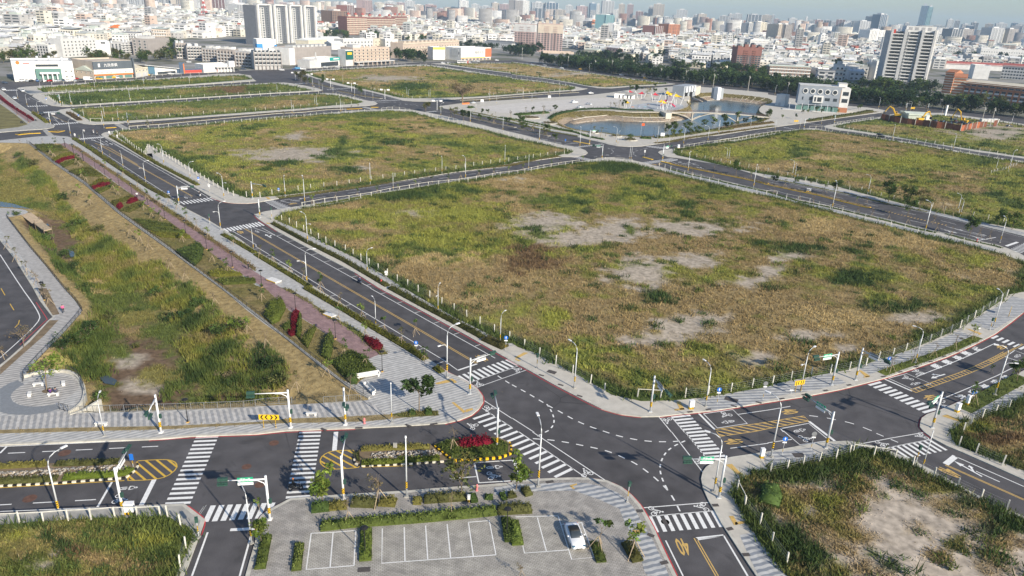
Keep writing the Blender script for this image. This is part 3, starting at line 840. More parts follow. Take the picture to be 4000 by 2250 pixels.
P8=[('E',700,1150,420,90,'yg'),('E',1100,970,260,60,'yg'),('E',500,1190,200,60,'green'),('E',1600,1200,450,30,'straw'),('F',500,700,350,50,'yg'),('F',1100,690,250,40,'green'),('31',1250,200,250,60,'yg'),('31',2000,460,330,50,'dry'),('31',1150,360,150,40,'dry'),('31',2400,400,160,20,'dg'),('21',2300,80,250,60,'yg')]
field('BT',BT_F,'field',.02,29,P8,.9,.32,2.2,'green and yellow grass of the plot right of the avenue',4.0,1.1,4)
P6=[('10',1500,750,520,45,'dry'),('10',1300,790,320,30,'soil'),('10',2200,860,380,35,'dry'),('10',1550,870,240,45,'dg'),('10',2100,780,250,20,'green'),('10',2500,800,250,30,'green')]
field('B6',B6_F,'field',-.06,33,P6,.32,.55,4.0,'brown and green grass of the wide plot behind the lone fig tree',5,1.3,3)
field('B7',B7_F,'field',-.14,39,[('20',700,740,300,15,'soil')],.22,.65,5.0,'thin dry grass of the far plot before the tree belt',4,1.3,3)
field('B3',B3_F,'green',-.08,43,[('B',250,580,350,60,'dry'),('B',850,550,300,45,'green'),('A',2300,580,200,50,'dry')],.45,.45,3.0,'green grass of the strip plot beside the divided street',4,1.2,3)
field('B4',B4_F,'green',-.02,47,[('A',1300,360,500,40,'dg'),('00',2300,900,250,35,'brown')],.4,.5,3.5,'green grass of the narrow middle plot at upper left',4,1.3,3)
field('B5',B5_F,'green',.0,51,[('A',1900,120,700,25,'dg')],.35,.55,4.0,'green grass of the plot facing the shop fronts',4,1.3,3)
field('BU',BU_F,'field',-.06,57,[('F',1150,440,330,70,'soil'),('F',350,440,180,30,'olive')],.4,.5,3.5,'dry grass of the plot below the scrap yard',4,1.1,3)
PR=[('33',900,380,420,60,'dg'),('33',1250,330,320,90,'olive'),('33',1700,560,320,90,'olive'),('33',1950,740,380,80,'dg'),('33',2350,950,280,90,'dg'),('33',450,420,200,80,'dg'),('33',200,1180,150,260,'dg'),('33',400,1250,150,180,'dg'),('33',550,1030,40,30,'green'),('33',1050,1230,60,40,'green'),('33',1200,1340,110,50,'dg'),('33',1900,1130,120,70,'olive'),('33',2200,1240,150,60,'green'),('33',1700,1260,160,80,'dry'),('33',840,845,40,20,'green'),('33',1170,650,60,50,'green'),('23',2450,560,90,70,'dry'),('23',2500,700,90,60,'green'),('33',0,720,70,130,'dg'),('33',2240,1080,90,40,'dg'),('33',700,1400,200,60,'olive'),('33',420,810,110,50,'soil'),('33',1120,720,50,30,'soil')]
field('BR',BR_F,'sand',-.42,61,PR,11.0,.17,.7,'weeds round the sandy vacant lot at lower right',2.6,.75,5,.5)
field('BS',BS_F,'field',.05,67,[('33',2200,60,300,80,'brown'),('33',2400,300,200,60,'dry'),('32',2300,1320,150,60,'brown')],6.0,.15,.9,'dark brown and green weeds of the lot at the right edge',2.5,.85,5,.6)
PQ=[('03',450,1350,250,60,'soil'),('03',1100,1130,300,60,'green'),('03',700,1220,150,60,'brown'),('03',1000,1010,60,30,'dg'),('03',1250,1010,110,40,'dg'),('03',650,1150,70,50,'dg'),('03',470,1070,50,40,'dg'),('03',1500,1100,250,70,'yg'),('03',1350,1350,250,60,'dry'),('03',550,1220,40,30,'soil'),('03',200,1050,150,40,'yg'),('03',1000,1300,300,50,'dry'),('03',900,960,200,30,'dry')]
field('BQ',BQ_F,'green',-.05,71,PQ,9.0,.13,.7,'green weeds of the lot in the lower left corner',1.6,.8,5,.35)
# wetland basin: sloping banks, muddy bottom, reeds
DECK_Z=.1
wv,wf=sheet(WET_S,(),1.1)
wd_=pdist(wv[:,0],wv[:,1],WET_S)
RIGHTBANK=W("A' 43,108 01' 30,0 84,40 170,106 223,146 12' 35,54 93,98 114,110",KZ)
rb=pdist(wv[:,0],wv[:,1],RIGHTBANK,False)
LOOK=W("02' 70,126 82,118 86,108 84,98 78,89 70,85 60,84",KZ)
def wet_z(x,y):
 d=pdist(x,y,WET_S)
 rbk=pdist(x,y,RIGHTBANK,False)
 t1=np.clip((d-1.0)/5.0,0,1)
 t2=np.clip((rbk-1.0)/13.0,0,1)
 t=np.where(rbk<d+.5,t2,t1*np.clip(.25+rbk/13,0,1))
 lk=pdist(x,y,LOOK,False)
 t=np.where(lk<7,np.maximum(t,np.clip(lk/.4,0,1)),t)
 t=t*t*(3-2*t)
 return KZ-.1+(WET_FLOOR-KZ)*t+.25*(fbm(x,y,4,3,3)-.5)*t-.25*t*np.clip(d/4,0,1)
PW=[('02',1400,620,420,520,'mud'),('02',1300,1000,500,160,'mud'),('01',480,850,260,170,'mud'),('01',300,780,230,70,'mud'),('01',620,900,220,90,'mud'),('01',620,1070,120,50,'mud'),('01',150,600,200,30,'mud'),('02',1350,900,420,110,'mud'),('02',1100,1020,260,80,'mud'),('02',1500,640,280,120,'mud'),('02',1250,580,160,60,'soil'),('02',1420,830,200,60,'soil'),('02',1330,300,160,60,'dry'),('02',1350,150,250,80,'olive'),('02',1600,300,200,90,'green'),('02',1150,480,110,80,'green'),('02',1650,730,220,80,'olive'),('02',2250,960,150,70,'brown'),('01',100,400,250,120,'olive'),('01',950,1200,250,160,'straw'),('01',400,450,150,70,'olive')]
REEDS=[W(s,-1.5) for s in ("01' 24,14 42,27 56,40 64,56 80,69 96,87 115,96 133,108 142,120 164,123 176,138 186,145 02' 196,0 210,15 220,25 230,33 245,42 252,56 257,70 257,88 240,101 220,90 190,92 180,100 175,108 160,109 156,94 170,88 185,83 190,70 175,60 174,50 190,43 170,30 175,22 160,19 148,11 144,0 01' 120,145 80,140 80,120 74,112 76,100 86,96 70,90 68,78 56,70 54,56 40,48 25,33 10,20","01' 29,86 48,89 58,100 50,109 70,118 80,129 82,145 02' 90,0 95,13 118,25 118,40 105,56 108,70 118,78 110,86 90,88 78,85 62,80 56,70 54,60 70,48 90,38 93,24 78,2 74,0 01' 60,138 48,116 33,99","12 0,600 120,640 260,750 370,880 340,1010 200,1080 0,1120 p 900,1560 02 2300,1110 2100,1130 1900,1140 2000,1050 2400,1020")]
def wet_lay(x,y,z):
 c,h,cv=lay(x,y,'green',-.05,83,PW,None,4,.5)
 rbk=pdist(x,y,RIGHTBANK,False)
 a=np.clip((11.5-rbk+5*(fbm(x,y,5,8,3)-.5))/2.5,0,1)
 bank=C_STRAW*.72+C_DRY*.22
 bank=bank[None]*(.75+.5*fbm(x,y,2.2,5,3))[:,None]
 c=c*(1-a[:,None])+bank*a[:,None]
 h=h*(1-a)+.16*a
 cv=cv*(1-a)+.55*a
 d=pdist(x,y,WET_S)
 b=np.clip((2.6-d)/.8,0,1)*(rbk>4)
 c=c*(1-b[:,None])+(C_STRAW*.9)*b[:,None]
 h=h*(1-b)+.12*b
 return c,h,cv
wz=wet_z(wv[:,0],wv[:,1])
wz=np.where(wd_<.05,KZ-.02,wz)
wc,_,_=wet_lay(wv[:,0],wv[:,1],wz)
npm('wetland_bed',np.c_[wv,wz],wf,M['turf'],None,wc*.9,kind='structure')
x,y=sct(WET_S,5.0)
z=wet_z(x,y)
c,h,cv=wet_lay(x,y,z)
k=RNG.uniform(0,1,len(x))<cv*.8
bld('grass',x[k],y[k],z[k],c[k],h[k]*.8,np.full(k.sum(),.14),None,4,label='short dry grass over the banks of the sunken wetland')
for i_,rp in enumerate(REEDS):
 x,y=sct(rp,7.0)
 k=inp(x,y,WET_S)&(pdist(x,y,WET_S)>1.0)
 x,y=x[k],y[k]
 n_=fbm(x,y,5.5,91+i_,4)
 f_=fbm(x,y,2.0,95+i_,2)
 xs=[.28,.48,.60,.72,.84]
 c=np.stack([np.interp(n_,xs,q) for q in zip(C_DG,C_GREEN*1.25,C_YG*.85,C_OLIVE*1.15,C_STRAW*.85)],1)
 if i_==1:
  c=c*.5+NA((.085,.125,.03))*.5
 hh=(.55+1.25*f_)*(1.15-.5*n_)
 ed=pdist(x,y,rp)
 k=RNG.uniform(0,1,len(x))<np.clip(ed/1.5,.15,1)*np.clip((f_-.18)*6,0,1)
 bld('reeds',x[k],y[k],wet_z(x[k],y[k]),c[k],hh[k],np.full(k.sum(),.13),None,5,.28,spread=.22,label=('tall reeds and weeds across the wetland basin','dark green reeds along the walkway side of the basin','tangled weeds at the foot of the dry bank')[i_])
# shallow puddles on the mud
for s in ("01' 0,58 12,60 33,66 50,82 47,83 30,69 20,65 0,64","01' 68,106 74,108 76,113 71,114","02' 100,90 108,88 118,93 115,98 105,96","01' 20,75 26,74 29,78 22,79"):
 zz=WET_FLOOR-.12
 MB().flat(W(s,zz),zz+.1).bd('puddle',M['water'],None,kind='structure')
# lawns and grass strips on the promenade block
def gpt(poly,c0,c1,h,dens,wd,label,seed,z=KZ+.02,nb=4,parent=None):
 v,f=sheet(poly,(),1.2)
 def cc(x,y):
  n=fbm(x,y,4,seed,4)[:,None]
  n=np.clip((n-.3)/.4,0,1)
  return NA(c0)*(1-n)+NA(c1)*n
 npm('grass_bed',np.c_[v,np.full(len(v),z)],f,M['turf'],parent,cc(v[:,0],v[:,1])*.9,kind='structure')
 x,y=sct(poly,dens)
 if len(x):
  bld('grass',x,y,np.full(len(x),z),cc(x,y),np.full(len(x),h)*RNG.uniform(.6,1.4,len(x)),np.full(len(x),wd),None,nb,label=label)
OL,ST_,GR=(.165,.15,.05),(.27,.21,.10),(.10,.13,.035)
LAWN=W("A' 52,110 97,108 01' 100,28 140,56 165,74 190,92 230,123 257,142 12' 9,0 33,22 60,39 86,56 111,73 122,83 106,92 101,97 88,93 70,79 35,52 0,28 01' 224,144 171,104 121,68 86,38 56,18 31,-1",KZ)
gpt(LAWN,OL,ST_,.14,4.5,.12,'short olive lawn between the pink path and the iron fence',3)
gpt(W("01' 69,0 76,2 121,32 153,54 184,74 223,101 257,124 257,128 220,103 180,76 150,56 118,33",KZ),OL,(.22,.15,.10),.35,8,.14,'brownish ground cover beside the pink path',4)
gpt(W("12' 26,0 35,1 70,24 66,26 56,16",KZ),OL,(.19,.17,.09),.35,8,.14,'ground cover strip beside the pink path near the slab seat',5)
gpt(W("12' 71,30 78,29 105,44 133,66 125,67 100,46 80,32",KZ),OL,(.17,.19,.06),.35,8,.14,'ground cover strip ending at the red shrubs',6)
gpt(W("02 0,1425 600,1405 1700,1385 2574,1345 12 300,1312 800,1297 1330,1268 1500,1300 1100,1340 0,1365 02 1700,1418 600,1445 0,1460 p -300,1722 -300,1712",KZ),ST_,(.30,.24,.13),.12,5,.12,'dry grass strip between the paved walk and the roadside',7)
gpt(W("12' 134,127 153,124 183,123 183,128 150,130",KZ),OL,GR,.25,9,.12,'grass bed round the plaza tree',8)
gpt(W("02' 69,123 100,124 180,121 257,116 12' 0,116 42,113 69,112 113,109 69,115 0,118 02' 180,122 100,125",KZ),ST_,(.30,.24,.13),.12,4,.12,'dry grass under the iron railing of the wetland',9,z=KZ+.01)
# avenue and street verges: (block, line, width, colours)
VERGE=[("11' 60,61 80,58 100,54 124,50 147,47 170,43 200,38 228,34 257,29 21' 24,26 47,22 70,18",1.6,GR,(.20,.20,.05)),("11' 22,54 54,50 110,42 150,35 200,27 257,21 21' 25,15 48,12",2.6,(.17,.13,.05),(.15,.15,.05)),("21' 158,25 180,31 200,35 220,40 257,48 31' 30,57 60,63 90,70 120,77 150,85 169,89",1.8,(.06,.09,.03),GR),("31' 178,90 200,96 235,104",1.3,(.06,.09,.03),GR),("E' 0,92 40,87 80,80 108,76",2.4,OL,GR),("D' 170,105 190,102 257,92",2.4,OL,GR),("E' 0,80 50,73 94,67",3.0,OL,(.20,.15,.07)),("E' 145,60 190,54 257,44",3.5,OL,(.20,.15,.07)),("D' 133,95 160,92 190,86 220,82 257,76",3.0,OL,(.19,.15,.07)),("C' 70,32 100,30 150,27 190,26",2.0,OL,ST_),("C' 64,47 90,53 125,60 150,66 180,73 210,80 257,88",2.0,GR,OL),("C' 70,46 90,50 125,57 150,62 180,69 220,77 257,83",2.0,GR,OL),("32' 114,86 130,80 160,70 190,59 211,49",1.7,(.16,.18,.04),GR),("32' 196,122 220,109 240,98 257,89",2.6,(.14,.16,.04),GR),("31' 0,34 40,42 80,50 120,60 160,68",1.2,GR,OL)]
for i_,(s,wd,a,b_) in enumerate(VERGE):
 ln=W(s,KZ)
 gpt(ofs(ln,wd/2)+ofs(ln,-wd/2)[::-1],a,b_,.30,5 if i_>11 else 2.2,.16 if i_>11 else .26,'planted verge with low green cover, '+['near side of the cross street','far side of the cross street','along the near side of the avenue','beside the bus bay','near side of the pond street','near the avenue crossing','by the pond fence','below the round-window building','by the pond corner','beside the car park street','along the pond side of the avenue','between the avenue and the park path','by the curving street','on the right bend of the curving street','along the far side of the avenue'][i_],100+i_,nb=3)
# ROAD MARKINGS
PZ=.006
def bold(me,mat,r=.035):
 m2=MB()
 vs=[tuple(v.co) for v in me.vertices]
 fs=[tuple(p.vertices) for p in me.polygons]
 for i,(dx,dy) in enumerate(((-1,0),(1,0),(0,-1),(0,1))):
  m2.add([(x+dx*r,y+dy*r,z+i*.0006) for x,y,z in vs],fs)
 o=m2.bd('lettering',mat)
 d=o.data
 bpy.data.objects.remove(o)
 return d
def mark(name,line,wd,mat='wp',z=PZ):
 return MB().ribbon(line,wd,z).bd(name,M[mat],ROAD)
def ln(s,wd=.15,mat='wp',name='lane_line',sm=0):
 p=W(s)
 return mark(name,smo(p,sm) if sm else p,wd,mat)
def dash(s,wd=.15,on=2.0,off=3.0,mat='wp',sm=2):
 p=smo(W(s),sm)
 q=rsm(p,.25)
 a,b=int(on/.25),int(off/.25)
 i=0
 while i+a<len(q):
  mark('dash',q[i:i+a+1:max(1,a//3)],wd,mat)
  i+=a+b
def cross(s,n,wd=.42,label=None):
 a,b,c,d=W(s)
 cw=ob('crosswalk',None,None,(0,0,0),kind='structure')
 for i in range(n):
  t=i/(n-1)
  p=(a[0]+(c[0]-a[0])*t,a[1]+(c[1]-a[1])*t)
  q=(b[0]+(d[0]-b[0])*t,b[1]+(d[1]-b[1])*t)
  e=Vector((c[0]-a[0],c[1]-a[1])).normalized()*wd/2
  MB().add([(p[0]-e.x,p[1]-e.y,PZ),(p[0]+e.x,p[1]+e.y,PZ),(q[0]+e.x,q[1]+e.y,PZ),(q[0]-e.x,q[1]-e.y,PZ)],[(0,1,2,3)]).bd('bar',M['wp'],cw)
 return cw
for s,n,wd in (("03 1967,58 2196,48 1660,722 1918,710",16,.42),("13 435,8 655,3 300,660 555,645",16,.42),("03 2145,740 2068,905 13 170,712 100,865",8,.6),("03 2058,745 1998,835 2064,742 2004,832",2,.3),("12 2360,1255 2185,1315 23 610,368 430,455",15,.45),("12 2035,880 2150,957 2515,718 2630,775",11,.5),("22 1610,1297 1795,1278 23 1940,255 2145,240",13,.45),("32 1015,975 1135,943 1560,1250 1690,1213",11,.5),("32 2250,505 2310,478 2706,681 2766,654",9,.5),("33 1240,150 1415,265 1620,80 1795,185",8,.45),("23 1385,848 1460,1010 2015,795 2105,957",9,.48),("01 1812,578 1858,606 2112,534 2175,562",10,.45),("01 2250,848 2296,880 11 20,783 80,820",12,.5),("11 80,577 180,563 210,650 345,632",8,.45),("A 680,572 708,590 920,557 948,572",10,.5),("A 870,762 900,782 1235,734 1265,752",11,.5),("A 1245,1002 1280,1022 1655,968 1690,986",13,.5),("A 450,472 470,488 740,462 765,475",9,.5),("A 100,212 112,226 260,210 280,222",7,.6),("D 0,1012 60,1028 440,960 500,972",14,.5),("D 1120,1262 1240,1287 1560,1198 1690,1217",14,.5),("21 600,130 668,124 760,168 830,158",8,.5),("D 1180,1012 1260,995 1480,1050 1560,1028",8,.5),("B 1470,560 1510,570 1960,540 2000,548",14,.6),("B 2330,742 2380,752 2560,718 2610,728",9,.6),("B 820,372 850,380 1150,345 1190,352",10,.7),("E 1085,692 1110,702 1310,726 1335,735",9,.5),("E 1440,622 1465,630 1740,664 1765,672",10,.5),("31 2425,1062 2560,1092 2640,962 2775,990",12,.55),("B 300,275 330,282 480,265 510,272",7,.8)):
 cross(s,n,wd)
# white lines
for s,wd in (("12 2030,825 2222,760",.35),("12 2030,825 1890,725 690,0 11 0,1030",.14),("03 0,148 1835,66",.16),("03 1125,505 975,765",.25),("03 1550,480 1420,740",.55),("03 65,150 0,215",.25),("03 2088,1010 1930,1449",.2),("03 2530,1020 2410,1449",.2),("03 2315,985 2574,972",.45),("03 0,800 1650,735",.12),("13 805,0 788,188",.6),("13 2195,310 2240,512 2574,492",.22),("13 2195,310 2574,285",.18),("13 1950,470 2215,450",.15),("23 15,265 105,495",.55),("23 70,0 750,465",.14),("12 2275,1205 2574,1400",.14),("12 2295,1130 2574,1310 22 0,1305 225,1449 23 205,0 950,495",.14),("12 2170,945 2574,805",.12),("12 2205,1003 2574,873 22 150,820",.12),("22 0,802 70,780",.12),("22 1480,1297 1605,1449 23 1605,0 1925,415",.14),("22 1600,1290 1735,1449 23 1740,0 1950,262",.14),("23 1325,763 1980,710",.14),("23 1365,850 2030,793",.12),("23 1545,1092 1720,1449",.16),("23 1860,1085 2130,1045 2370,1449",.22),("23 1852,1070 2128,1040",.3),("22 1875,1255 2040,1422",.32),("22 1925,1262 2220,1220 2365,1360 2065,1405 1925,1262",.15),("22 2275,1268 2574,1225 32 225,1187",.14),("33 155,-10 320,130 620,88",.16),("32 125,1412 408,1358 33 620,88",.16),("32 125,1412 33 155,0",.16),("32 412,1338 33 672,92",.42),("33 0,110 240,75",.14),("23 2195,165 2574,115 33 0,110",.14),("32 1210,905 1395,858 1640,960 1455,1015 1210,905",.15),("32 1170,912 1450,1035",.34),("32 1495,888 1800,770 2050,665 2285,552",.15),("32 1745,1115 2000,1010 2300,880 2500,780",.15),("32 2385,690 2480,625 2574,660",.16),("32 2385,690 2510,730",.16),("33 925,122 1250,60 1575,5",.13),("33 1175,165 1400,120 1640,75",.13),("33 1880,245 2574,550",.16),("33 1785,325 1885,245",.75),("33 2090,395 2330,503",.16),("11 60,842 210,925 1160,1449 12 1150,0 2405,703",.14),("01 1150,0 2085,530",.14),("A 1690,985 1880,1095 2240,1300",.14),("01 920,10 1770,560",.14),("01 2330,870 2574,1010 11 0,1030",.14),("11 395,632 240,655",.2),("11 245,570 330,553 440,570 345,592 245,570",.2),("11 540,520 1100,440 2000,295 2574,228",.13),("11 600,592 1240,482 2000,360 2574,275",.13),("11 215,925 -20,842 -80,860",.14),("01 1800,520 1930,540 1910,510 1850,512",.12),("31 0,487 590,612 1500,830",.13),("31 0,358 800,518 1600,698 2574,938",.13),("31 2100,970 2290,938",.3),("31 2395,1025 2510,985",.8),("31 1730,848 2200,960",.14),("31 1790,828 2180,930",.14),("31 2010,910 2250,970",.14),("D 1510,1255 1690,1222",.5),("D 1750,1290 1900,1265",.25),("21 1580,165 1700,215 1850,190",.2),("C 2340,1015 2574,985",.3),("C 1960,920 2300,1005",.14),("C 2050,900 2574,1000",.14),("C 0,500 600,612 1400,790 2000,935",.13),("C 300,475 1250,600 2100,795",.13),("E 960,770 1050,745",.3),("D 1330,985 1500,1000",.2),("A 1440,955 1600,945 1700,990",.15),("A 1480,1015 1760,1120",.15),("A 870,700 980,750",.15),("A 1580,1005 1760,1105",.12),("A 480,330 780,470",.13),("A 830,630 1080,735",.13),("A 860,640 960,760",.13),("B 1640,590 1860,575",.35),("B 1000,420 1400,520",.2),("B 1250,440 1800,540",.2),("B 1450,430 1950,535",.2),("B 900,340 1200,400",.2)):
 ln(s,wd)
for s,on,off,wd in (("03 80,215 1795,135",2.1,2.1,.15),("03 -100,740 1015,678",2.3,2.3,.15),("22 0,970 140,1045 300,1140 400,1200 500,1250 600,1310 750,1380 900,1430 23 1060,40 1250,80 1400,97 1530,100 1640,97 1760,85",1.0,1.0,.2),("22 350,1165 395,1230 425,1310 420,1370 380,1425 23 330,5 205,70",.9,.9,.2),("23 210,68 400,82 550,105 700,135 850,165 1000,205 1100,250 1250,320 1400,430 1500,520 1580,600 1640,700 1690,800",1.0,1.0,.2),("23 1740,90 1640,135 1560,190 1510,265 1485,350 1495,430 1525,510 1570,590",.8,.8,.2),("12 2430,880 2545,955 22 0,970",1.0,1.0,.2),("33 1090,15 1330,115",1.2,1.2,.18),("32 415,1280 560,1298 700,1325 860,1360 1060,1440",1.3,1.3,.18),("11 560,548 730,525 1290,437 2000,322 2574,248",5,7,.16),("31 0,448 1000,675 1720,828",5,7,.16),("31 0,378 830,563 1540,722 2240,890",5,7,.16),("C 300,540 1000,690 1700,828 2000,900",5,7,.16),("C 600,505 1300,640 2000,760 2574,870",5,7,.16),("E 0,870 500,795 1000,725",5,7,.16),("D 1600,1000 2000,930 2574,845",5,7,.16),("E 1800,640 2574,520",5,7,.16),("A 1800,800 2574,750",5,7,.2),("B 0,770 1300,695",5,7,.2),("D 560,1030 640,1070 650,1095 600,1130 480,1150 250,1190",2,2,.2),("D 1200,1040 1000,1080 965,1110 1000,1160 1120,1190",2,2,.2),("D 600,1035 900,1050 1200,1040",2,3,.2),("D 500,1150 800,1160 1100,1185",2,3,.2),("B 1700,660 2100,610 2300,615",2,3,.3),("B 1900,575 2300,640 2574,680",2,3,.3)):
 dash(s,wd,on,off)
# parking bay ticks along the main street
def ticks(s,step,length,side,first=0):
 q=rsm(W(s),step)
 o=ofs(q,side*length)
 for a,b in list(zip(q,o))[first:]:
  mark('bay_tick',[a,b],.12)
ticks("11 210,920 1160,1449 12 1150,0 2405,703",6.1,2.3,1)
ticks("12 1885,737 690,0 11 0,1030",6.1,2.2,1)
ticks("01 1150,10 1960,455",6.1,2.3,1)
ticks("01 1700,515 920,10",6.1,2.2,1)
ticks("11 560,517 1100,440 2000,295 2574,228",6.1,1.6,1)
ticks("31 100,508 590,612 1500,830",6.5,1.4,-1)
ln("01 0,1110 220,1449 02 330,150 395,260 402,310 330,400 180,540 0,700",.16,sm=1)
ln("02 362,140 430,240 476,312 200,570",.12,'rp')
for q_ in ("02 10,0 50,70","02 100,155 140,220","02 195,320 185,360 150,395","01 -80,1300 -40,1370"):
 ln(q_,.14,'yp')
# yellow lines
for s,gap in (("01 2440,838 11 0,915 12 920,0 1500,335 2222,757",.16),("01 1020,20 1190,110 1720,405 1935,525",.16),("A 1540,1078 1780,1155 2230,1425",.16),("23 1842,1068 2062,1449",.14),("33 1785,332 2574,682",.12),("32 2230,738 2480,605 2560,560",.12),("A 840,625 1000,700 1100,740",.14)):
 p=W(s)
 for d in (-gap,gap):
  mark('centre_line',ofs(p,d),.13,'tp')
for s in ("03 0,562 1250,490","13 1070,355 1580,340","23 -100,-400 -99,-401"):
 ln(s,.13,'yp','edge_line')
def hatch(poly_s,ang,gap,wd,mat,outline=.14,sm=1):
 P=ccw(smo(W(poly_s),sm,True))
 mark('hatch_outline',P+[P[0]],outline,mat)
 ca,sa=cos(ang),sin(ang)
 u=[p[0]*ca+p[1]*sa for p in P]
 t=min(u)+gap*.5
 while t<max(u):
  hit=[]
  for i in range(len(P)):
   a,b=P[i],P[(i+1)%len(P)]
   ua,ub=a[0]*ca+a[1]*sa,b[0]*ca+b[1]*sa
   if (ua-t)*(ub-t)<0:
    k=(t-ua)/(ub-ua)
    hit.append((a[0]+(b[0]-a[0])*k,a[1]+(b[1]-a[1])*k))
  hit.sort(key=lambda p:-p[0]*sa+p[1]*ca)
  for a,b in zip(hit[::2],hit[1::2]):
   if math.dist(a,b)>.3:
    mark('hatch_bar',[a,b],wd,mat,PZ+.004)
  t+=gap
hatch("03 1250,490 1400,488 1560,478 1680,450 1780,370 1775,310 1700,278 1550,280 1340,295 1390,370",radians(52),.95,.26,'yp')
hatch("13 1070,355 900,370 740,378 660,335 640,290 670,235 760,190 900,185 1000,183 980,270",radians(55),.95,.26,'yp')
hatch("22 2045,1420 2300,1385 2574,1345 32 200,1310 360,1283 410,1335 200,1375 0,1412 23 2450,-5 2090,45",radians(70),.85,.25,'tp',.14,0)
a_=W("32 1460,1035 1700,950 2000,845 2250,730 2400,648")
for d in (-.5,.5):
 mark('centre_line',ofs(smo(a_),d),.13,'tp')
q=rsm(smo(a_),.95)
for a,b in zip(ofs(q,.5),ofs(q,-.5)):
 mark('hatch_bar',[a,b],.22,'tp',PZ+.004)
q=rsm(W("31 1030,640 1500,750 1790,815"),1.0)
for a,b in zip(ofs(q,.55),ofs(q,-.55)):
 mark('hatch_bar',[a,b],.3,'tp',PZ+.004)
# red no-parking paint along the kerbs
def kseg(K,a,b,d=-.16,wd=.13):
 P=ccw(K)
 n=len(P)
 pa,pb=G(px(a)[0]),G(px(b)[0])
 i=min(range(n),key=lambda k:math.dist(P[k],pa))
 j=min(range(n),key=lambda k:math.dist(P[k],pb))
 fw=[P[(i+k)%n] for k in range((j-i)%n+1)]
 bw=[P[(j+k)%n] for k in range((i-j)%n+1)]
 L=lambda q:sum(math.dist(x,y) for x,y in zip(q,q[1:]))
 s=fw if L(fw)<L(bw) else bw
 mark('red_kerb_line',ofs(smo(s,2),d),wd,'rp',PZ+.002)
kseg(B1_K,"11 1000,1300","22 1300,1298")
kseg(B1_K,"22 1480,1295","32 2574,240")
kseg(BL_K,"12 1800,760","12 1900,1365")
kseg(BL_K,"12 1000,1415","03 1500,85")
kseg(BP_K,"13 5,1000","13 830,640")
kseg(BP_K,"13 2000,560","23 1650,1449")
kseg(BQ_K,"03 1000,772","03 2010,1040")
kseg(BR_K,"23 2449,1449","33 2574,862")
kseg(BS_K,"33 1650,70","32 2574,830")
kseg(B2_K,"01 2130,540","01 2574,592")
kseg(B1_K,"11 210,880","11 10,705")
# symbols: bicycle, motor scooter, arrows, figures
def glyph_mesh(kind,mat):
 m=MB()
 def ring(cx,cy,r,wdt=.09,n=14):
  a=[(cx+r*cos(2*pi*i/n),cy+r*sin(2*pi*i/n)) for i in range(n+1)]
  m.ribbon(a,wdt,0)
 def st(*p,wdt=.1):
  m.ribbon(list(p),wdt,0)
 if kind=='bike':
  ring(-.45,-.35,.27)
  ring(.45,-.35,.27)
  st((-.45,-.35),(-.1,.1),(.3,.1),(.45,-.35))
  st((-.1,.1),(.05,-.35),(.3,.1))
  st((-.12,.12),(.1,.5),(.38,.25),wdt=.14)
  ring(.2,.68,.07,.12,8)
 elif kind=='scooter':
  for sx in (-1,1):
   st((sx*.12,-.9),(sx*.3,-.55),(sx*.28,-.15),wdt=.15)
   st((sx*.12,.05),(sx*.42,.25),(sx*.30,.55),wdt=.15)
  st((-.12,-.9),(.12,-.9),wdt=.14)
  st((0,-.6),(0,-.1),wdt=.16)
  st((-.5,.12),(.5,.12),wdt=.12)
  ring(0,.72,.14,.12,10)
 elif kind=='arrow':
  m.flat([(-.08,-1),(.08,-1),(.08,.4),(.28,.4),(0,1),(-.28,.4),(-.08,.4)],0)
 elif kind=='arrow_turn':
  m.flat([(-.08,-1),(.08,-1),(.08,.4),(.28,.4),(0,1),(-.28,.4),(-.08,.4)],0)
  m.flat([(.08,-.45),(.08,-.25),(.38,.05),(.30,.14),(.62,.22),(.62,-.12),(.50,-.06)],.001)
 elif kind=='arrow_left':
  m.flat([(-.08,-1),(.08,-1),(.08,.3),(-.02,.45),(-.40,.45),(-.40,.62),(-.75,.35),(-.40,.08),(-.40,.26),(-.08,.26)],0)
 o=m.bd(kind,mat)
 d=o.data
 bpy.data.objects.remove(o)
 return d
GL={k:glyph_mesh(k,M['wp']) for k in ('bike','scooter','arrow','arrow_turn','arrow_left')}
for ch in '機慢車優先':
 GL[ch]=bold(txm(ch,M['wp']),M['wp'])
GL['40']=bold(txm('40',M['tp']),M['tp'],.03)
def glyph(kind,s,toward,wd,ht,name):
 a,b=G(px(s)[0]),G(px(toward)[0])
 o=ob(name,GL[kind],ROAD)
 o.location=(a[0],a[1],PZ+.003)
 o.rotation_euler=(0,0,atan2(b[1]-a[1],b[0]-a[0])-pi/2)
 o.scale=(wd,ht,1)
 return o
for s,t in (("12 2230,965","12 2180,900"),("12 2345,1212","12 2300,1300"),("22 1560,1330","22 1600,1400"),("22 2150,1275","22 2100,1350"),("23 740,410","23 660,330"),("23 1445,795","23 1600,785"),("23 1905,755","23 1750,765"),("23 1890,290","23 1850,200"),("03 1210,672","03 1300,668"),("13 2385,440","13 2480,432"),("33 375,65","33 480,45"),("33 1150,120","33 1250,105"),("33 1540,45","33 1440,60"),("32 1400,905","32 1300,930"),("32 1500,838","32 1400,850"),("32 1765,1180","32 1850,1170"),("22 45,820","22 -60,800"),("12 2170,1385","12 2120,1370")):
 glyph('bike',s,t,1.15,1.15,'bicycle_symbol')
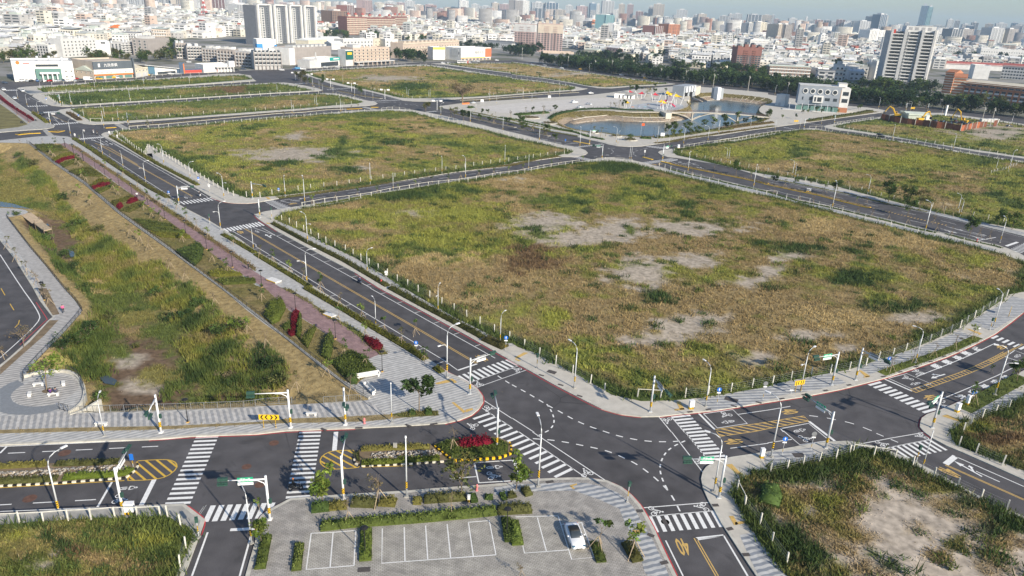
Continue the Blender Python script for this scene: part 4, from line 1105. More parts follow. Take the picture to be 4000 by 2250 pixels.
for s,t in (("22 2170,1343","22 2000,1370"),("03 1290,565","03 1420,555"),("13 2400,355","13 2520,345"),("32 320,1430","32 460,1400"),("32 1480,960","32 1330,990"),("32 1530,862","32 1430,880"),("32 1740,1145","32 1850,1110"),("32 2510,680","32 2640,610"),("11 10,878","11 -60,840"),("01 1870,540","01 1960,590"),("11 380,568","11 280,580"),("D 1720,1255","D 1600,1270"),("21 1690,185","21 1600,195")):
 glyph('scooter',s,t,.75,1.15,'scooter_symbol')
for s,t in (("12 2265,705","12 2100,620"),("32 215,1240","32 400,1210"),("32 1630,1095","32 1800,1040"),("32 2345,590","32 2500,510"),("23 2225,95","23 2420,70"),("23 1720,1155","23 1800,1320"),("33 1825,405","33 2000,480"),("01 2420,885","01 2574,975"),("11 370,598","11 470,580"),("D 1400,1290","D 1550,1260"),("D 1320,1300","D 1450,1330")):
 glyph('40',s,t,.95,2.6,'speed_figures')
for s,t,k in (("11 122,925","11 30,870",'arrow_turn'),("32 1710,885","32 1560,930",'arrow_turn'),("33 2010,370","33 1920,320",'arrow_turn'),("A 1530,1030","A 1480,1000",'arrow_left'),("A 1730,1050","A 1680,1020",'arrow'),("A 1800,1090","A 1740,1060",'arrow_turn'),("A 1660,1095","A 1600,1060",'arrow'),("A 470,360","A 520,385",'arrow_turn'),("A 920,670","A 980,700",'arrow'),("A 1010,720","A 1060,745",'arrow'),("A 780,670","A 830,700",'arrow_turn'),("31 1900,855","31 2100,900",'arrow'),("31 1840,880","31 2000,920",'arrow_turn'),("31 2130,905","31 2300,945",'arrow'),("31 2120,945","31 2250,980",'arrow_turn'),("11 480,545","11 400,558",'arrow'),("C 2030,935","C 2200,970",'arrow'),("C 2250,985","C 2400,1010",'arrow'),("C 2200,915","C 2350,940",'arrow'),("D 1980,1300","D 1850,1270",'arrow'),("D 2050,1350","D 1900,1320",'arrow_turn')):
 glyph(k,s,t,1.5,1.9,'arrow_marking')
for ch,s,t in zip('先優車慢機'*2,"32 2100,612;32 1995,655;32 1910,698;32 1803,742;32 1692,785;32 1952,1095;32 2075,1045;32 2190,990;32 2300,945;32 2405,900".split(';'),"32 1990,660;32 1880,705;32 1800,745;32 1690,790;32 1580,830;32 2060,1050;32 2190,992;32 2300,945;32 2410,898;32 2520,850".split(';')):
 glyph(ch,s,t,1.5,1.75,'road_lettering')
# parking court lines
for s,wd in (("13 555,1020 505,1385 990,1345",.12),("13 555,1020 770,1012 1005,992",.12),("13 775,1015 745,1365",.12),("13 1005,992 985,1345",.12),("13 1270,972 1265,1322 2415,1237",.12),("13 1490,957 1498,1305",.12),("13 1705,943 1727,1287",.12),("13 1922,928 1957,1270",.12),("13 2135,905 2185,1250",.12),("13 2345,890 2412,1235",.12),("13 2135,910 2345,893",.12),("23 35,855 465,845",.12),("23 60,920 125,1220 565,1187",.12),("23 255,862 345,1197",.12),("23 465,848 600,1283 825,1262 700,910",.12),("23 495,930 695,915",.12)):
 p=W(s,KZ)
 MB().ribbon(p,wd,KZ+.018).bd('bay_line',M['wp'],PAV['BP'])
# ochre tactile guidance at the crossings
for k,s in (('BL',"12 1800,955 1945,915 1960,945 1820,968"),('BL',"12 1945,912 1975,908 2025,945 1990,957"),('BL',"12 1965,1150 1990,1145 2110,1240 2085,1255"),('BL',"12 2105,1222 2175,1205 2185,1222 2110,1250"),('B1',"22 120,645 165,650 50,710 30,695"),('B1',"22 35,708 90,728 70,735 30,720"),('B1',"22 1650,1140 1690,1137 1735,1220 1690,1222"),('B1',"22 1630,1215 1730,1205 1735,1222 1640,1232"),('B1',"32 905,822 940,828 1030,885 985,895"),('B1',"32 960,890 1025,880 1020,895 965,900"),('B1',"32 1990,405 2030,410 2150,455 2130,470"),('BP',"23 580,540 650,518 655,532 590,555"),('BP',"23 585,550 605,545 635,570 615,578"),('BP',"23 1260,920 1300,915 1340,1010 1300,1015"),('BP',"23 1210,990 1330,985 1335,1012 1215,1020"),('BR',"23 2180,848 2225,845 2275,930 2235,940"),('BR',"23 2240,910 2360,890 2370,915 2245,938"),('BR',"23 2150,332 2210,322 2310,425 2270,430"),('BS',"32 1745,1285 1800,1270 1945,1330 1930,1345"),('B2',"11 95,530 130,535 150,555 120,555"),('B1',"11 100,790 150,792 150,800 110,802")):
 ovl('tactile_paving',W(s,KZ),KZ+.022,M['tp'],PAV[k])
# drain gratings and manholes
for k,s,wd,lg in (('BL',"12 680,1420",1.0,.4),('BL',"12 1035,1404",1.0,.4),('BL',"12 1530,1380",1.0,.4),('BL',"12 1790,1364",1.0,.4),('B1',"22 400,842",1.5,1.0),('B1',"22 2205,1120",2.0,1.2),('BR',"33 310,235",1.6,1.0),('BP',"13 1085,1385",1.3,.7),('BP',"23 380,503",1.0,.5),('B1',"22 680,1083",.9,.4),('B1',"22 490,972",.9,.4),('B1',"22 295,875",.9,.4),('B1',"22 1790,1243",.9,.4),('B1',"22 1975,1218",.9,.4),('B1',"22 2230,1184",.9,.4),('B1',"22 2480,1148",.9,.4),('B1',"32 140,1110",.9,.4),('B1',"32 365,1070",.9,.4),('B1',"32 580,1028",.9,.4),('B1',"32 815,973",.9,.4),('B1',"32 1160,888",.9,.4),('B1',"32 1330,842",.9,.4),('B1',"32 1490,788",.9,.4),('B1',"32 1635,738",.9,.4),('B1',"32 1770,685",.9,.4),('B1',"32 1900,633",.9,.4),('BP',"23 1285,795",.8,.5),('BP',"23 1395,1040",.8,.5),('BP',"23 1530,1315",.9,.5),('BR',"23 2045,738",.8,.5),('BR',"23 2190,975",.8,.5),('BR',"23 2355,1235",.8,.5),('B1',"32 1945,505",.8,.6)):
 a=G(px(s)[0],KZ)
 MB().obox((0,0,0),wd,lg,.012).bd('drain_cover',M['manhole'],PAV[k],loc=(a[0],a[1],KZ+.012),rz=radians(random.choice((8,-30,20)) if k!='B1' else -28 if '22 6' in s or '22 4' in s or '22 2' in s else 18))
for s,r in (("03 650,212",.75),("03 300,670",.75),("03 2480,350",.6),("13 180,112",.65),("13 40,530",.65),("01 2370,665",1.3),("03 2380,450",.5),("23 1540,905",.5)):
 a=G(px(s)[0])
 n_=14
 MB().flat([(r*cos(2*pi*i/n_),r*sin(2*pi*i/n_)) for i in range(n_)],0).bd('manhole_cover',M['manhole'] if '01' in s or '23' in s else pln('rusty_cover',(.13,.07,.05),.8,.3,2),ROAD,loc=(a[0],a[1],PZ))
# STREET FURNITURE
def bmh(m,x,y,z0,z1,r,n=8,k=7):
 for i in range(k):
  za,zb=z0+(z1-z0)*i/k,z0+(z1-z0)*(i+1)/k
  for j in range(n):
   a0,a1=2*pi*j/n,2*pi*(j+1)/n
   m.add([(x+r*cos(a0),y+r*sin(a0),za),(x+r*cos(a1),y+r*sin(a1),za),(x+r*cos(a1),y+r*sin(a1),zb),(x+r*cos(a0),y+r*sin(a0),zb)],[(0,1,2,3)],1 if ((i*2+j)//2)%2 else 0)
 return m
def lamp_proto(kind):
 t=tg('street_lamp','proto','street lamp')
 hp=6.9 if kind!='straight' else 8.2
 MB().tube([(0,0,0),(0,0,hp)],[.11,.07],8).bd('pole',M['steel'],t,True)
 MB().obox((0,0,0),.5,.5,.12).bd('base',M['con2'],t)
 bmh(MB(),0,0,1.2,2.2,.125).bd('warning_sleeve',[M['sy'],M['blk']],t)
 if kind=='straight':
  MB().tube([(0,0,8.2),(0,0,8.45)],[.13,.1],8).bd('lamp_head',M['ws'],t)
 else:
  MB().tube([(0,0,hp),(.08,0,7.4),(.35,0,7.85),(.9,0,8.12),(1.7,0,8.2)],[.07,.065,.06,.055,.05],6).bd('arm',M['steel'],t,True)
  hd=MB().box(1.6,-.14,8.15,2.3,.14,8.28).bd('lamp_head',M['ws'],t)
  MB().box(1.7,-.11,8.13,2.25,.11,8.149).bd('lens',M['sw'],hd)
  if kind=='double':
   MB().tube([(0,0,4.6),(-.1,0,5.1),(-.4,0,5.5),(-1.3,0,5.62)],[.05,.05,.045,.04],6).bd('arm',M['steel'],t,True)
   MB().box(-1.75,-.11,5.58,-1.2,.11,5.69).bd('lamp_head',M['ws'],t)
 return t
PROTO=[]
def hide_proto(o):
 PROTO.append(o)
 return o
LP={k:hide_proto(lamp_proto(k)) for k in ('single','double','straight')}
LAMPS=[('on the field side of the main street',"01 1650,215>1568,5 d;01 1915,350>1945,190 s;01 2255,560>2165,300 d;11 520,1000>430,695 d;11 1120,1300>1178,1055 s;12 1830,245>1850,0 d;12 2455,540>2530,255 s;22 625,1000>570,565 s"),('on the promenade side of the main street',"01 1035,120>1010,-60 s;01 1240,240>1175,105 s;01 1465,380>1480,170 d;01 2220,860>2245,585 d;01 2550,1070>2480,870 s;11 515,1420>590,1055 d;12 1205,390>1130,145 s;12 1920,895>2025,390 d"),('on the outer bend of the curving street',"22 1945,1185>1940,770 s;32 325,1030>520,615 d;32 1480,750>1470,405 s;32 2265,385>2370,40 s"),('on the inner bend of the curving street',"23 2030,600>1950,40 s;33 30,250>30,-520 s;32 2280,1070>2265,585 d;33 1550,370>1650,0 t"),('along the boulevard with the rubble median',"03 605,850>568,238 s;03 1050,40>930,-350 s;03 2530,1120>2315,588 s;12 1365,1350>1355,960 t;13 1515,650>1510,60 t;23 262,545>258,-350 s"),('on the cross street behind the big plot',"11 295,530>262,325 s;11 492,610>445,330 s;11 1150,405>1143,195 t;11 1380,470>1378,318 t;11 1870,300>1858,130 s;11 2105,365>2075,125 s;11 2500,205>2505,20 s;21 165,265>168,110 t"),('on the near side of the avenue',"C 340,580>380,340 s;C 820,680>880,425 s;C 1345,810>1350,570 t;C 1935,990>1950,510 s;21 905,155>905,20 t;21 1180,165>1195,30 t;21 1197,165>1207,38 t;21 1765,295>1810,80 s;21 2425,450>2485,215 s;31 640,665>712,383 s;31 1575,890>1640,578 s;31 2330,990>2415,740 s"),('on the far side of the avenue',"21 1515,160>1525,10 t;E 150,1260>130,1030 s;E 185,1265>235,1105 s;31 240,340>240,165 s;31 265,350>300,220 s;31 1000,505>1010,315 s;31 1900,700>1930,505 s;31 1930,730>1975,560 s"),('at the pond crossing',"D 100,1040>125,640 s;D 690,980>660,690 s;D 720,985>770,760 s;D 1355,960>1375,690 t;D 1545,1010>1510,840 s"),('along the pond street',"D 1780,1000>1780,690 s;D 2175,940>2145,670 s;D 2355,800>2365,590 t;E 20,800>40,580 t;E 540,730>550,560 s;E 940,760>930,545 s;E 1340,720>1350,560 t;E 1690,660>1740,490 s;E 1860,560>1885,365 s"),('along the divided street at upper left',"A 1690,830>1650,560 t;A 1705,700>1680,500 t;A 1925,720>1880,575 s;B 255,790>215,550 s;B 285,795>280,660 t;B 625,650>615,515 s;B 655,680>650,480 t;B 1045,770>1000,500 s;B 1070,745>1070,600 t;C 910,470>910,310 s;C 1130,330>1130,130 s;C 1245,370>1245,215 t;C 1670,290>1670,90 s;C 1815,330>1815,190 t;C 2265,240>2265,60 t"),('on the far boulevard of panel masts',"B 590,340>600,170 s;B 695,370>690,250 t;B 750,430>750,290 t;B 920,450>925,310 t;B 1270,500>1310,290 s;B 1440,510>1440,400 t;B 1565,540>1620,365 s;B 1080,300>1060,150 s;B 790,230>775,110 s;B 2115,510>2090,340 s;B 2140,520>2160,395 s;B 2470,540>2470,410 t;B 2492,540>2490,380 t"),('at the far left junction',"A 295,370>300,225 s;A 445,480>385,360 s;A 625,620>640,400 s;A 990,440>900,315 d;A 1150,960>1195,680 s;A 1160,480>1120,240 s;A 1370,690>1420,550 d;A 1380,1110>1300,905 s"),('between the narrow plots at upper left',"A 665,240>640,75 s;A 1545,220>1525,80 t;A 2110,390>2055,205 s;A 2340,160>2310,0 s;00 1450,870>1440,770 t;00 1910,860>1915,760 s;00 2350,845>2350,745 t;10 215,935>205,835 s"),('along the tree belt road',"20 500,670>520,605 s;20 775,720>800,635 s;20 1085,755>1105,670 s;20 1400,790>1420,715 s;20 1580,805>1605,740 s;20 1920,870>1930,775 s;20 2100,860>2125,790 s;E 940,175>990,15 s;F 120,225>145,120 s;F 410,250>408,155 s;F 700,275>725,205 s;F 1330,390>1385,270 s;20 45,770>60,690 s"),('on the lane below the scrap yard',"F 245,515>290,370 s;F 800,610>850,455 s;F 1190,800>1230,690 s;F 1310,800>1405,530 s"),]
for desc,rows in LAMPS:
 for i,r in enumerate(rows.split(';')):
  a,b=r.split('>')
  b,k=b.rsplit(' ',1)
  tl=a.split()[0]
  h=H(a,tl+' '+b,KZ)
  h=min(max(h,5.6),9.0)
  bx,by=G(px(a)[0],KZ)
  hx=px(tl+' '+b)[0][0]
  tx=proj(bx,by,h+KZ)[0]
  dx=max(-1.95,min(1.95,(hx-tx)*by/FPX))
  ang=math.acos(dx/2.0)
  kind={'s':'single','d':'double','t':'straight'}[k]
  place(cpt(LP[kind]),(bx,by,KZ),ang if k!='t' else 0,h/8.2,'%s %s street lamp %s'%(nth(i),{'s':'single-arm grey','d':'twin-arm grey','t':'straight grey'}[k],desc),'street lamps '+desc)
# traffic signals
def head3(m,x,y,z,yaw,n=3):
 ca,sa=cos(yaw),sin(yaw)
 for i in range(n):
  o=(i-(n-1)/2)*.36
  m.obox((x+o*ca,y+o*sa,z-.18),.35,.22,.38,yaw)
  m.obox((x+o*ca+.2*sa,y+o*sa-.2*ca,z+.08),.3,.22,.05,yaw)
SIGN_TXT={}
def sign_text(parent,body,z,x,y,yaw,ht,mat='sw',up=False,dz=0,dy=-.012):
 key=(body,mat)
 if key not in SIGN_TXT:
  SIGN_TXT[key]=txm(body,M[mat])
 o=ob('lettering',SIGN_TXT[key],parent)
 o.location=(x-sin(yaw)*dy*-1*-1,y+cos(yaw)*dy,z+dz)
 o.rotation_euler=(pi/2,0,yaw)
 o.scale=(ht,ht,ht)
 return o
def signal(base,top,end,sign,col,label,plate='green',nh=3,two=True,hs=None):
 x,y=G(px(base)[0],KZ)
 h=hs or min(max(H(base,top,KZ),5.2),7.0)
 t=tg('traffic_signal',label,'traffic light',(x,y,KZ),0,'traffic signals')
 mt=M['ws'] if col=='w' else M['steel']
 MB().tube([(0,0,0),(0,0,h)],[.16,.13],10).bd('mast',mt,t,True)
 MB().obox((0,0,0),.5,.5,.1).bd('base_plate',mt,t)
 bmh(MB(),0,0,.9,1.7,.175,10).bd('warning_sleeve',[M['sy'],M['blk']],t)
 az=h-.45
 if end:
  e=G(px(end)[0],az+KZ)
  v=Vector((e[0]-x,e[1]-y,0))
  if v.length>7.5:
   v=v.normalized()*7.5
  MB().tube([(0,0,az),(v.x,v.y,az+.1)],[.09,.055],8).bd('arm',mt,t,True)
  d=v.normalized()
  MB().tube([(0,0,az-1.2),(d.x*.25,d.y*.25,az-.5),(d.x*.9,d.y*.9,az-.12),(d.x*1.7,d.y*1.7,az-.1)],.055,6).bd('brace',mt,t,True)
  yaw=atan2(v.y,v.x)
  m=MB()
  head3(m,v.x,v.y,az+.25,yaw,nh)
  m.bd('signal_head',M['sg'],t)
  if two:
   m=MB()
   head3(m,v.x-d.y*.28,v.y+d.x*.28,az-.15,yaw+pi,nh)
   m.bd('signal_head',M['sg'],t)
  if sign:
   if cos(yaw)<0:
    yaw+=pi
   k=v.length*.48
   sx,sy=d.x*k,d.y*k
   pl=MB().obox((sx,sy,az-.25),1.65,.05,.62,yaw).bd('sign_panel',M['sgn'] if plate=='green' else M['gp'],t)
   fr=MB()
   n_=(sin(yaw),-cos(yaw))
   fr.obox((sx+n_[0]*.0,sy+n_[1]*.0,az-.62),1.65,.05,.345,yaw).bd('lower_panel',M['sw'],t)
   if plate=='green':
    ob_=sign_text(pl,'環湖一路',az+.17,sx+n_[0]*.03,sy+n_[1]*.03,yaw,.26,dy=0)
    sign_text(pl,'Huanhu 1st Rd',az-.10,sx+n_[0]*.03,sy+n_[1]*.03,yaw,.15,dy=0)
 m=MB()
 m.obox((.28,-.05,2.3),.28,.25,.62,0)
 m.bd('pedestrian_signal',M['sg'],t)
 return t
SIG=[("13' 14,88","13' 10,44","03' 224,50",1,'w','white signal mast over the small side street, arm reaching left with green road sign','green'),("03' 124,82","03' 117,36","03' 129,18",1,'w','white signal mast beside the white cabinet at lower left','back'),("13' 88,68","13' 86,24","13' 90,6",0,'w','white signal mast by the lower pavement between crosswalk and grey lamp',''),("12' 35,140","12' 32,102","02' 252,107",0,'w','white signal mast beside the yellow chevron board, long arm to the left',''),("02' 162,145","02' 156,107","02' 148,128",0,'w','leftmost white signal mast by the wetland railing',''),("12' 90,137","12' 89,100","12' 89,119",0,'w','white signal mast by the gap in the wetland railing',''),("12' 215,106","12' 216,70","12' 238,66",1,'g','grey signal mast on the striped plaza corner','back'),("13' 242,16","12' 243,120","12' 240,107",0,'g','grey signal mast standing in the median island of red shrubs',''),("22' 139,124","22' 143,88","22' 156,106",1,'g','grey signal mast on the pale pavement at the big plot corner','back'),("23' 208,66","23' 214,24","23' 176,28",1,'g','grey signal mast at the sandy lot corner with green road sign','green'),("32' 64,97","32' 70,64","32' 48,70",1,'g','grey signal mast with green sign and one dark lamp row by the curving pavement','green'),("32' 88,92","32' 94,60","32' 119,74",1,'g','grey signal mast at the right crosswalk seen from behind its sign','back'),("33' 58,16","32' 66,124","32' 40,110",1,'g','grey signal mast before the sandy lot with arm over the curving street','green'),("32' 165,140","32' 176,104","32' 162,117",1,'g','grey signal mast at the corner of the brown weed lot','green'),("01' 180,60","01' 177,43","01' 193,43",1,'g','grey signal mast at the middle junction of the main street','back'),("01' 254,55","01' 252,38","11' 8,42",0,'g','grey signal mast on the far corner of the middle junction',''),("11' 4,74","11' 4,56",None,0,'g','grey mast with lamp box on the plot corner of the middle junction',''),("D' 46,122","D' 47,99","D' 33,99",1,'g','grey signal mast at the avenue crossing, left of the crossing lines','green'),("D' 144,124","D' 146,100","D' 159,100",1,'g','grey signal mast at the avenue crossing, right of the crossing lines','green'),("D' 26,96","D' 27,74","D' 40,75",1,'g','grey mast with two green signs by the pond plaza','green'),("A' 82,76","A' 80,58","A' 94,59",1,'g','grey signal mast on the promenade side of the far left junction','back'),("A' 98,45","A' 97,36","A' 88,38",1,'g','grey signal mast with green sign at the far left junction','green'),("A' 208,77","A' 207,59","A' 211,62",0,'g','grey signal mast on the divided street at upper left',''),("E' 141,72","E' 143,55","E' 150,56",0,'g','grey signal mast at the lane junction near the scrap yard',''),("E' 190,64","E' 191,55","E' 187,57",1,'g','grey signal mast beyond the lane junction with green sign','green'),("F' 37,24","F' 38,20","F' 34,20",1,'g','grey signal mast by the far road left of the scrap yard','back'),("F' 57,24","F' 58,20","F' 56,20",1,'g','grey signal mast by the far road behind the scrap yard','back')]
for a in SIG:
 signal(*a[:6],plate=a[6],two=a[2] is not None)
# panel masts on the far boulevard
for i,s in enumerate(("B' 31,22>31,10","B' 53,24>54,14","B' 88,34>88,20","B' 122,40>122,28","B' 176,53>176,37","C' 28,46>28,31")):
 a,b=s.split('>')
 h=min(max(H(a,a.split()[0]+' '+b,.0),5.5),8)
 x,y=G(px(a)[0])
 t=tg('panel_mast','%s mast with two white panels along the far boulevard median'%nth(i),'sign mast',(x,y,.0),0,'panel masts')
 MB().tube([(0,0,0),(0,0,h)],.12,8).bd('pole',M['ws'],t)
 MB().box(-2.2,-.05,h-.3,2.2,.05,h-.2).bd('crossbar',M['ws'],t)
 for sx in (-1,1):
  MB().box(sx*2.2-.8,-.08,h-.6,sx*2.2+.8,.08,h+.25).bd('panel',M['sw'],t)
# small signs
def post_sign(base,top,kind,label,toward=-pi/2):
 x,y=G(px(base)[0],KZ)
 h=min(max(H(base,top,KZ),1.5),3.4)
 t=tg('road_sign',label,'road sign',(x,y,KZ),0,'road signs')
 MB().tube([(0,0,0),(0,0,h)],.035,6).bd('post',M['steel'],t)
 bmh(MB(),0,0,.5,1.0,.042,6,6).bd('warning_sleeve',[M['sy'],M['blk']],t)
 m=MB()
 n=16
 if kind in ('blue','white','back'):
  m.add([(.36*cos(2*pi*i/n),-.06,h-.3+.36*sin(2*pi*i/n)) for i in range(n)]+[(.36*cos(2*pi*i/n),-.04,h-.3+.36*sin(2*pi*i/n)) for i in range(n)],[tuple(range(n)),tuple(range(n,2*n))[::-1]]+[(i,(i+1)%n,n+(i+1)%n,n+i) for i in range(n)])
  d=m.bd('disc',M['sb'] if kind=='blue' else M['sw'] if kind=='white' else M['gp'],t)
  m=MB()
  if kind!='back':
   m.add([(-.05,-.066,h-.52),(.05,-.066,h-.52),(.05,-.066,h-.25),(.14,-.066,h-.25),(0,-.066,h-.06),(-.14,-.066,h-.25),(-.05,-.066,h-.25)],[tuple(range(7))])
   m.bd('arrow',M['sw'] if kind=='blue' else M['blk'],d)
  MB().box(-.28,-.06,h-.95,.28,-.04,h-.74).bd('plate',M['sw'],t)
 else:
  MB().box(-.25,-.06,h-.9,.25,-.04,h).bd('panel',M['sb'],t)
 return t
for s,k,lb in (("12' 161,61>161,53",'blue','round blue sign on the kerb hedge of the main street near the plaza'),("12' 251,62>252,48",'blue','round blue sign at the end of the field-side hedge'),("01' 170,52>169,47",'blue','round blue sign before the middle junction'),("01' 200,39>200,33",'blue','round blue sign beside the pavement of the second plot'),("11' 23,49>23,44",'blue','blue sign on the weedy corner by the cross street'),("22' 206,117>208,100",'blue','round blue sign beside the striped cabinet and meter boxes'),("32' 119,83>121,69",'blue','round blue sign by the planted verge of the curving street'),("33' 14,23>16,5",'blue','round blue sign on the sandy lot pavement'),("32' 205,112>203,103",'blue','round blue sign beside the young tree on the inner bend'),("11' 131,134>131,130",'white','round white sign in the striped pavement of the big plot'),("22' 252,112>256,94",'back','grey back of a round sign on the outer bend'),("33' 43,18>46,0",'back','grey back of a round sign before the sandy lot'),("32' 23,106>23,98",'back','low grey round sign under the chevron board'),("32' 210,47>212,36",'back','grey round sign at the pale landing of the outer bend'),("01' 211,49>212,40",'white','round white sign on the pale pavement of the second plot'),("A' 76,42>77,34",'blue','blue sign at the far left junction'),("A' 128,68>128,61",'blue','blue sign by the third plot posts'),("A' 178,95>178,88",'white','round white sign on the second plot corner'),("A' 191,101>191,94",'white','round white sign on the second plot pavement'),("A' 122,98>122,92",'white','white round sign beside the far zebra crossing'),("21' 133,14>133,6",'white','round white sign in the avenue crossing'),("C' 236,98>236,93",'panel','blue panel sign on the avenue'),("03' 134,35>132,22",'panel','blue panel on a striped post at the rubble median nose')):
 a,b=s.split('>')
 post_sign(a,a.split()[0]+' '+b,k,lb)
# pedestrian signal posts
for s,lb in (("22' 25,80>25,67",'short pedestrian signal post on the big plot corner'),("23' 116,70>116,50",'short pedestrian signal post on the parking corner'),("33' 149,30>151,16",'short pedestrian signal post by the sandy lot fence'),("32' 223,42>225,30",'short pedestrian signal post on the outer bend'),("03' 200,106>198,86",'short pedestrian signal post on the lower left corner'),("01' 211,80>211,74",'short pedestrian signal post at the middle junction'),("11' 16,76>16,59",'short pedestrian signal post on the left tip of the big plot')):
 a,b=s.split('>')
 x,y=G(px(a)[0],KZ)
 h=min(max(H(a,a.split()[0]+' '+b,KZ),2.6),3.4)
 t=tg('pedestrian_signal',lb,'traffic light',(x,y,KZ),0,'pedestrian signals')
 MB().tube([(0,0,0),(0,0,h-.6)],.05,8).bd('post',M['steel'],t)
 bmh(MB(),0,0,.8,1.6,.058,8).bd('warning_sleeve',[M['sy'],M['blk']],t)
 MB().obox((0,0,0),.35,.35,.1).bd('base',M['con2'],t)
 m=MB().obox((0,0,h-.65),.34,.26,.68,.4)
 m.obox((.12,-.16,h-.1),.3,.2,.05,.4)
 m.bd('signal_head',M['sg'],t)
# chevron boards
for s,wd,ht,yaw,lb in (("12' 14,140",2.75,.8,0.05,'yellow and black chevron board beside the wetland walk'),("32' 30,104",1.9,.8,.35,'yellow chevron board on the curving pavement'),("32' 242,28",1.3,.8,.9,'yellow chevron board at the right edge of the outer bend'),("E' 128,64",2.6,.9,.2,'yellow chevron board by the pond street'),("F' 43,24",3.0,1.2,.1,'yellow board by the far road')):
 x,y=G(px(s)[0],KZ)
 t=tg('chevron_board',lb,'sign board',(x,y,KZ),yaw,'chevron boards')
 for sx in (-.3,.3):
  bmh(MB(),sx*wd,0,0,1.3,.05,6,8).bd('leg',[M['sy'],M['blk']],t)
 pn=MB().box(-wd/2,-.05,1.25,wd/2,0,1.25+ht).bd('panel',M['sy'],t)
 for j in range(4):
  cx,dr=(j-1.5)*wd*.22,(-1 if j<2 else 1)
  u,r_,q=wd*.10,ht*.42,1.25+ht/2
  MB().add([(cx-dr*u*.7,-.055,q+r_),(cx+dr*u*.1,-.055,q+r_),(cx+dr*u*1.0,-.055,q),(cx+dr*u*.1,-.055,q-r_),(cx-dr*u*.7,-.055,q-r_),(cx+dr*u*.2,-.055,q)],[(0,1,2,5),(5,2,3,4)]).bd('chevron',M['blk'],pn)
# control cabinets, hydrants, bins
for s,z_,sx,sy,sz,yaw,lb in (("03' 131,82",KZ,1.0,.55,1.5,.1,'white control cabinet with striped foot beside the fence posts'),("22' 180,121",KZ,.75,.45,1.45,.3,'white control cabinet with striped foot on the big plot corner'),("32' 190,124",KZ,.7,.5,1.5,.5,'white cabinet with striped foot on the brown lot corner'),("32' 200,117",KZ,.45,.4,1.7,.5,'narrow white pillar cabinet with striped foot on the inner bend'),("23' 251,26",KZ,.5,.4,1.5,.2,'small white box on a striped post at the sandy lot'),("13' 214,70",KZ,.3,.3,.9,0,'small white and red pillar in the parking hedge'),("31' 41,48",.0,1.6,.8,1.2,-.3,'blue-grey box in the avenue median'),("D' 170,104",KZ,1.0,.8,1.8,.2,'white and red kiosk box at the avenue crossing')):
 x,y=G(px(s)[0],z_)
 t=tg('control_cabinet',lb,'cabinet',(x,y,z_),yaw,'roadside cabinets')
 MB().box(-sx/2,-sy/2,.35,sx/2,sy/2,sz-.06).bd('body',M['sw'] if 'blue' not in lb else M['gp'],t)
 MB().box(-sx/2-.03,-sy/2-.03,sz-.055,sx/2+.03,sy/2+.03,sz).bd('lid',M['ws'],t)
 m=MB()
 for j in range(6):
  m.box(-sx/2+j*sx/6,-sy/2-.004,0,-sx/2+(j+1)*sx/6,sy/2+.004,.345,j%2)
 m.bd('striped_foot',[M['sy'],M['blk']],t)
 MB().box(sx*.1,-sy/2-.02,.45,sx*.42,-sy/2-.001,sz-.2).bd('door',M['ws'],t)
for s,lb in (("12' 109,136",'pink fire hydrant by the wetland roadside'),("13' 222,59",'pink fire hydrant in front of the parking hedge'),("31' 210,98",'red hydrant beside the bus bay'),("11' 126,140",'red hydrant in the field-side hedge')):
 x,y=G(px(s)[0],KZ)
 t=tg('fire_hydrant',lb,'hydrant',(x,y,KZ),0,'fire hydrants')
 pk=M['rpl'] if 'red' in lb else pln('hydrant_paint',(.70,.22,.22),.6)
 MB().tube([(0,0,0),(0,0,.1),(0,0,.11),(0,0,.75)],[.17,.17,.12,.12],10).bd('barrel',pk,t)
 MB().tube([(0,0,.75),(0,0,.85),(0,0,.93)],[.15,.14,.03],10).bd('bonnet',pk,t)
 for a in (0,2.1,4.2):
  MB().tube([(0,0,.55),(.22*cos(a),.22*sin(a),.55)],.06,8).bd('nozzle',pk,t)
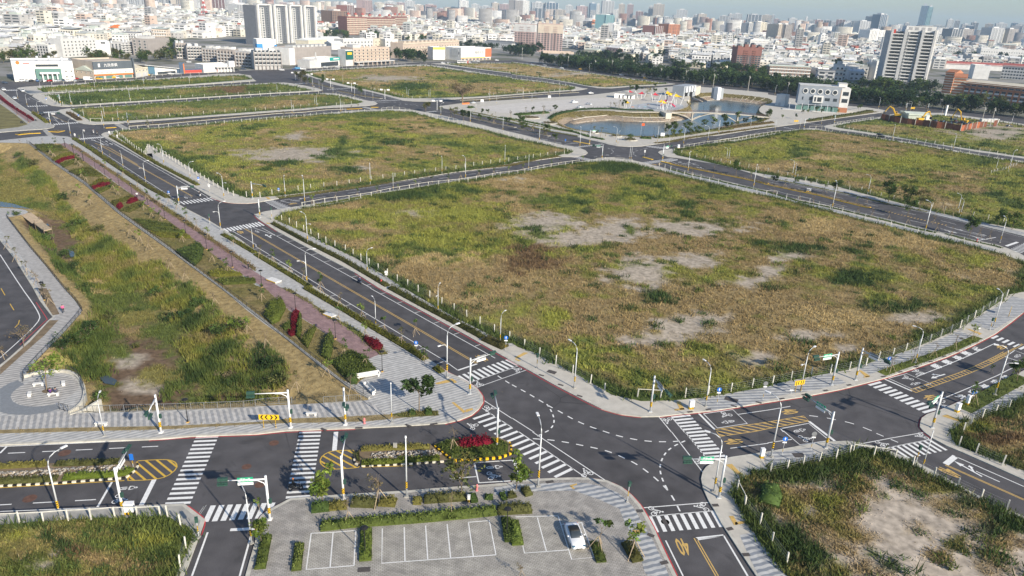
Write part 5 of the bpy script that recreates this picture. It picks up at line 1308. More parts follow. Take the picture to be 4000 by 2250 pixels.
# fences of the plots: cream posts with wires or a top rail
_po=MB().box(-.075,-.075,-.15,.075,.075,1.6).bd('post',M['post'])
POST=_po.data
bpy.data.objects.remove(_po)
FEN=[('wire',4.0,"11' 26,77 33,80 47,87 62,95 75,102 91,108 109,119 128,130 148,141 12' 170,8 194,20 220,34 248,48 22' 6,55 22,65 38,73 56,83 74,92 93,104",'post and wire fence of the big plot along the main street'),('rail',3.6,"22' 93,104 104,106 115,108",'short railed fence on the rounded corner of the big plot'),('rail',3.6,"22' 126,110 139,112 152,111",'short railed gate fence on the near corner of the big plot'),('wire',4.1,"22' 174,110 219,104 242,100 32' 6,96 27,91 46,88 82,82 98,78 114,71 128,67 141,62 154,58 166,52 176,48 186,43 194,39 202,33 210,28 218,23 224,19 230,15 242,6",'post and wire fence of the big plot along the curving street'),('rail',4.0,"21' 148,22 164,28 182,33 201,38 221,43 241,48 252,51 31' 6,51 16,54 40,59 52,63 77,69 104,77 130,83 159,91 190,97 222,106",'white railed fence of the big plot along the avenue'),('rail',3.8,"11 465,640 590,617 715,592 910,570 1130,540 1355,490 1700,430? 2090,390 2475,322 21 65,305 315,250 480,225 710,192".replace('?',''),'white railed fence of the big plot along the cross street'),('rail',4.0,"21' 85,18 100,17 115,18 124,20",'white railed fence on the far corner of the big plot'),('wire',4.4,"01' 248,53 11' 3,54 10,52 36,48 60,44 72,43 96,40 119,36 140,34 150,32 170,29 197,26 216,23 234,20 242,19 21' 2,17 10,16 40,11 54,10",'post and wire fence of the second plot along the cross street'),('wire',4.0,"01' 235,52 225,47 212,40 197,31 185,24 173,16 160,8 149,3 A' 235,128 212,111 199,100 189,93",'post and wire fence of the second plot along the main street'),('wire',4.0,"C' 9,55 23,59 53,64 68,68 84,73 101,77 118,82 136,86 155,91 174,96 194,99 215,104 231,109 240,114",'post and wire fence of the second plot along the avenue'),('wire',4.2,"A' 189,92 215,86 257,84 B' 2,86 21,84 44,82 69,79 92,78 116,76 138,74 160,72",'post fence of the second plot along the divided street'),('rail',4.2,"B' 170,72 188,70 205,71 220,74",'railed fence at the far corner of the second plot'),('wire',7.0,"A' 131,45 145,42 172,41 198,40 224,39 250,37 B' 13,42 32,41 50,40",'post fence of the middle strip plot at upper left'),('wire',5.0,"A' 117,45 104,46 93,44 83,38 78,34",'post fence at the left end of the middle strip plot'),('rail',6.6,"A' 80,28 124,26 175,24 220,21 257,19 00' 200,87 235,85 257,84",'long white rail between the first two strip plots'),('wire',7.0,"A' 86,25 108,24 130,23 153,22 174,20 206,19 238,17",'post fence of the plot facing the shop fronts'),('rail',7.0,"A' 84,13 121,11 150,9 200,6 257,3 00' 150,77 200,75 230,74",'long white rail facing the shop fronts'),('rail',6.5,"A' 140,49 166,48 191,46 228,44 257,42 B' 14,46 38,45 56,44 72,44",'long white rail along the narrow lane at upper left'),('wire',5.5,"A' 183,72 197,70 224,69 251,66 B' 19,68 48,65 79,63 99,63 119,61 129,60",'post fence of the third plot along the divided street'),('wire',4.0,"A' 147,72 139,67 130,64 B'",'x'),('rail',4.5,"A' 147,73 158,73 174,73",'railed fence at the left corner of the third plot'),('wire',4.5,"B' 137,57 124,52 110,50 100,47 88,44",'post fence of the third plot along the far boulevard'),('wire',5.0,"B' 256,54 231,52 219,52 207,50 192,46 180,43 162,39 148,36",'post fence of the wide far plot along the boulevard'),('rail',6.0,"10' 50,71 70,70 90,68 120,67 150,65",'long white rail along the far shop road'),('rail',6.5,"10' 165,65 180,66 200,70 230,74 257,78 20' 15,80 35,83 60,86",'white rail along the thin lane of the far plots'),('wire',6.5,"10' 195,66 220,69 250,72 20' 15,77 40,80 65,84",'post fence of the farthest plot'),('wire',5.5,"C' 111,22 133,20 161,19 182,18 208,16 234,14",'post fence of the wide far plot along the car park street'),('rail',4.0,"E' 0,96 8,94 24,92 40,89 55,86 70,84 84,82 98,80 104,79",'white railed fence of the right plot along the pond street'),('rail',4.0,"D' 179,104 197,101 215,98 232,96 257,92",'white railed fence near the avenue crossing'),('wire',4.2,"D' 163,110 181,114 194,117 206,120 218,122 232,126 245,128 31' 9,30 18,32 28,34 38,37 48,39 59,41 70,44 82,46 92,47 104,51 116,54 128,56 140,59 153,62 166,64 178,67 192,70 205,73 220,76 234,79 249,83",'post and wire fence of the right plot along the avenue'),('rail',4.0,"E' 150,72 159,72 170,72 188,78 210,80 234,83 F' 0,48 18,50 33,52 56,56 72,60 96,64 112,66 129,69",'white rail along the lane below the scrap yard'),('wire',4.5,"E' 192,70 210,72 222,76 245,80 F' 9,47 16,48 32,50 46,52 61,54 77,57 92,60 112,62 129,66",'post fence of the plot below the scrap yard'),('rail',4.0,"E' 190,66 218,62 240,59 257,56",'railed fence left of the scrap yard'),('wire',4.0,"F' 115,82 120,80 124,80 130,78 134,76 140,74",'post fence beside the concrete yard'),('rail',2.45,"03' -4,94 20,93 44,92 68,90 92,89 115,87 139,87 152,86 169,86",'white railed fence of the lower left lot'),('wire',2.6,"03' 169,86 180,94 192,104",'posts on the clipped corner of the lower left lot'),('wire',2.7,"03' 187,117 182,134 175,145",'leaning posts on the right side of the lower left lot'),('wire',2.7,"33' 2,42 21,38 43,32 68,28 85,22",'posts along the sandy lot beside the striped pavement'),('rail',2.7,"33' 85,22 96,23 113,26 128,28",'railed fence of the sandy lot at the crosswalk'),('wire',2.8,"33' 145,35 166,46 189,56 214,68 253,86",'posts of the sandy lot along the lower right street'),('rail',2.7,"23' 226,60 234,76",'short railed fence at the sandy lot corner'),('wire',3.2,"23' 234,76 251,96 33' 11,126 31,145",'posts of the sandy lot along the striped pavement'),('rail',2.7,"33' 192,14 209,20",'short railed fence of the brown weed lot'),('wire',3.4,"33' 209,21 240,36 257,42",'posts of the brown weed lot along the lower right street'),('wire',3.4,"32' 196,145 206,135 221,128 237,124 252,117",'posts of the brown weed lot along the inner bend')]
for kind,sp,s,lb in FEN:
 if lb=='x':
  continue
 line=W(s,KZ)
 q=rsm(line,sp)
 t=tg('plot_fence',lb,'fence',(0,0,0),0,'plot fences')
 for i,p in enumerate(q):
  o=ob('post',POST,t,(p[0],p[1],KZ),U_(0,1.5))
  o.rotation_euler=(random.gauss(0,.02),random.gauss(0,.02),U_(0,1.5))
  o.scale=(1,1,U_(.94,1.08))
 if kind=='rail':
  for a,b in zip(q,q[1:]):
   MB().tube([(a[0],a[1],KZ+1.52),(b[0],b[1],KZ+1.52)],.055,5).bd('rail',M['post'],t)
 else:
  m=MB()
  for z in (.35,.7,1.05,1.4):
   m.tube([(p[0],p[1],KZ+z) for p in q],.008,3,cap=False)
  m.bd('wires',M['wire'],t)
# iron railing of the wetland and other dark fences
def rlg(s,z,lb,h=1.15,sp=1.8,mat='iron',bars=True,sm=0,name='railing',dens=.28,group='dark railings',zpx=None):
 line=W(s,zpx if zpx is not None else z)
 if sm:
  line=smo(line,sm)
 t=tg(name,lb,'railing',(0,0,0),0,group)
 q=rsm(line,sp)
 for p in q:
  MB().tube([(p[0],p[1],z),(p[0],p[1],z+h)],.035,5).bd('post',M[mat],t)
 for zz in (.15,h):
  MB().tube([(p[0],p[1],z+zz) for p in q],.03,5).bd('rail',M[mat],t)
 if bars:
  m=MB()
  for p in rsm(line,dens):
   m.tube([(p[0],p[1],z+.15),(p[0],p[1],z+h)],.012,3,cap=False)
  m.bd('bars',M[mat],t,kind='stuff')
 return t
rlg("A' 44,108 01' 30,0 55,20 85,40 120,70 170,106 224,146 12' 35,54 70,82 93,99 114,111",KZ,'long dark iron railing between promenade lawn and wetland',sp=2.0)
MB().kerb(W("A' 44,108 01' 30,0 55,20 85,40 120,70 170,106 224,146 12' 35,54 70,82 93,99 114,111",KZ),.35,-1.2,KZ+.25).bd('retaining_wall',M['con2'],None,label='low grey retaining wall under the long iron railing',category='wall')
rlg("02' 70,126 100,125 180,123 257,120 12' 0,118 40,116",KZ,'dark railing with pale top bars along the wetland walk',sp=1.8,mat='gp')
rlg("12' 68,116 114,113",KZ,'short dark railing at the plaza end of the wetland',sp=1.8,mat='gp')
rlg("02' 24,90 23,96",KZ,'short dark railing at the left of the round lookout',sp=1.2)
rlg("02' 60,84 70,85 78,89 84,98 86,108",KZ+.15,'curved dark railing on the wall of the round lookout',sp=1.2,sm=2,zpx=KZ)
rlg("02' 60,122 70,125",KZ,'dark stair railing below the lookout wall',sp=.9)
rlg("01' 7,74 30,104 48,125 64,145 02' 77,14 83,23 76,32 62,48 40,70 23,89",KZ,'dark low railing along the left walkway',h=.9,sp=2.0)
# TREES, HEDGES, BEDS
def lvs(name,c,r,col,parent,size,n,flat=.75,jit=.3,squash=1.0):
 k=len(c)
 i=RNG.integers(0,k,n)
 d=RNG.normal(0,1,(n,3))
 d/=np.linalg.norm(d,axis=1)[:,None]
 d*=(RNG.uniform(0,1,n)**.45)[:,None]*r[i][:,None]
 d[:,2]*=squash
 p=c[i]+d
 nrm=RNG.normal(0,1,(n,3))
 nrm[:,2]=np.abs(nrm[:,2])+flat
 nrm/=np.linalg.norm(nrm,axis=1)[:,None]
 u=np.cross(nrm,RNG.normal(0,1,(n,3)))
 u/=np.linalg.norm(u,axis=1)[:,None]
 v=np.cross(nrm,u)
 s=size*RNG.uniform(.6,1.4,n)[:,None]
 q=np.stack([p-u*s,p-v*s*.55,p+u*s,p+v*s*.55],1).reshape(-1,3)
 cc=col[i]*RNG.uniform(1-jit,1+jit,(n,1))
 return npm(name,q,np.arange(n*4).reshape(-1,4),M['leaf'],parent,np.repeat(cc,4,0))
LG=dict(lime=(.17,.24,.045),green=(.085,.135,.035),dark=(.045,.080,.026),olive=(.13,.135,.045),yellow=(.24,.22,.06),brown=(.19,.155,.085),deep=(.032,.062,.024))
def tpr(h,cw,base,col,nl,size,stakes=0,trunk=.07,nc=9,bare=0,fork=3,name='tree',lean=.0,squash=1.0,top=1.0):
 t=tg(name,'proto','tree')
 m=MB()
 cz=(h+base)/2
 lx,ly=random.gauss(0,lean),random.gauss(0,lean)
 m.tube([(0,0,-.1),(lx*.3,ly*.3,base*.5),(lx,ly,cz)],[trunk,trunk*.8,trunk*.45],6)
 tips=[]
 for k in range(fork+bare):
  a=U_(0,6.28)
  rr=cw*U_(.2,.42)
  z0,z1=U_(base*.75,cz),U_(cz,h*.93)
  e=(lx+rr*cos(a),ly+rr*sin(a),z1)
  m.tube([(lx*z0/cz,ly*z0/cz,z0),(lx+rr*.45*cos(a),ly+rr*.45*sin(a),(z0+z1)/2+.1),e],[trunk*.5,trunk*.36,trunk*.15],4)
  tips.append(e)
  for _ in range(2 if bare else 1):
   b=a+U_(-.9,.9)
   e2=(e[0]*.6+rr*.7*cos(b),e[1]*.6+rr*.7*sin(b),z1*.9+U_(0,.12)*h)
   m.tube([tuple((e[i]+(lx,ly,z0)[i])/2 for i in range(3)),e2],[trunk*.25,trunk*.1],3)
   tips.append(e2)
 m.bd('trunk',M['bark'],t)
 cs,rs,cl=[],[],[]
 for k in range(nc):
  if tips and random.random()<.5:
   c=random.choice(tips)
  else:
   a,rr=U_(0,6.28),cw/2*math.sqrt(random.random())*.72
   zz=base+(h-base)*U_(.12,.88)
   f=sin(pi*min(1,max(0,(zz-base)/(h-base)))**.8)*.75+.35
   c=(lx+rr*f*cos(a),ly+rr*f*sin(a),zz)
  cs.append(c)
  rs.append(cw*U_(.14,.27)*top)
  b=NA(LG[col])*U_(.72,1.32)
  cl.append(b*NA((U_(.88,1.18),1,U_(.8,1.1))))
 if nl:
  lvs('crown',NA(cs),NA(rs),NA(cl),t,size,nl,squash=squash)
 for k in range(stakes):
  a=2*pi*k/stakes+.4
  MB().tube([(.85*cos(a),.85*sin(a),-.05),(.06*cos(a),.06*sin(a),1.35)],.035,5).bd('stake',M['stake'],t)
 PROTO.append(t)
 return t
TP={}
TP['sap']=[tpr(3.3,1.5,1.5,c,130,.15,3,.04,6,name='young_tree',lean=.15) for c in ('green','lime','green')]
TP['dry']=[tpr(3.2,1.6,1.5,c,60,.13,3,.035,5,3,name='young_tree',lean=.15) for c in ('brown','olive')]
TP['bare']=[tpr(3.4,1.4,1.3,'brown',16,.1,3,.035,5,5,name='bare_sapling',lean=.1) for _ in range(2)]
TP['yel']=[tpr(4.0,2.2,1.2,c,150,.2,3,.045,7,2,name='young_tree',lean=.1) for c in ('yellow','olive')]
TP['mid']=[tpr(5.4,4.0,1.7,c,700,.27,0,.09,12,name='street_tree',lean=.25) for c in ('green','dark','green')]
TP['midlime']=[tpr(5.0,3.4,1.6,'lime',560,.24,0,.08,11,name='street_tree',lean=.25) for _ in range(2)]
TP['spread']=[tpr(6.0,5.6,2.4,'olive',420,.26,0,.1,14,5,name='street_tree',lean=.3,squash=.5)]
TP['belt']=[tpr(11.0,9.5,1.8,c,800,.7,0,.22,24,name='belt_tree',top=1.05) for c in ('deep','dark','deep','dark')]
TP['beltg']=[tpr(9.5,9.5,1.8,c,700,.65,0,.22,18,name='broadleaf_tree',top=1.05) for c in ('green','dark')]
TP['round']=[tpr(7.5,7.5,1.4,c,620,.45,0,.2,18,name='broadleaf_tree',top=1.1) for c in ('olive','green')]
def tree(kind,s,label,top=None,group=None,sc=1.0,z=KZ):
 b=G(px(s)[0],z)
 p=random.choice(TP[kind])
 if top:
  h0={'sap':3.3,'dry':3.2,'bare':3.4,'yel':4.0,'mid':5.4,'midlime':5.0,'spread':6.0,'belt':11.0,'beltg':9.5,'round':7.5}[kind]
  sc=min(max(H(s,s.split()[0]+' '+top,z)/h0,.55),2.0)
 return place(cpt(p),(b[0],b[1],z),U_(0,6.28),sc*U_(.94,1.06) if not top else sc,label,group)
def trow(desc,kind,s,tp=None):
 tl=None
 i=0
 for k in s.split():
  if ',' not in k:
   tl=k
   continue
  a,_,b=k.partition('>')
  kk=kind if isinstance(kind,str) else kind[i%len(kind)]
  adj={'sap':'staked young green','dry':'staked thin-leaved young','bare':'leafless staked young','yel':'yellowish young','mid':'leafy','midlime':'bright green','spread':'sparse spreading','round':'round-crowned'}[kk]
  tree(kk,tl+' '+a,'%s tree %s, %s tree of its row'%(adj,desc,nth(i)),b or None,'trees '+desc)
  i+=1
trow('in the hedge by the main street',('sap','sap','dry'),"01' 106,24 124,32 139,44 148,56 161,61 170,60 178,66 188,76 198,86 209,94 235,101 11' 4,114 17,119 34,130 48,138 65,144 12' 65,6 84,19 106,30 129,44 146,56 169,74 160,47")
trow('on the promenade lawn','sap',"01' 51,10 54,13 78,19 82,23 82,34 87,38 114,46 119,52 145,66 153,74 162,78 184,98 214,118 229,128 12' 6,12 89,68 110,78 83,34 110,48")
trow('on the dry wetland bank',('sap','bare','dry'),"01' 80,50 62,34 131,91 141,98 150,106 172,125 91,60 186,136 02' 216,16 249,44 12' 10,58 41,102 72,88 96,106")
trow('beside the left walkway','dry',"01' 8,105 17,118 28,131 38,141 02' 44,10 3,70 50,17")
trow('in the parking beds',('midlime','dry','spread','bare','bare','midlime','sap','sap','dry','midlime','sap'),"13' 67,72>60,38 124,72>116,38 206,66>204,27 93,90 196,82 23' 4,58>4,26 86,118>87,86 122,124>120,88 9,145>13,131 13' 6,113>6,88 3,78>2,74")
tree('bare',"13' 198,17",'leafless young tree on the median island beside red shrubs',"198,-7",'bare saplings',z=.3)
tree('mid',"12' 164,124",'tall young tree with two leaf clumps on the striped plaza',"165,86")
trow('in the right verges',('sap','mid','sap','bare','bare','bare','bare','sap'),"32' 206,115>204,94 250,94>254,72 224,85>225,79 123,84 146,74 166,69 187,61 205,50")
trow('in the avenue median',('mid','dry','mid','sap','mid','sap','dry','mid'),"31' 6,41>6,31 17,43 28,41>28,36 56,49>54,36 69,52 89,58>92,52 99,59>99,52 43,42>45,38 140,72 166,80 202,93 21' 203,26 225,31 240,33>241,27 252,35>251,30")
trow('on the far side of the avenue',('mid','mid','spread','dry','bare','bare','bare'),"31' 121,58>123,37 137,62>137,42 152,66>154,45 174,70>175,48 185,73 202,76 215,80 231,82 245,86 108,45>108,36 80,43>81,30 67,35>67,32 13,33 42,33>43,24 30,30>30,22")
trow('on the near side of the avenue','bare',"31' 6,50 31,56 45,60 74,66 90,70 104,74 121,76 140,80 169,88 184,92 222,96 212,93 21' 181,31 202,35")
trow('along the cross street','sap',"11' 57,60 80,56>80,45 102,53>103,43 122,49>122,40 143,45>143,40 160,43>160,35 177,40>178,32 193,38>193,29 206,36>205,24 224,33>225,22 239,30>239,22 254,28>254,21 21' 11,26>11,19 26,24>27,18 40,22>40,15 49,20>49,14 71,17>71,11")
trow('along the upper avenue',('spread','mid','mid','mid','dry'),"C' 56,61>56,40 71,64>72,44 80,64>80,47 96,64>98,52 120,68>119,54 34,51>37,40 113,66>112,57 142,70>144,57 169,80>169,64 183,81>183,65 201,90>202,74 219,98>219,84 164,72 206,86 50,60>48,42 10,42>8,33")
trow('in the pond park lawn',('dry','mid','dry','mid','dry','yel'),"C' 147,58>148,44 101,52>102,46 172,50>172,40 110,53>110,46 200,56>200,36 116,57>116,52 179,53>178,47 184,49>183,40 211,52>212,44 220,48>220,37 123,53>123,48 D' 34,77>34,66 44,85>43,68 92,92>92,80 74,38>74,24 82,40>83,25 60,37>61,27 68,38")
trow('by the pond fence',('mid','mid','midlime','mid','midlime'),"D' 152,83>154,64 164,78>164,60 161,87>161,72 184,79>186,60 174,86>174,72 189,83>190,72 200,83>200,67 210,80>210,71 212,70>213,56 225,69>226,52 245,65>245,48 247,74>247,60 E' 35,58>35,43 13,70>15,61 33,68>33,59 45,66>45,54 60,64>61,50 70,64>71,57 84,58>84,40 13,60>12,50 86,54>88,48 23,70>23,62")
trow('by the round-window building',('mid','midlime','mid'),"E' 139,48>140,40 148,47>148,40 162,45>163,36 169,47>169,40 201,43>201,36 230,42>230,33 98,33>98,24 106,56>108,49 128,56>127,47 233,40>234,32 197,47>196,43 210,39>211,35")
trow('by the play court',('mid','mid','yel','mid','mid'),"D' 93,13>92,2 102,16>103,0 119,20>119,-1 131,16>131,6 132,7>132,-2 111,10>111,4 150,12>150,6")
trow('along the divided street',('yel','yel','bare'),"B' 8,72>8,64 12,64>12,58 39,70>40,60 48,69>48,62 62,69>62,61 80,68>80,60 122,69>122,62 132,66>132,61 47,78>46,71 12,80>11,72 A' 240,83>240,70 248,76>248,69 210,75>210,69 223,70>223,65")
trow('along the car park street',('yel','yel','dry'),"C' 125,21>125,9 149,20>149,11 156,20>156,11 174,20>174,15 195,18>195,12 118,25>118,16 38,27>38,20 40,15>40,10 208,21>208,13 244,17>244,11 104,24>104,17")
trow('by the far boulevard',('round',),"B' 40,24>39,7 48,30>47,17 56,29>56,19 36,22>35,9 138,45>137,32 133,40>133,30 72,29>72,22 76,22>76,18 242,72>240,58")
trow('by the far left junction',('dry','sap'),"A' 69,107>69,100 91,113>91,98 33,108>34,103 101,50>102,44 54,56>53,52 129,101>129,94 160,118>160,108 178,129>178,124 11,33>13,29 82,126 88,130 124,139 129,145")
# lone fig tree, big and bare-branched
fb=G(px("C' 69,35")[0])
fh=H("C' 69,35","C' 68,3")
fig=tpr(fh,fh*1.30,fh*.42,'brown',900,.42,0,.55,30,16,8,name='fig_tree',squash=.6)
PROTO.remove(fig)
place(fig,(fb[0],fb[1],KZ),.5,1,'large bare-branched fig tree standing alone at the car park street')
# lookout shade tree
lb_=G(px("02' 47,103")[0],KZ)
lo=tpr(5.6,5.4,3.0,'lime',520,.2,0,.11,16,name='shade_tree',lean=.5,squash=.55)
PROTO.remove(lo)
place(lo,(lb_[0],lb_[1],KZ),2.4,1,'spreading bright green tree shading the round lookout')
bt_=tpr(4.2,3.4,1.6,'brown',260,.11,0,.07,14,8,name='blossom_tree',lean=.2)
PROTO.remove(bt_)
q_=G(px("02' 24,61")[0],KZ)
place(bt_,(q_[0],q_[1],KZ),.3,1,'pale brown bushy tree overhanging the loop road')
# belts and groves farther out
BELT=W("20 250,640 500,676 1000,752 1500,815 2000,862 2574,908 30 0,928 500,998 1180,1088 1700,1105 2574,1195 p 4300,520")
def gms(pts,hs,col,label,name='distant_trees',nl=150,size=.9):
 cs,rs,cl=[],[],[]
 for (x_,y_),h_ in zip(pts,hs):
  for _ in range(7):
   cs.append((x_+random.gauss(0,h_*.2),y_+random.gauss(0,h_*.2),h_*U_(.35,.88)))
   rs.append(h_*U_(.16,.27))
   cl.append(NA(LG[random.choice(col)])*U_(.7,1.35))
 o=lvs('foliage',NA(cs),NA(rs),NA(cl),None,size,nl*len(pts))
 o.name=name
 o['kind']='stuff'
 o['label']=label
 o['category']='trees'
bi,mass=0,[]
for row,(off,sp) in enumerate(((7,8),(15,9),(23,6),(31,6),(39,6),(48,7),(57,8))):
 bi=0
 for p in rsm(ofs(BELT,off),sp):
  p=(p[0]+random.gauss(0,1.6),p[1]+random.gauss(0,2.2))
  qx,qy=proj(p[0],p[1],0)
  if qx<2200 and row>1 or qx>4060:
   continue
  if 2480<qx<2760 and row>4 or 3100<qx and row>4 and random.random()<.5:
   continue
  if row>1:
   if qx>3560 and row>2 or qx>3700 and row>1:
    continue
   mass.append(p)
   continue
  kd=random.choice(('belt','belt','belt','beltg'))
  o=cpt(random.choice(TP[kd]))
  bi+=1
  lb='%s tree, %s from the left in the %s row of the far road belt'%('dense dark' if kd=='belt' else 'greener broad',nth(bi-1),'front' if row==0 else 'second')
  place(o,(p[0],p[1],0),U_(0,6.28),U_(.75,1.15),lb,'trees of the belt')
gms(mass,[U_(8.5,13) for _ in mass],('deep','dark','dark','green'),'dark tree mass behind the belt along the far road')
GROVE=[("00' -6,64 34,64 34,56 -6,57",16,'round','olive round tree left of the white clinic'),("00' 80,64 142,64 180,62 178,56 140,58 85,59",34,'round','bright olive tree behind the furniture store'),("00' 42,65 54,60",3,'round','olive tree behind the white clinic roof'),("00' 170,56 183,56 180,43 168,43",12,'beltg','dark tree between the grey apartment blocks'),("10' 64,39 125,40 125,35 64,33",34,'beltg','dark tree before the banded brick flats'),("10' 135,64 178,63 176,56 134,56",15,'belt','large dark tree beside the white furniture hall'),("10' 204,50 257,56 20' 20,60 20,50 10' 257,47 204,44",26,'belt','dark tree behind the white furniture hall'),("20' -3,57 32,56 32,49 -3,48",18,'belt','dark tree below the pink tower flats'),("10' 150,42 172,42 170,38 148,38",9,'beltg','tree behind the parapet row'),("20' 64,61 125,68 125,62 64,56",30,'belt','dark tree behind the belt below the low houses'),("20' 137,64 157,65 156,54 138,54",10,'belt','tall dark tree rising over the belt'),("20' 160,73 257,86 257,72 160,66",34,'beltg','tree behind the belt near the brick block'),("30' 56,72 70,76 70,64 56,62",7,'belt','tall dark tree beside the grey terrace'),("30' 78,72 110,82 110,72 92,66 80,66",14,'beltg','green tree left of the white tower'),("30' 88,90 150,100 170,100 160,88 115,86",26,'beltg','tree at the foot of the white tower'),("30' 170,106 257,119 257,113 185,101",14,'round','olive tree before the brick school'),("30' 178,60 212,62 212,56 179,54",12,'belt','dark tree behind the school roofs'),("30' 206,62 257,64 257,60 206,58",12,'belt','dark tree at the right edge behind the school'),("30' 28,47 47,47 47,42 28,42",9,'beltg','tree group under the striped office block'),("30' 57,50 90,52 90,48 57,47",12,'belt','tree of the dark line behind the low roofs'),("30' -2,78 56,83 56,76 -2,74",14,'beltg','tree before the brown terrace'),("20' 100,38 170,40 170,37 100,35",0,'belt',''),("20' 190,44 230,44 230,40 190,40",12,'belt','dark tree group in the middle city'),("00' -2,20 32,20 32,15 -2,15",10,'beltg','far dark tree group at upper left'),("00' 153,18 230,20 230,16 153,16",12,'belt','far dark tree among the upper left houses'),("10' 150,29 240,31 240,27 150,26",20,'beltg','tree of the green line behind the low houses')]
for s,n,kd,lb in GROVE:
 P=W(s)
 if n==0:
  continue
 pts=[]
 for i in range(n):
  if len(P)==2:
   p=(P[0][0]+(P[1][0]-P[0][0])*i/max(1,n-1),P[0][1]+(P[1][1]-P[0][1])*i/max(1,n-1))
  else:
   a=NA(P)
   for _ in range(200):
    p=(U_(a[:,0].min(),a[:,0].max()),U_(a[:,1].min(),a[:,1].max()))
    if inp([p[0]],[p[1]],P)[0]:
     break
  pts.append(p)
 pts.sort(key=lambda p:p[1])
 cut=len(pts)//2 if n>8 else n
 for i,p in enumerate(sorted(pts[:cut])):
  place(cpt(random.choice(TP[kd])),(p[0],p[1],0),U_(0,6.28),U_(.8,1.35),lb+(', %s from the left'%nth(i) if cut>1 else ''),'trees: '+lb)
 if pts[cut:]:
  gms(pts[cut:],[U_(7,11) for _ in pts[cut:]],{'round':('olive','green'),'belt':('deep','dark'),'beltg':('dark','green')}[kd],'tree mass: '+lb)
# hedges and shrub beds
def hdg(poly_or_line,wd,h,col,label,dens=26,size=.13,z=KZ,name='hedge',cat='hedge',group='hedges',flower=None,taper=.8):
 if wd:
  ln_=rsm(poly_or_line,1.0)
  ln_=ln_ if len(ln_)>1 else poly_or_line
  P=ofs(ln_,wd/2)+ofs(ln_,-wd/2)[::-1]
 else:
  P=list(poly_or_line)
 t=tg(name,label,cat,(0,0,0),0,group)
 P=ccw(P)
 v,f=sheet(P,(),.55)
 d=pdist(v[:,0],v[:,1],P)
 zt=z+h*(.2+.5*np.clip(d/.35,0,1))*(.55+.9*fbm(v[:,0],v[:,1],.9,5,3))
 base=NA(LG.get(col,col))
 nz=fbm(v[:,0],v[:,1],1.6,3,3)[:,None]
 cb=base*(.7+.6*nz)
 n=len(v)
 bd=np.where(d<1e-3)[0]
 npm('branches',np.c_[v,zt],f,M['leaf'],t,cb)
 m=MB()
 m.add([(a,b,z-.02) for a,b in P]+[(a,b,z+h*.3) for a,b in P],[(i,(i+1)%len(P),len(P)+(i+1)%len(P),len(P)+i) for i in range(len(P))])
 o=m.bd('stems',M['leaf'],t)
 at=o.data.color_attributes.new('tint','FLOAT_COLOR','POINT')
 at.data.foreach_set('color',np.tile(np.r_[base*.8,1.0],len(o.data.vertices)).astype(np.float32))
 x,y=sct(P,dens)
 if len(x)<6:
  return t
 dd=pdist(x,y,P)
 zz=z+h*(.25+.65*np.clip(dd/.3,0,1))*(.6+.75*fbm(x,y,.9,5,3))*RNG.uniform(.55,1.25,len(x))
 nz=fbm(x,y,1.6,3,3)
 c=base[None]*(.6+.8*nz)[:,None]
 if flower is not None:
  c=np.where((fbm(x,y,2.2,77,2)>.52)[:,None],NA(LG.get(flower,flower))[None]*(.6+.8*nz)[:,None],c)
 lvs('leaves',np.c_[x,y,zz],np.full(len(x),.16),c,t,size,int(len(x)*2.2),.1)
 return t
RED=(.17,.014,.024)
HY=(.16,.16,.03)
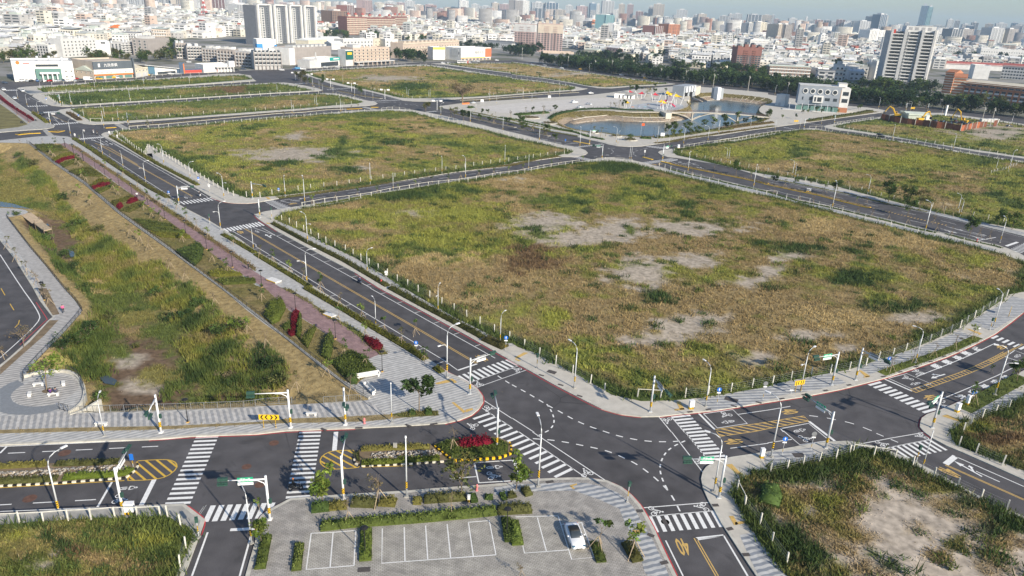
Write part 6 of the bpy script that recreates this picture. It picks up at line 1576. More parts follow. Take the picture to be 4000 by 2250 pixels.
for s,wd,h,c,lb in (("12' 50,0 85,20 120,41 155,62 174,74",1.25,.85,HY,'clipped yellow-green hedge of the main street nearest the plaza'),("12' 180,80 190,87",1.2,.8,HY,'short clipped hedge at the plaza corner'),("11' 0,111 28,128 56,145",1.25,.85,HY,'clipped yellow-green hedge in the middle of the promenade side'),("01' 224,91 240,100 257,110",1.2,.85,HY,'clipped hedge just below the middle junction'),("01' 95,8 125,28 150,44 169,54",1.5,.85,(.12,.115,.03),'olive hedge of the promenade above the middle junction'),("A' 120,101 140,113 165,129 186,142",1.5,.85,(.13,.14,.03),'olive hedge of the promenade near the far left junction'),("12' 135,0 170,19 210,40 230,51",1.3,.95,(.10,.105,.03),'dark clipped hedge along the field side of the main street'),("12' 230,51 252,61",1.9,1.1,(.11,.10,.035),'ragged end of the field-side hedge'),("11' 17,80 50,98 90,118 134,144",1.3,.9,(.10,.10,.03),'dark hedge along the field side in mid distance'),("01' 124,0 160,21 200,42",1.3,.85,(.14,.14,.03),'olive hedge beside the second plot pavement'),("A' 179,97 210,115 246,137",1.3,.85,(.14,.14,.03),'olive hedge of the second plot near the far junction'),("A' 111,59 130,71",2.2,1.0,(.14,.10,.05),'brownish hedge of the third plot corner'),("A' 54,59 77,75",1.6,.9,HY,'yellow-green hedge on the promenade at the far left junction'),("13' 56,78 74,76",1.5,1.1,'green','rounded green bushes at the left end of the parking hedge'),("13' 74,76 96,74",1.4,.9,'yellow','yellowish part of the parking hedge'),("13' 96,72 124,73",1.5,1.1,'olive','mixed bushes of the parking hedge under the thin tree'),("13' 124,71 142,72",1.5,1.0,'yellow','yellow bushes at the right end of the first parking hedge'),("13' 158,70 168,70",1.3,.8,'yellow','small yellow bush at the gap of the parking hedge'),("13' 169,69 212,66",1.4,1.0,'olive','long mixed hedge before the parking court'),("13' 215,68 222,67",1.5,1.1,'green','round green bush beside the white pillar'),("13' 230,66 242,66",1.0,.5,'green','low green cover in the parking bed'),("13' 246,66 251,65",1.3,.9,'green','small round bush right of the low cover'),("13' 253,64 257,64 23' 3,63",1.2,.7,'olive','low bush by the paved corner'),("23' 11,62 19,60",1.5,1.1,'olive','brown-green bush under the plaza sapling'),("13' 65,96 100,92 160,88 215,83 242,80",1.5,.8,(.13,.17,.04),'long grassy hedge behind the parking bays'),("13' 243,80 256,79 23' 5,79 24,78",1.5,1.1,'olive','bushy end of the hedge behind the parking bays'),("13' 111,98 110,132",1.3,.8,(.15,.20,.04),'grass strip dividing the parking bays'),("13' 251,87 256,117",1.1,.8,(.10,.14,.035),'tall grass strip right of the parking bays'),("23' 1,90 7,120",1.3,.8,(.14,.19,.04),'bright grass strip beside the white car bays'),("13' 11,105 3,145",1.1,.8,(.13,.17,.04),'grass strip along the side street pavement'),("13' 44,113 40,145",1.0,.7,(.13,.16,.04),'narrow grass strip at the court entrance'),("23' 83,112 92,137",1.1,.8,(.09,.12,.03),'dark hedge right of the parked car'),("23' 115,112 129,135",1.3,.9,(.11,.11,.035),'brown-green hedge beside the striped pavement'),("12' 154,126 160,125",1.2,.6,'green','small green bush by the plaza tree'),("12' 170,125 183,124",1.5,.9,'green','round green bush by the plaza kerb'),("33' 0,56 4,64 0,76",2.5,1.6,'green','rounded bush at the left edge of the sandy lot'),("D' 133,87 170,83 210,77 257,72",3.0,.9,'olive','long planted bank by the pond street'),("E' 0,74 50,67 90,62",3.0,.9,(.16,.12,.05),'reddish hedge band by the pond street'),("D' 109,87 129,88",3.5,.8,'green','dark green bed at the pond plaza'),("E' 150,59 190,53 220,49 250,43",4.0,.9,'olive','planted bank below the round-window building'),("C' 78,42 90,42",4.0,1.0,'green','green bed at the car park corner'),("C' 156,54 208,50",4.5,1.0,'green','green bed behind the round planter'),("D' 0,42 30,40 60,40 90,42 130,43",2.2,1.0,'dark','dark hedge along the far pond rim'),("C' 210,60 218,54 232,50 257,46",2.2,1.0,'dark','dark hedge on the curved pond rim'),("C' 129,58 160,62 190,68 224,76",2.0,.6,'green','low green border beside the park path'),("C' 223,76 246,80 D' 0,77 25,85 51,90",2.0,.6,'green','low green border near the pond plaza')):
 hdg(W(s,KZ),wd,h,c,lb,34 if s[0] in '12' and s[1] in '23' else 16 if s[0] not in 'ABCDE' else 5,.11 if s[0] not in 'ABCDE' else .24)
# beds on the promenade lawn
BEDS=[("A' 56,111 80,110 100,113 103,117 80,118 60,117",.6,(.12,.14,.035),'layered olive shrub bed at the top of the lawn'),("A' 56,118 100,118 110,120 82,122 64,121",.6,(.11,.12,.03),'second olive shrub bed from the top of the lawn'),("A' 84,135 100,126 118,124 120,127 100,133 88,137",.7,HY,'yellow-green shrub bed above the first red bed'),("01' 55,18 64,14 75,12 76,14 66,16 59,20",.6,RED,'first dark red shrub bed from the top of the lawn'),("01' 60,20 79,15 80,16 64,24",.6,(.13,.14,.035),'olive shrub bed below the first red bed'),("01' 69,28 83,25 90,24 104,32 100,33 85,32 74,30",.7,(.12,.125,.03),'large layered shrub bed on the upper lawn'),("01' 90,42 100,35 110,37 111,38 92,44",.6,HY,'yellow-green strip above the second red bed'),("01' 92,44 100,40 111,39 112,40 101,44 94,46",.6,RED,'second dark red shrub bed from the top of the lawn'),("01' 95,47 111,42 116,42 100,50",.7,(.12,.13,.03),'olive shrub bed below the second red bed'),("01' 111,59 133,52 136,54 115,62",.7,(.12,.12,.03),'olive strip above the third red bed'),("01' 117,64 118,61 123,60 124,63 120,66",.7,RED,'small red shrub clump by the iron railing'),("01' 127,60 130,56 138,54 139,57 131,60",.7,RED,'third red shrub bed beside the pink path'),("01' 121,67 138,60 146,61 130,69",.6,(.13,.13,.035),'olive strip below the third red bed'),("01' 134,76 150,78 174,82 176,85 156,85 140,80",.8,(.10,.12,.03),'upper band of the triple shrub bed'),("01' 142,82 160,85 186,88 188,91 160,89 148,86",.8,(.10,.12,.03),'middle band of the triple shrub bed'),("01' 150,88 165,90 190,92 192,95 162,94",.7,HY,'lower band of the triple shrub bed'),("01' 177,109 190,105 201,101 205,106 203,116 196,123 186,116",1.2,(.085,.12,.03),'tall green shrub mass beside the iron railing'),("01' 208,130 220,128 242,130 244,132 220,134 211,133",.7,HY,'yellow-green band in the lower lawn'),("01' 216,137 240,135 257,136 257,140 225,142",.7,(.11,.13,.03),'olive band at the bottom of the middle lawn'),("12' 8,29 14,18 23,12 27,14 30,21 24,33 16,37",1.4,(.12,.15,.03),'high wedge of green shrubs left of the red shrubs'),("12' 26,40 34,34 35,42 29,43",1.0,(.10,.13,.03),'green shrub corner below the high wedge'),("12' 34,39 36,27 40,23 44,24 42,33 39,43",.9,RED,'tall red shrub row across the lawn'),("12' 32,44 39,42 40,47 35,49 32,47",.8,RED,'red shrub clump by the railing'),("12' 40,47 42,33 44,26 46,27 46,43 44,52",1.0,(.11,.14,.03),'green shrub row right of the tall red row'),("12' 45,54 50,47 59,39 61,40 56,52 52,61",.9,(.13,.15,.035),'slanting olive shrub strip'),("12' 66,69 70,52 74,46 78,50 77,64 74,74",1.4,(.10,.13,.03),'tall green shrub column near the plaza'),("12' 76,76 88,69 96,64 106,68 115,76 122,84 106,90 100,96 88,90",.9,(.10,.13,.03),'broad green shrub bed at the plaza end of the lawn'),("12' 90,89 102,90 102,96 96,97 91,93",1.3,(.07,.11,.03),'dark bush at the corner of the iron railing'),("12' 108,51 114,50 124,55 128,59 125,63 118,62 111,56",.9,RED,'bright red shrub bed at the end of the pink path'),("A' 0,31 15,43 33,56 56,70 54,72 30,57 13,46 -2,35",1.1,RED,'long dark red hedge beside the far pink path')]
for s,h,c,lb in BEDS:
 hdg(W(s,KZ),None,h,c,lb,30 if s[:2]=='12' else 14,.12 if s[:2]=='12' else .15,name='shrub_bed',cat='shrubs',group='shrub beds of the lawn')
def bush(s,z,r,h,c,lb):
 b=G(px(s)[0],z)
 zz=float(wet_z(NA([b[0]]),NA([b[1]]))[0])
 b=G(px(s)[0],zz)
 t=tg('wild_bush',lb,'bush',(b[0],b[1],zz),0,'wild bushes of the wetland')
 n=14
 cs=np.c_[RNG.normal(0,r*.4,n),RNG.normal(0,r*.4,n),RNG.uniform(.3,.85,n)*h]
 cl=NA(LG[c])[None]*RNG.uniform(.6,1.4,(n,1))
 lvs('crown',cs,RNG.uniform(.25,.45,n)*r,cl,t,.16,int(260*r),squash=.8)
 m=MB()
 for i in range(6):
  m.tube([(0,0,0),tuple(cs[i])],[.05,.02],4)
 m.bd('stems',M['bark'],t)
for i,(s,r,h,c) in enumerate((("02' 223,47",2.6,2.6,'green'),("02' 238,42",2.0,2.2,'lime'),("02' 63,62",2.2,2.4,'dark'),("02' 78,54",2.2,2.0,'green'),("02' 90,44",1.8,1.8,'dark'),("02' 108,33",1.8,1.6,'olive'),("02' 173,32",1.6,1.6,'dark'),("02' 187,29",1.6,1.6,'dark'),("01' 63,115",2.6,2.2,'green'),("01' 70,128",2.0,2.0,'dark'),("01' 45,98",2.2,1.8,'green'),("01' 64,55",2.6,2.0,'green'),("01' 20,13",2.4,1.8,'green'),("01' 33,22",2.6,2.2,'olive'),("01' 80,82",2.4,1.8,'green'),("01' 100,88",2.2,1.7,'olive'),("02' 200,18",1.8,2.0,'green'),("02' 156,8",1.6,1.8,'green'),("12' 12,80",2.0,1.8,'dark'),("12' 24,95",1.6,1.4,'olive'),("02' 70,77",1.8,1.6,'dark'),("02' 100,111",1.5,1.5,'green'),("02' 230,90",1.6,1.4,'brown'),("02' 137,60",1.0,.9,'olive'),("01' 16,72",1.2,1.3,'green'),("02' 86,4",1.8,1.7,'green'))):
 bush(s,-1.5,r,h,c,'%s wild %s bush of the wetland basin'%(nth(i),{'lime':'bright green','dark':'dark green','brown':'brown'}.get(c,c)))
# NEAR OBJECTS
def island(K,z,label,mat='soil'):
 t=tg('median_island',label,'median',(0,0,0),0,'median islands')
 MB().prism(K,-.02,z).bd('bed',M[mat],t)
 return t
def kerb_stones(t,line,z,ca,cb,L=.5,wd=.22):
 q=rsm(line,L)
 a_=MB().box(-L/2*.98,-wd/2,0,L/2*.98,wd/2,z)
 ma=a_.bd('kerb_stone',ca)
 mb=MB().box(-L/2*.98,-wd/2,0,L/2*.98,wd/2,z).bd('kerb_stone',cb)
 for i,(p,n) in enumerate(zip(q,q[1:])):
  o=ob('kerb_stone',(ma if i%2 else mb).data,t,((p[0]+n[0])/2,(p[1]+n[1])/2,0),atan2(n[1]-p[1],n[0]-p[0]))
 bpy.data.objects.remove(ma)
 bpy.data.objects.remove(mb)
def rubble(parent,poly,z,hmound,n,size,cols,name='rubble',cat=None,label=None,zf=None):
 x,y=sct(poly,n)
 d=pdist(x,y,poly)
 zz=zf(x,y) if zf else z+hmound*np.clip(d/.9,0,1)
 k=len(x)
 s=size*RNG.uniform(.55,1.4,k)
 oc=NA([(1,0,0),(0,1,0),(-1,0,0),(0,-1,0),(0,0,.8),(0,0,-.8),(.6,.6,.45),(-.6,.5,.45),(-.5,-.65,.4),(.6,-.5,.4)])
 tri=NA([(0,6,4),(6,1,4),(1,7,4),(7,2,4),(2,8,4),(8,3,4),(3,9,4),(9,0,4),(0,1,6),(1,2,7),(2,3,8),(3,0,9)])
 v=oc[None]*s[:,None,None]*RNG.uniform(.75,1.25,(k,10,3))
 a=RNG.uniform(0,6.28,k)
 ca,sa=np.cos(a)[:,None],np.sin(a)[:,None]
 v=np.stack([v[...,0]*ca-v[...,1]*sa+x[:,None],v[...,0]*sa+v[...,1]*ca+y[:,None],v[...,2]+zz[:,None]],-1)
 c=NA(cols)[RNG.integers(0,len(cols),k)]*RNG.uniform(.7,1.25,(k,1))
 return npm(name,v.reshape(-1,3),(tri[None]+10*np.arange(k)[:,None,None]).reshape(-1,3),M['rock'],parent,np.repeat(c,10,0),kind='stuff')
STONE=[(.40,.36,.30),(.30,.28,.25),(.46,.42,.36),(.22,.21,.20),(.36,.29,.21)]
m1=island(W("03' -10,56 0,55 60,51 110,48 125,46 134,41 138,35 137,31 125,30 60,32 0,36 -10,36"),.16,'long rubble and hedge median left of the crossings')
kerb_stones(m1,W("03' -6,56 0,55 60,52 110,48 126,47 134,41 139,35 138,31"),.2,pln('cream_kerb',(.72,.66,.52),.8),M['blk'])
rubble(m1,W("03' -10,42 30,40 90,36 125,34 131,37 124,41 70,44 20,46 -10,48"),.15,.25,14,.17,STONE)
hdg(W("03' -6,36 30,34 55,33",.1),1.0,.55,'yellow','yellowish grass hedge on the far side of the left median',34,.11,.14)
hdg(W("03' 56,33 90,32 133,30",.1),1.0,.55,'olive','olive hedge on the far side of the left median nose',34,.11,.14)
hdg(W("03' -6,51 40,49 60,47",.1),1.1,.6,'olive','olive hedge on the near side of the left median',34,.11,.14)
hdg(W("03' 64,47 90,45 115,44 128,42 134,34",.1),1.1,.7,(.15,.20,.03),'bright hedge round the left median nose',34,.11,.14)
m2=island(W("13' 98,26 101,32 108,35 150,33 194,30 185,22 176,14 140,16 105,18"),.16,'rubble and hedge median right of the crossings')
kerb_stones(m2,W("13' 98,26 100,33 108,35 150,33 194,30"),.2,pln('cream_kerb',(.72,.66,.52),.8),M['blk'])
rubble(m2,W("13' 114,23 130,21 160,20 179,19 187,23 170,26 130,28 116,28"),.15,.25,14,.17,STONE)
hdg(W("13' 100,24 104,20 104,31 102,29",.1),None,.9,'olive','bush at the left tip of the right median',34,.11,.14)
hdg(W("13' 106,18 130,17 160,16 175,16",.1),1.0,.6,'yellow','yellowish hedge on the far side of the right median',34,.11,.14)
hdg(W("13' 106,32 130,31 160,29 189,27",.1),1.0,.6,(.15,.18,.03),'yellow-green hedge on the near side of the right median',34,.11,.14)
MB().box(-.25,-.1,0,.25,.1,.9).bd('concrete_end',M['con2'],m2,loc=(*G(px("13' 140,18")[0]),.15))
m3=island(W("13' 178,14 185,19 198,29 220,28 245,26 255,22 256,17 253,11 244,7 215,6 190,9"),.25,'yellow-kerbed median island with red shrubs')
kerb_stones(m3,W("13' 178,14 185,20 198,30 220,29 245,27 256,23 257,17 254,10"),.32,M['sy'],M['blk'],.42)
hdg(W("13' 180,14 187,19 199,27 220,27 244,24 253,22 254,13 244,8 215,8 190,10",.25),None,.55,(.10,.13,.03),'green border planting of the median island',30,.11,.25)
hdg(W("13' 200,13 210,11 220,10 230,8 237,10 238,15 220,18 205,18",.25),None,1.15,(.24,.014,.035),'bright red shrubs in the middle of the median island',40,.15,.3)
# lookout: retaining wall, disc pattern, benches
RIMW=W("02' 56,119 70,126 82,118 86,108 84,98 78,89 70,85 60,84 40,85 24,90",KZ)
lw=tg('lookout_wall','curved concrete retaining wall of the round lookout','wall')
MB().kerb(smo(RIMW[1:],2),.35,-2.7,KZ+.42).bd('wall',pln('stained_concrete',(.56,.53,.45),.9,.25,.6),lw)
MB().kerb(smo(W("02' 70,127 83,123 96,115 101,112",KZ),1),.35,-2.7,KZ+.1).bd('wing_wall',pln('stained_concrete2',(.50,.48,.42),.9,.25,.6),lw)
ovl('lookout_floor',smo(W("02' 10,109 14,103 23,97 40,90 60,88 74,90 79,96 78,102 70,109 56,116 40,119 28,119 17,116",KZ),2,True),KZ+.018,M['walk_e'],PAV['BL'])
ovl('tree_pit',smo(W("02' 41,104 44,102 50,100 54,102 52,105 46,106",KZ),2,True),KZ+.024,M['soil'],PAV['BL'])
WHITE_STONE=pln('white_stone',(.70,.69,.66),.7,.08,2)
def bench(s,yaw,lg,label,back=False):
 b=G(px(s)[0],KZ)
 t=tg('stone_bench',label,'bench',(b[0],b[1],KZ+.02),yaw,'stone benches')
 MB().box(-lg/2,-.24,.34,lg/2,.24,.46).bd('seat',WHITE_STONE,t)
 for sx in (-1,1):
  MB().box(sx*(lg/2-.2)-.12,-.2,0,sx*(lg/2-.2)+.12,.2,.338).bd('leg',WHITE_STONE,t)
 if back:
  MB().box(-lg/2,.24,.3,lg/2,.36,.9).bd('backrest',WHITE_STONE,t)
  for sx in (-1,1):
   MB().box(sx*lg/2-.08,-.24,.462,sx*lg/2+.08,.24,.75).bd('armrest',WHITE_STONE,t)
 return t
bench("02' 39,98",.25,1.5,'white stone bench behind the lookout tree')
bench("02' 64,97",-1.0,1.1,'white stone bench on the right of the lookout')
bench("02' 30,108",-1.1,1.1,'white stone bench on the left of the lookout')
bench("02' 54,108",.25,1.5,'white stone bench with two people on the lookout')
bench("12' 113,90",.45,3.6,'long pale bench with backrest at the end of the lawn',True)
bench("12' 114,103",-.95,3.2,'long pale bench with backrest beside the railing corner',True)
bench("12' 56,128",.05,1.5,'white bench on the striped walk by the roadside')
bench("02' 102,138",.05,1.6,'white bench under the left lamp on the wetland walk')
for s,lb in (("12' 74,28",'white slab seat by the ground cover strip'),("11' 18,138",'large white slab seat with yellow edge beside the pink path')):
 b=G(px(s)[0],KZ)
 t=tg('slab_seat',lb,'seat',(b[0],b[1],KZ),-.6,'slab seats')
 sc=1.0 if '12' in s else 1.3
 MB().box(-1.2*sc,-.6*sc,.18,1.2*sc,.6*sc,.4).bd('slab',WHITE_STONE,t)
 MB().box(-1.1*sc,-.55*sc,0,1.1*sc,.55*sc,.178).bd('plinth',M['con2'],t)
 MB().box(-1.2*sc,-.6*sc-.03,.2,1.2*sc,-.6*sc-.001,.38).bd('edge_band',M['sy'],t)
# black promenade lanterns
def lantern_proto():
 t=tg('garden_lamp','proto','lamp post')
 PROTO.append(t)
 MB().tube([(0,0,0),(0,0,.5),(0,0,.55),(0,0,3.4)],[.1,.09,.055,.045],8).bd('post',M['blk'],t)
 MB().obox((0,0,0),.32,.32,.14).bd('base',pln('ochre_base',(.6,.38,.12),.8),t)
 MB().tube([(0,0,3.4),(0,0,3.55),(0,0,3.62)],[.05,.16,.18],10).bd('lantern',M['sw'],t)
 MB().tube([(0,0,3.62),(0,0,3.66),(0,0,3.78),(0,0,3.82)],[.42,.42,.2,.02],14).bd('shade',M['blk'],t)
 return t
GLP=lantern_proto()
i=0
for k in "A' 4,44 28,62 46,74 106,116 120,127 136,138 01' 66,4 74,10 84,18 96,26 106,34 120,43 133,52 149,62 166,76 187,91 208,106 234,124 11' 6,144 12' 40,23 80,51 127,84 02' 189,135 45,12 13' 110,124 252,104 D' 87,41 104,43 159,40 210,46 130,83 112,87 52,84 28,76".split():
 if ',' not in k:
  tl=k
  continue
 b=G(px(tl+' '+k)[0],KZ)
 where={'A':'beside the far end of the pink path','01':'beside the middle of the pink path','11':'beside the slab seat','12':'at the plaza end of the promenade','02':'near the wetland walk','13':'in the parking court strips','D':'round the pond'}[tl.rstrip("'")]
 place(cpt(GLP),(b[0],b[1],KZ),0,1.0,'%s black garden lamp of the lamp rows, %s'%(nth(i),where),'black garden lamps')
 i+=1
# timber deck in the wetland
dk=tg('timber_deck','weathered timber deck with low rails over the wetland mud','deck')
DP=W("01' 24,70 30,69 40,76 52,85 44,87 35,80",.1)
MB().prism(DP,-.1,.1,0,True).bd('frame',M['stake'],dk)
u=Vector((DP[3][0]-DP[1][0],DP[3][1]-DP[1][1])).normalized()
nrm_=Vector((-u.y,u.x))
for k in range(26):
 c=Vector(DP[1])+u*(k*.42+.2)-nrm_*1.0
 MB().obox((c.x,c.y,.102),.36,2.6,.04,atan2(u.y,u.x)).bd('plank',pln('deck_plank_%d'%(k%3),(.42+.03*(k%3),.35,.24),.85,.2,2),dk) if k<26 else None
for q in W("01' 30,69 40,76 52,85 44,87 35,80",.1):
 MB().tube([(q[0],q[1],-2.5),(q[0],q[1],1.0)],.06,6).bd('pile',M['bark'],dk)
# vehicles
def cmh(profile,wd,taper=.86):
 m=MB()
 rings=[]
 for x,zl,zt,f in profile:
  w_=wd/2*f
  rings.append([(x,-w_,zl),(x,-w_*1.0,zl+(zt-zl)*.55),(x,-w_*.95,zl+(zt-zl)*.85),(x,-w_*.80,zt),(x,w_*.80,zt),(x,w_*.95,zl+(zt-zl)*.85),(x,w_,zl+(zt-zl)*.55),(x,w_,zl)])
 v=[p for r in rings for p in r]
 f=[]
 for i in range(len(rings)-1):
  for k in range(8):
   f.append((i*8+k,i*8+(k+1)%8,(i+1)*8+(k+1)%8,(i+1)*8+k))
 f+=[tuple(range(8))[::-1],tuple(range(len(v)-8,len(v)))]
 return m.add(v,f)
CAR_PAINT={}
def paint(c):
 if c not in CAR_PAINT:
  col=dict(white=(.80,.81,.82),silver=(.50,.53,.56),black=(.02,.022,.026),blue=(.05,.13,.32),yellow=(.80,.46,.02),red=(.42,.03,.03),grey=(.16,.18,.20),navy=(.06,.08,.12))[c]
  m,t,b=nodes('car_paint_'+c)
  b.inputs['Base Color'].default_value=(*col,1)
  b.inputs['Roughness'].default_value=.25
  b.inputs['Coat Weight'].default_value=.6
  b.inputs['Coat Roughness'].default_value=.05
  CAR_PAINT[c]=m
 return CAR_PAINT[c]
TYRE=pln('tyre_rubber',(.02,.02,.02),.8)
RIM_M=pln('alloy_rim',(.45,.46,.48),.35,.05,3,.7)
def wheel(t,x,y,r=.31):
 for_=MB().tube([(x,y-.1,r),(x,y+.1,r)],r,14)
 wh=for_.bd('wheel',TYRE,t)
 s=-1 if y<0 else 1
 MB().tube([(x,y+s*.095,r),(x,y+s*.108,r)],r*.62,12).bd('rim',RIM_M,wh)
def car_proto(kind,col):
 t=tg('parked_car','proto','car')
 PROTO.append(t)
 P=paint(col)
 if kind=='roadster':
  cmh([(-1.96,.42,.60,.72),(-1.88,.26,.82,.88),(-1.5,.20,.90,.98),(-.7,.18,.86,1.0),(.4,.18,.82,1.0),(1.1,.18,.80,.99),(1.6,.20,.70,.93),(1.86,.26,.58,.80),(1.95,.34,.48,.62)],1.72).bd('body',P,t,True)
  cmh([(-1.25,.80,.90,.70),(-.95,.80,1.12,.74),(-.45,.80,1.20,.74),(.05,.80,1.17,.74),(.72,.78,.83,.78)],1.62).bd('cabin_glass',M['glass'],t,True)
  cmh([(-.98,1.0,1.15,.66),(-.5,1.0,1.232,.70),(.02,1.0,1.20,.70)],1.60).bd('roof',M['blk'],t,True)
  wb,tr=1.16,.74
  MB().box(1.90,-.35,.30,1.965,.35,.42).bd('grille',M['blk'],t)
  MB().box(1.96,-.2,.44,1.985,.2,.52).bd('number_plate',M['sw'],t)
 elif kind=='suv':
  cmh([(-2.2,.45,.9,.86),(-2.1,.3,1.05,.96),(-1.0,.25,1.05,1.0),(.8,.25,1.02,1.0),(1.7,.27,.95,.97),(2.15,.35,.75,.84)],1.82).bd('body',P,t,True)
  cmh([(-2.05,1.02,1.10,.86),(-1.85,1.02,1.58,.80),(-.6,1.02,1.66,.80),(.3,1.02,1.60,.80),(1.0,1.0,1.06,.86)],1.72).bd('cabin_glass',M['glass'],t,True)
  cmh([(-1.82,1.45,1.62,.74),(-.6,1.45,1.70,.76),(.25,1.45,1.64,.74)],1.70).bd('roof',P,t,True)
  wb,tr=1.32,.80
 else:
  cmh([(-2.15,.42,.82,.84),(-2.05,.28,.95,.94),(-1.2,.22,.98,1.0),(.6,.22,.92,1.0),(1.6,.24,.82,.96),(2.1,.32,.62,.82)],1.76).bd('body',P,t,True)
  cmh([(-1.65,.92,.98,.82),(-1.1,.92,1.38,.76),(-.3,.92,1.45,.76),(.25,.92,1.40,.76),(1.0,.90,.94,.82)],1.68).bd('cabin_glass',M['glass'],t,True)
  cmh([(-1.05,1.25,1.40,.70),(-.3,1.25,1.48,.72),(.2,1.25,1.43,.70)],1.66).bd('roof',P,t,True)
  wb,tr=1.28,.77
 for sx in (-1,1):
  for sy in (-1,1):
   wheel(t,sx*wb,sy*tr)
 fx={'roadster':1.78,'suv':2.06,'sedan':1.98}[kind]
 fz={'roadster':.55,'suv':.74,'sedan':.62}[kind]
 for sy in (-1,1):
  MB().obox((fx,sy*.6,fz),.22,.30,.10,-sy*.3).bd('headlight',M['glass_b'],t)
  MB().obox((-fx-.05,sy*.62,fz+.1),.10,.28,.12).bd('tail_light',M['rpl'],t)
  MB().obox((.55 if kind!='roadster' else .45,sy*.92,.88),.12,.16,.12).bd('mirror',P,t)
 return t
def put(proto,s,toward,label,z=0.0,group=None):
 a=G(px(s)[0],z)
 if isinstance(toward,str):
  b=G(px(toward)[0],z)
  toward=atan2(b[1]-a[1],b[0]-a[0])
 return place(cpt(proto),(a[0],a[1],z),toward,1.0,label,group)
CARP={}
def car(kind,col,s,toward,label,z=0.0,group='parked cars'):
 if (kind,col) not in CARP:
  CARP[(kind,col)]=car_proto(kind,col)
 return put(CARP[(kind,col)],s,toward,label,z,group)
car('roadster','white',"23' 63,108","23' 67,119",'white two-seat roadster with black roof in the corner parking bay',KZ+.02)
car('suv','black',"F' 14,48","F' 26,50",'black SUV driving on the lane below the scrap yard',0)
car('suv','white',"D' 2,30","D' 12,30",'white SUV at the left of the pond car park',KZ)
car('sedan','silver',"D' 12,38","D' 18,38",'silver-blue car in the middle of the pond car park',KZ)
car('sedan','white',"D' 25,33","D' 32,34",'white car at the right of the pond car park',KZ)
car('sedan','white',"D' 28,15","D' 34,15",'white car on the street behind the pond car park',0)
car('sedan','silver',"C' 87,35","C' 94,34",'pale car half hidden behind orange barriers',0)
car('sedan','white',"A' 37,24","A' 43,28",'white car driving near the far left junction',0)
car('sedan','silver',"A' 24,36","A' 19,33",'silver car coming along the main street at far left',0)
car('sedan','black',"A' 68,62","A' 62,59",'black car standing by the hedge at the far left junction',0)
car('sedan','white',"A' 6,22","A' 2,20",'white car at the left edge of the far junction',0)
car('sedan','navy',"A' 8,11","A' 14,12",'dark car by the far left junction',0)
cols=['white','silver','black','blue','grey','white','red','white','silver','navy']
n=0
for tl,y0,xs in (('00',812,(230,270,320,375,420,450,505,555,600,640,690,755,825)),('00',790,(360,530,600,770))):
 for x in xs:
  c=cols[n%10]
  car('sedan' if n%3 else 'suv',c,'%s %d,%d'%(tl,x,y0+8),'%s %d,%d'%(tl,x+30,y0+(25 if n%2 else 4)),'%s car parked before the white clinic, %s from the left'%(c,nth(n)),0,'cars before the clinic')
  n+=1
for i,(c,s) in enumerate((('yellow',"00' 100,80"),('silver',"00' 138,77"),('yellow',"00' 148,76"),('grey',"00' 153,76"),('white',"00' 172,75"),('silver',"00' 178,75"),('white',"10' 26,71"),('blue',"10' 39,70"),('white',"10' 48,70"),('white',"10' 70,68"),('white',"10' 82,68"),('white',"10' 106,66"),('white',"10' 188,64"),('white',"10' 194,64"),('white',"10' 214,63"),('silver',"10' 219,62"),('white',"10' 223,62"),('grey',"10' 230,62"),('white',"10' 242,61"),('silver',"20' 15,65"),('white',"20' 20,66"),('silver',"20' 33,66"),('white',"20' 50,69"),('yellow',"20' 69,70"),('white',"20' 110,76"),('yellow',"20' 134,79"),('white',"20' 40,58"),('black',"F' 132,39"),('white',"00' 190,63"),('black',"00' 238,71"),('navy',"00' 245,70"))):
 car('sedan' if i%2 else 'suv',c,s,.12 if s[0]!='2' else -.45,'%s car on the far shop road, %s from the left'%(c,nth(i)),0,'cars on the far road')
# box van, flatbed truck and bus before the shops
for nm,s,L,hh,bc,cc,lb in (('van',"00' 89,81",5.2,2.6,M['sw'],M['ws'],'white box van before the furniture store'),('truck',"00' 114,79",7.5,1.5,pln('yellow_bed',(.78,.48,.03),.5),M['sw'],'flatbed truck with yellow crane bed before the furniture store'),('bus',"10' 208,64",12,3.1,pln('bus_body',(.75,.74,.74),.4),pln('bus_red',(.5,.08,.06),.4),'long white and red bus before the white furniture hall'),('truck',"10' 43,70",6,2.0,pln('blue_bed',(.10,.30,.50),.5),M['sw'],'small blue truck before the convenience shop')):
 b=G(px(s)[0])
 t=tg(nm,lb,nm,(b[0],b[1],0),.12,'large vehicles on the far road')
 MB().box(-L/2,-1.1,.6,L/2-1.6,1.1,hh).bd('cargo_body',bc,t)
 cb=MB().box(L/2-1.55,-1.0,.5,L/2,1.0,2.1 if nm!='bus' else 3.0).bd('cab',cc,t)
 MB().box(L/2-1.2,-1.02,1.3,L/2+.01,1.02,1.9).bd('window',M['glass'],cb)
 if nm=='bus':
  MB().box(-L/2+.3,-1.12,1.6,L/2-2,1.12,2.5).bd('window_band',M['glass'],t)
 for sx in (-L/2+1.0,L/2-.9):
  for sy in (-.85,.85):
   wheel(t,sx,sy,.42)
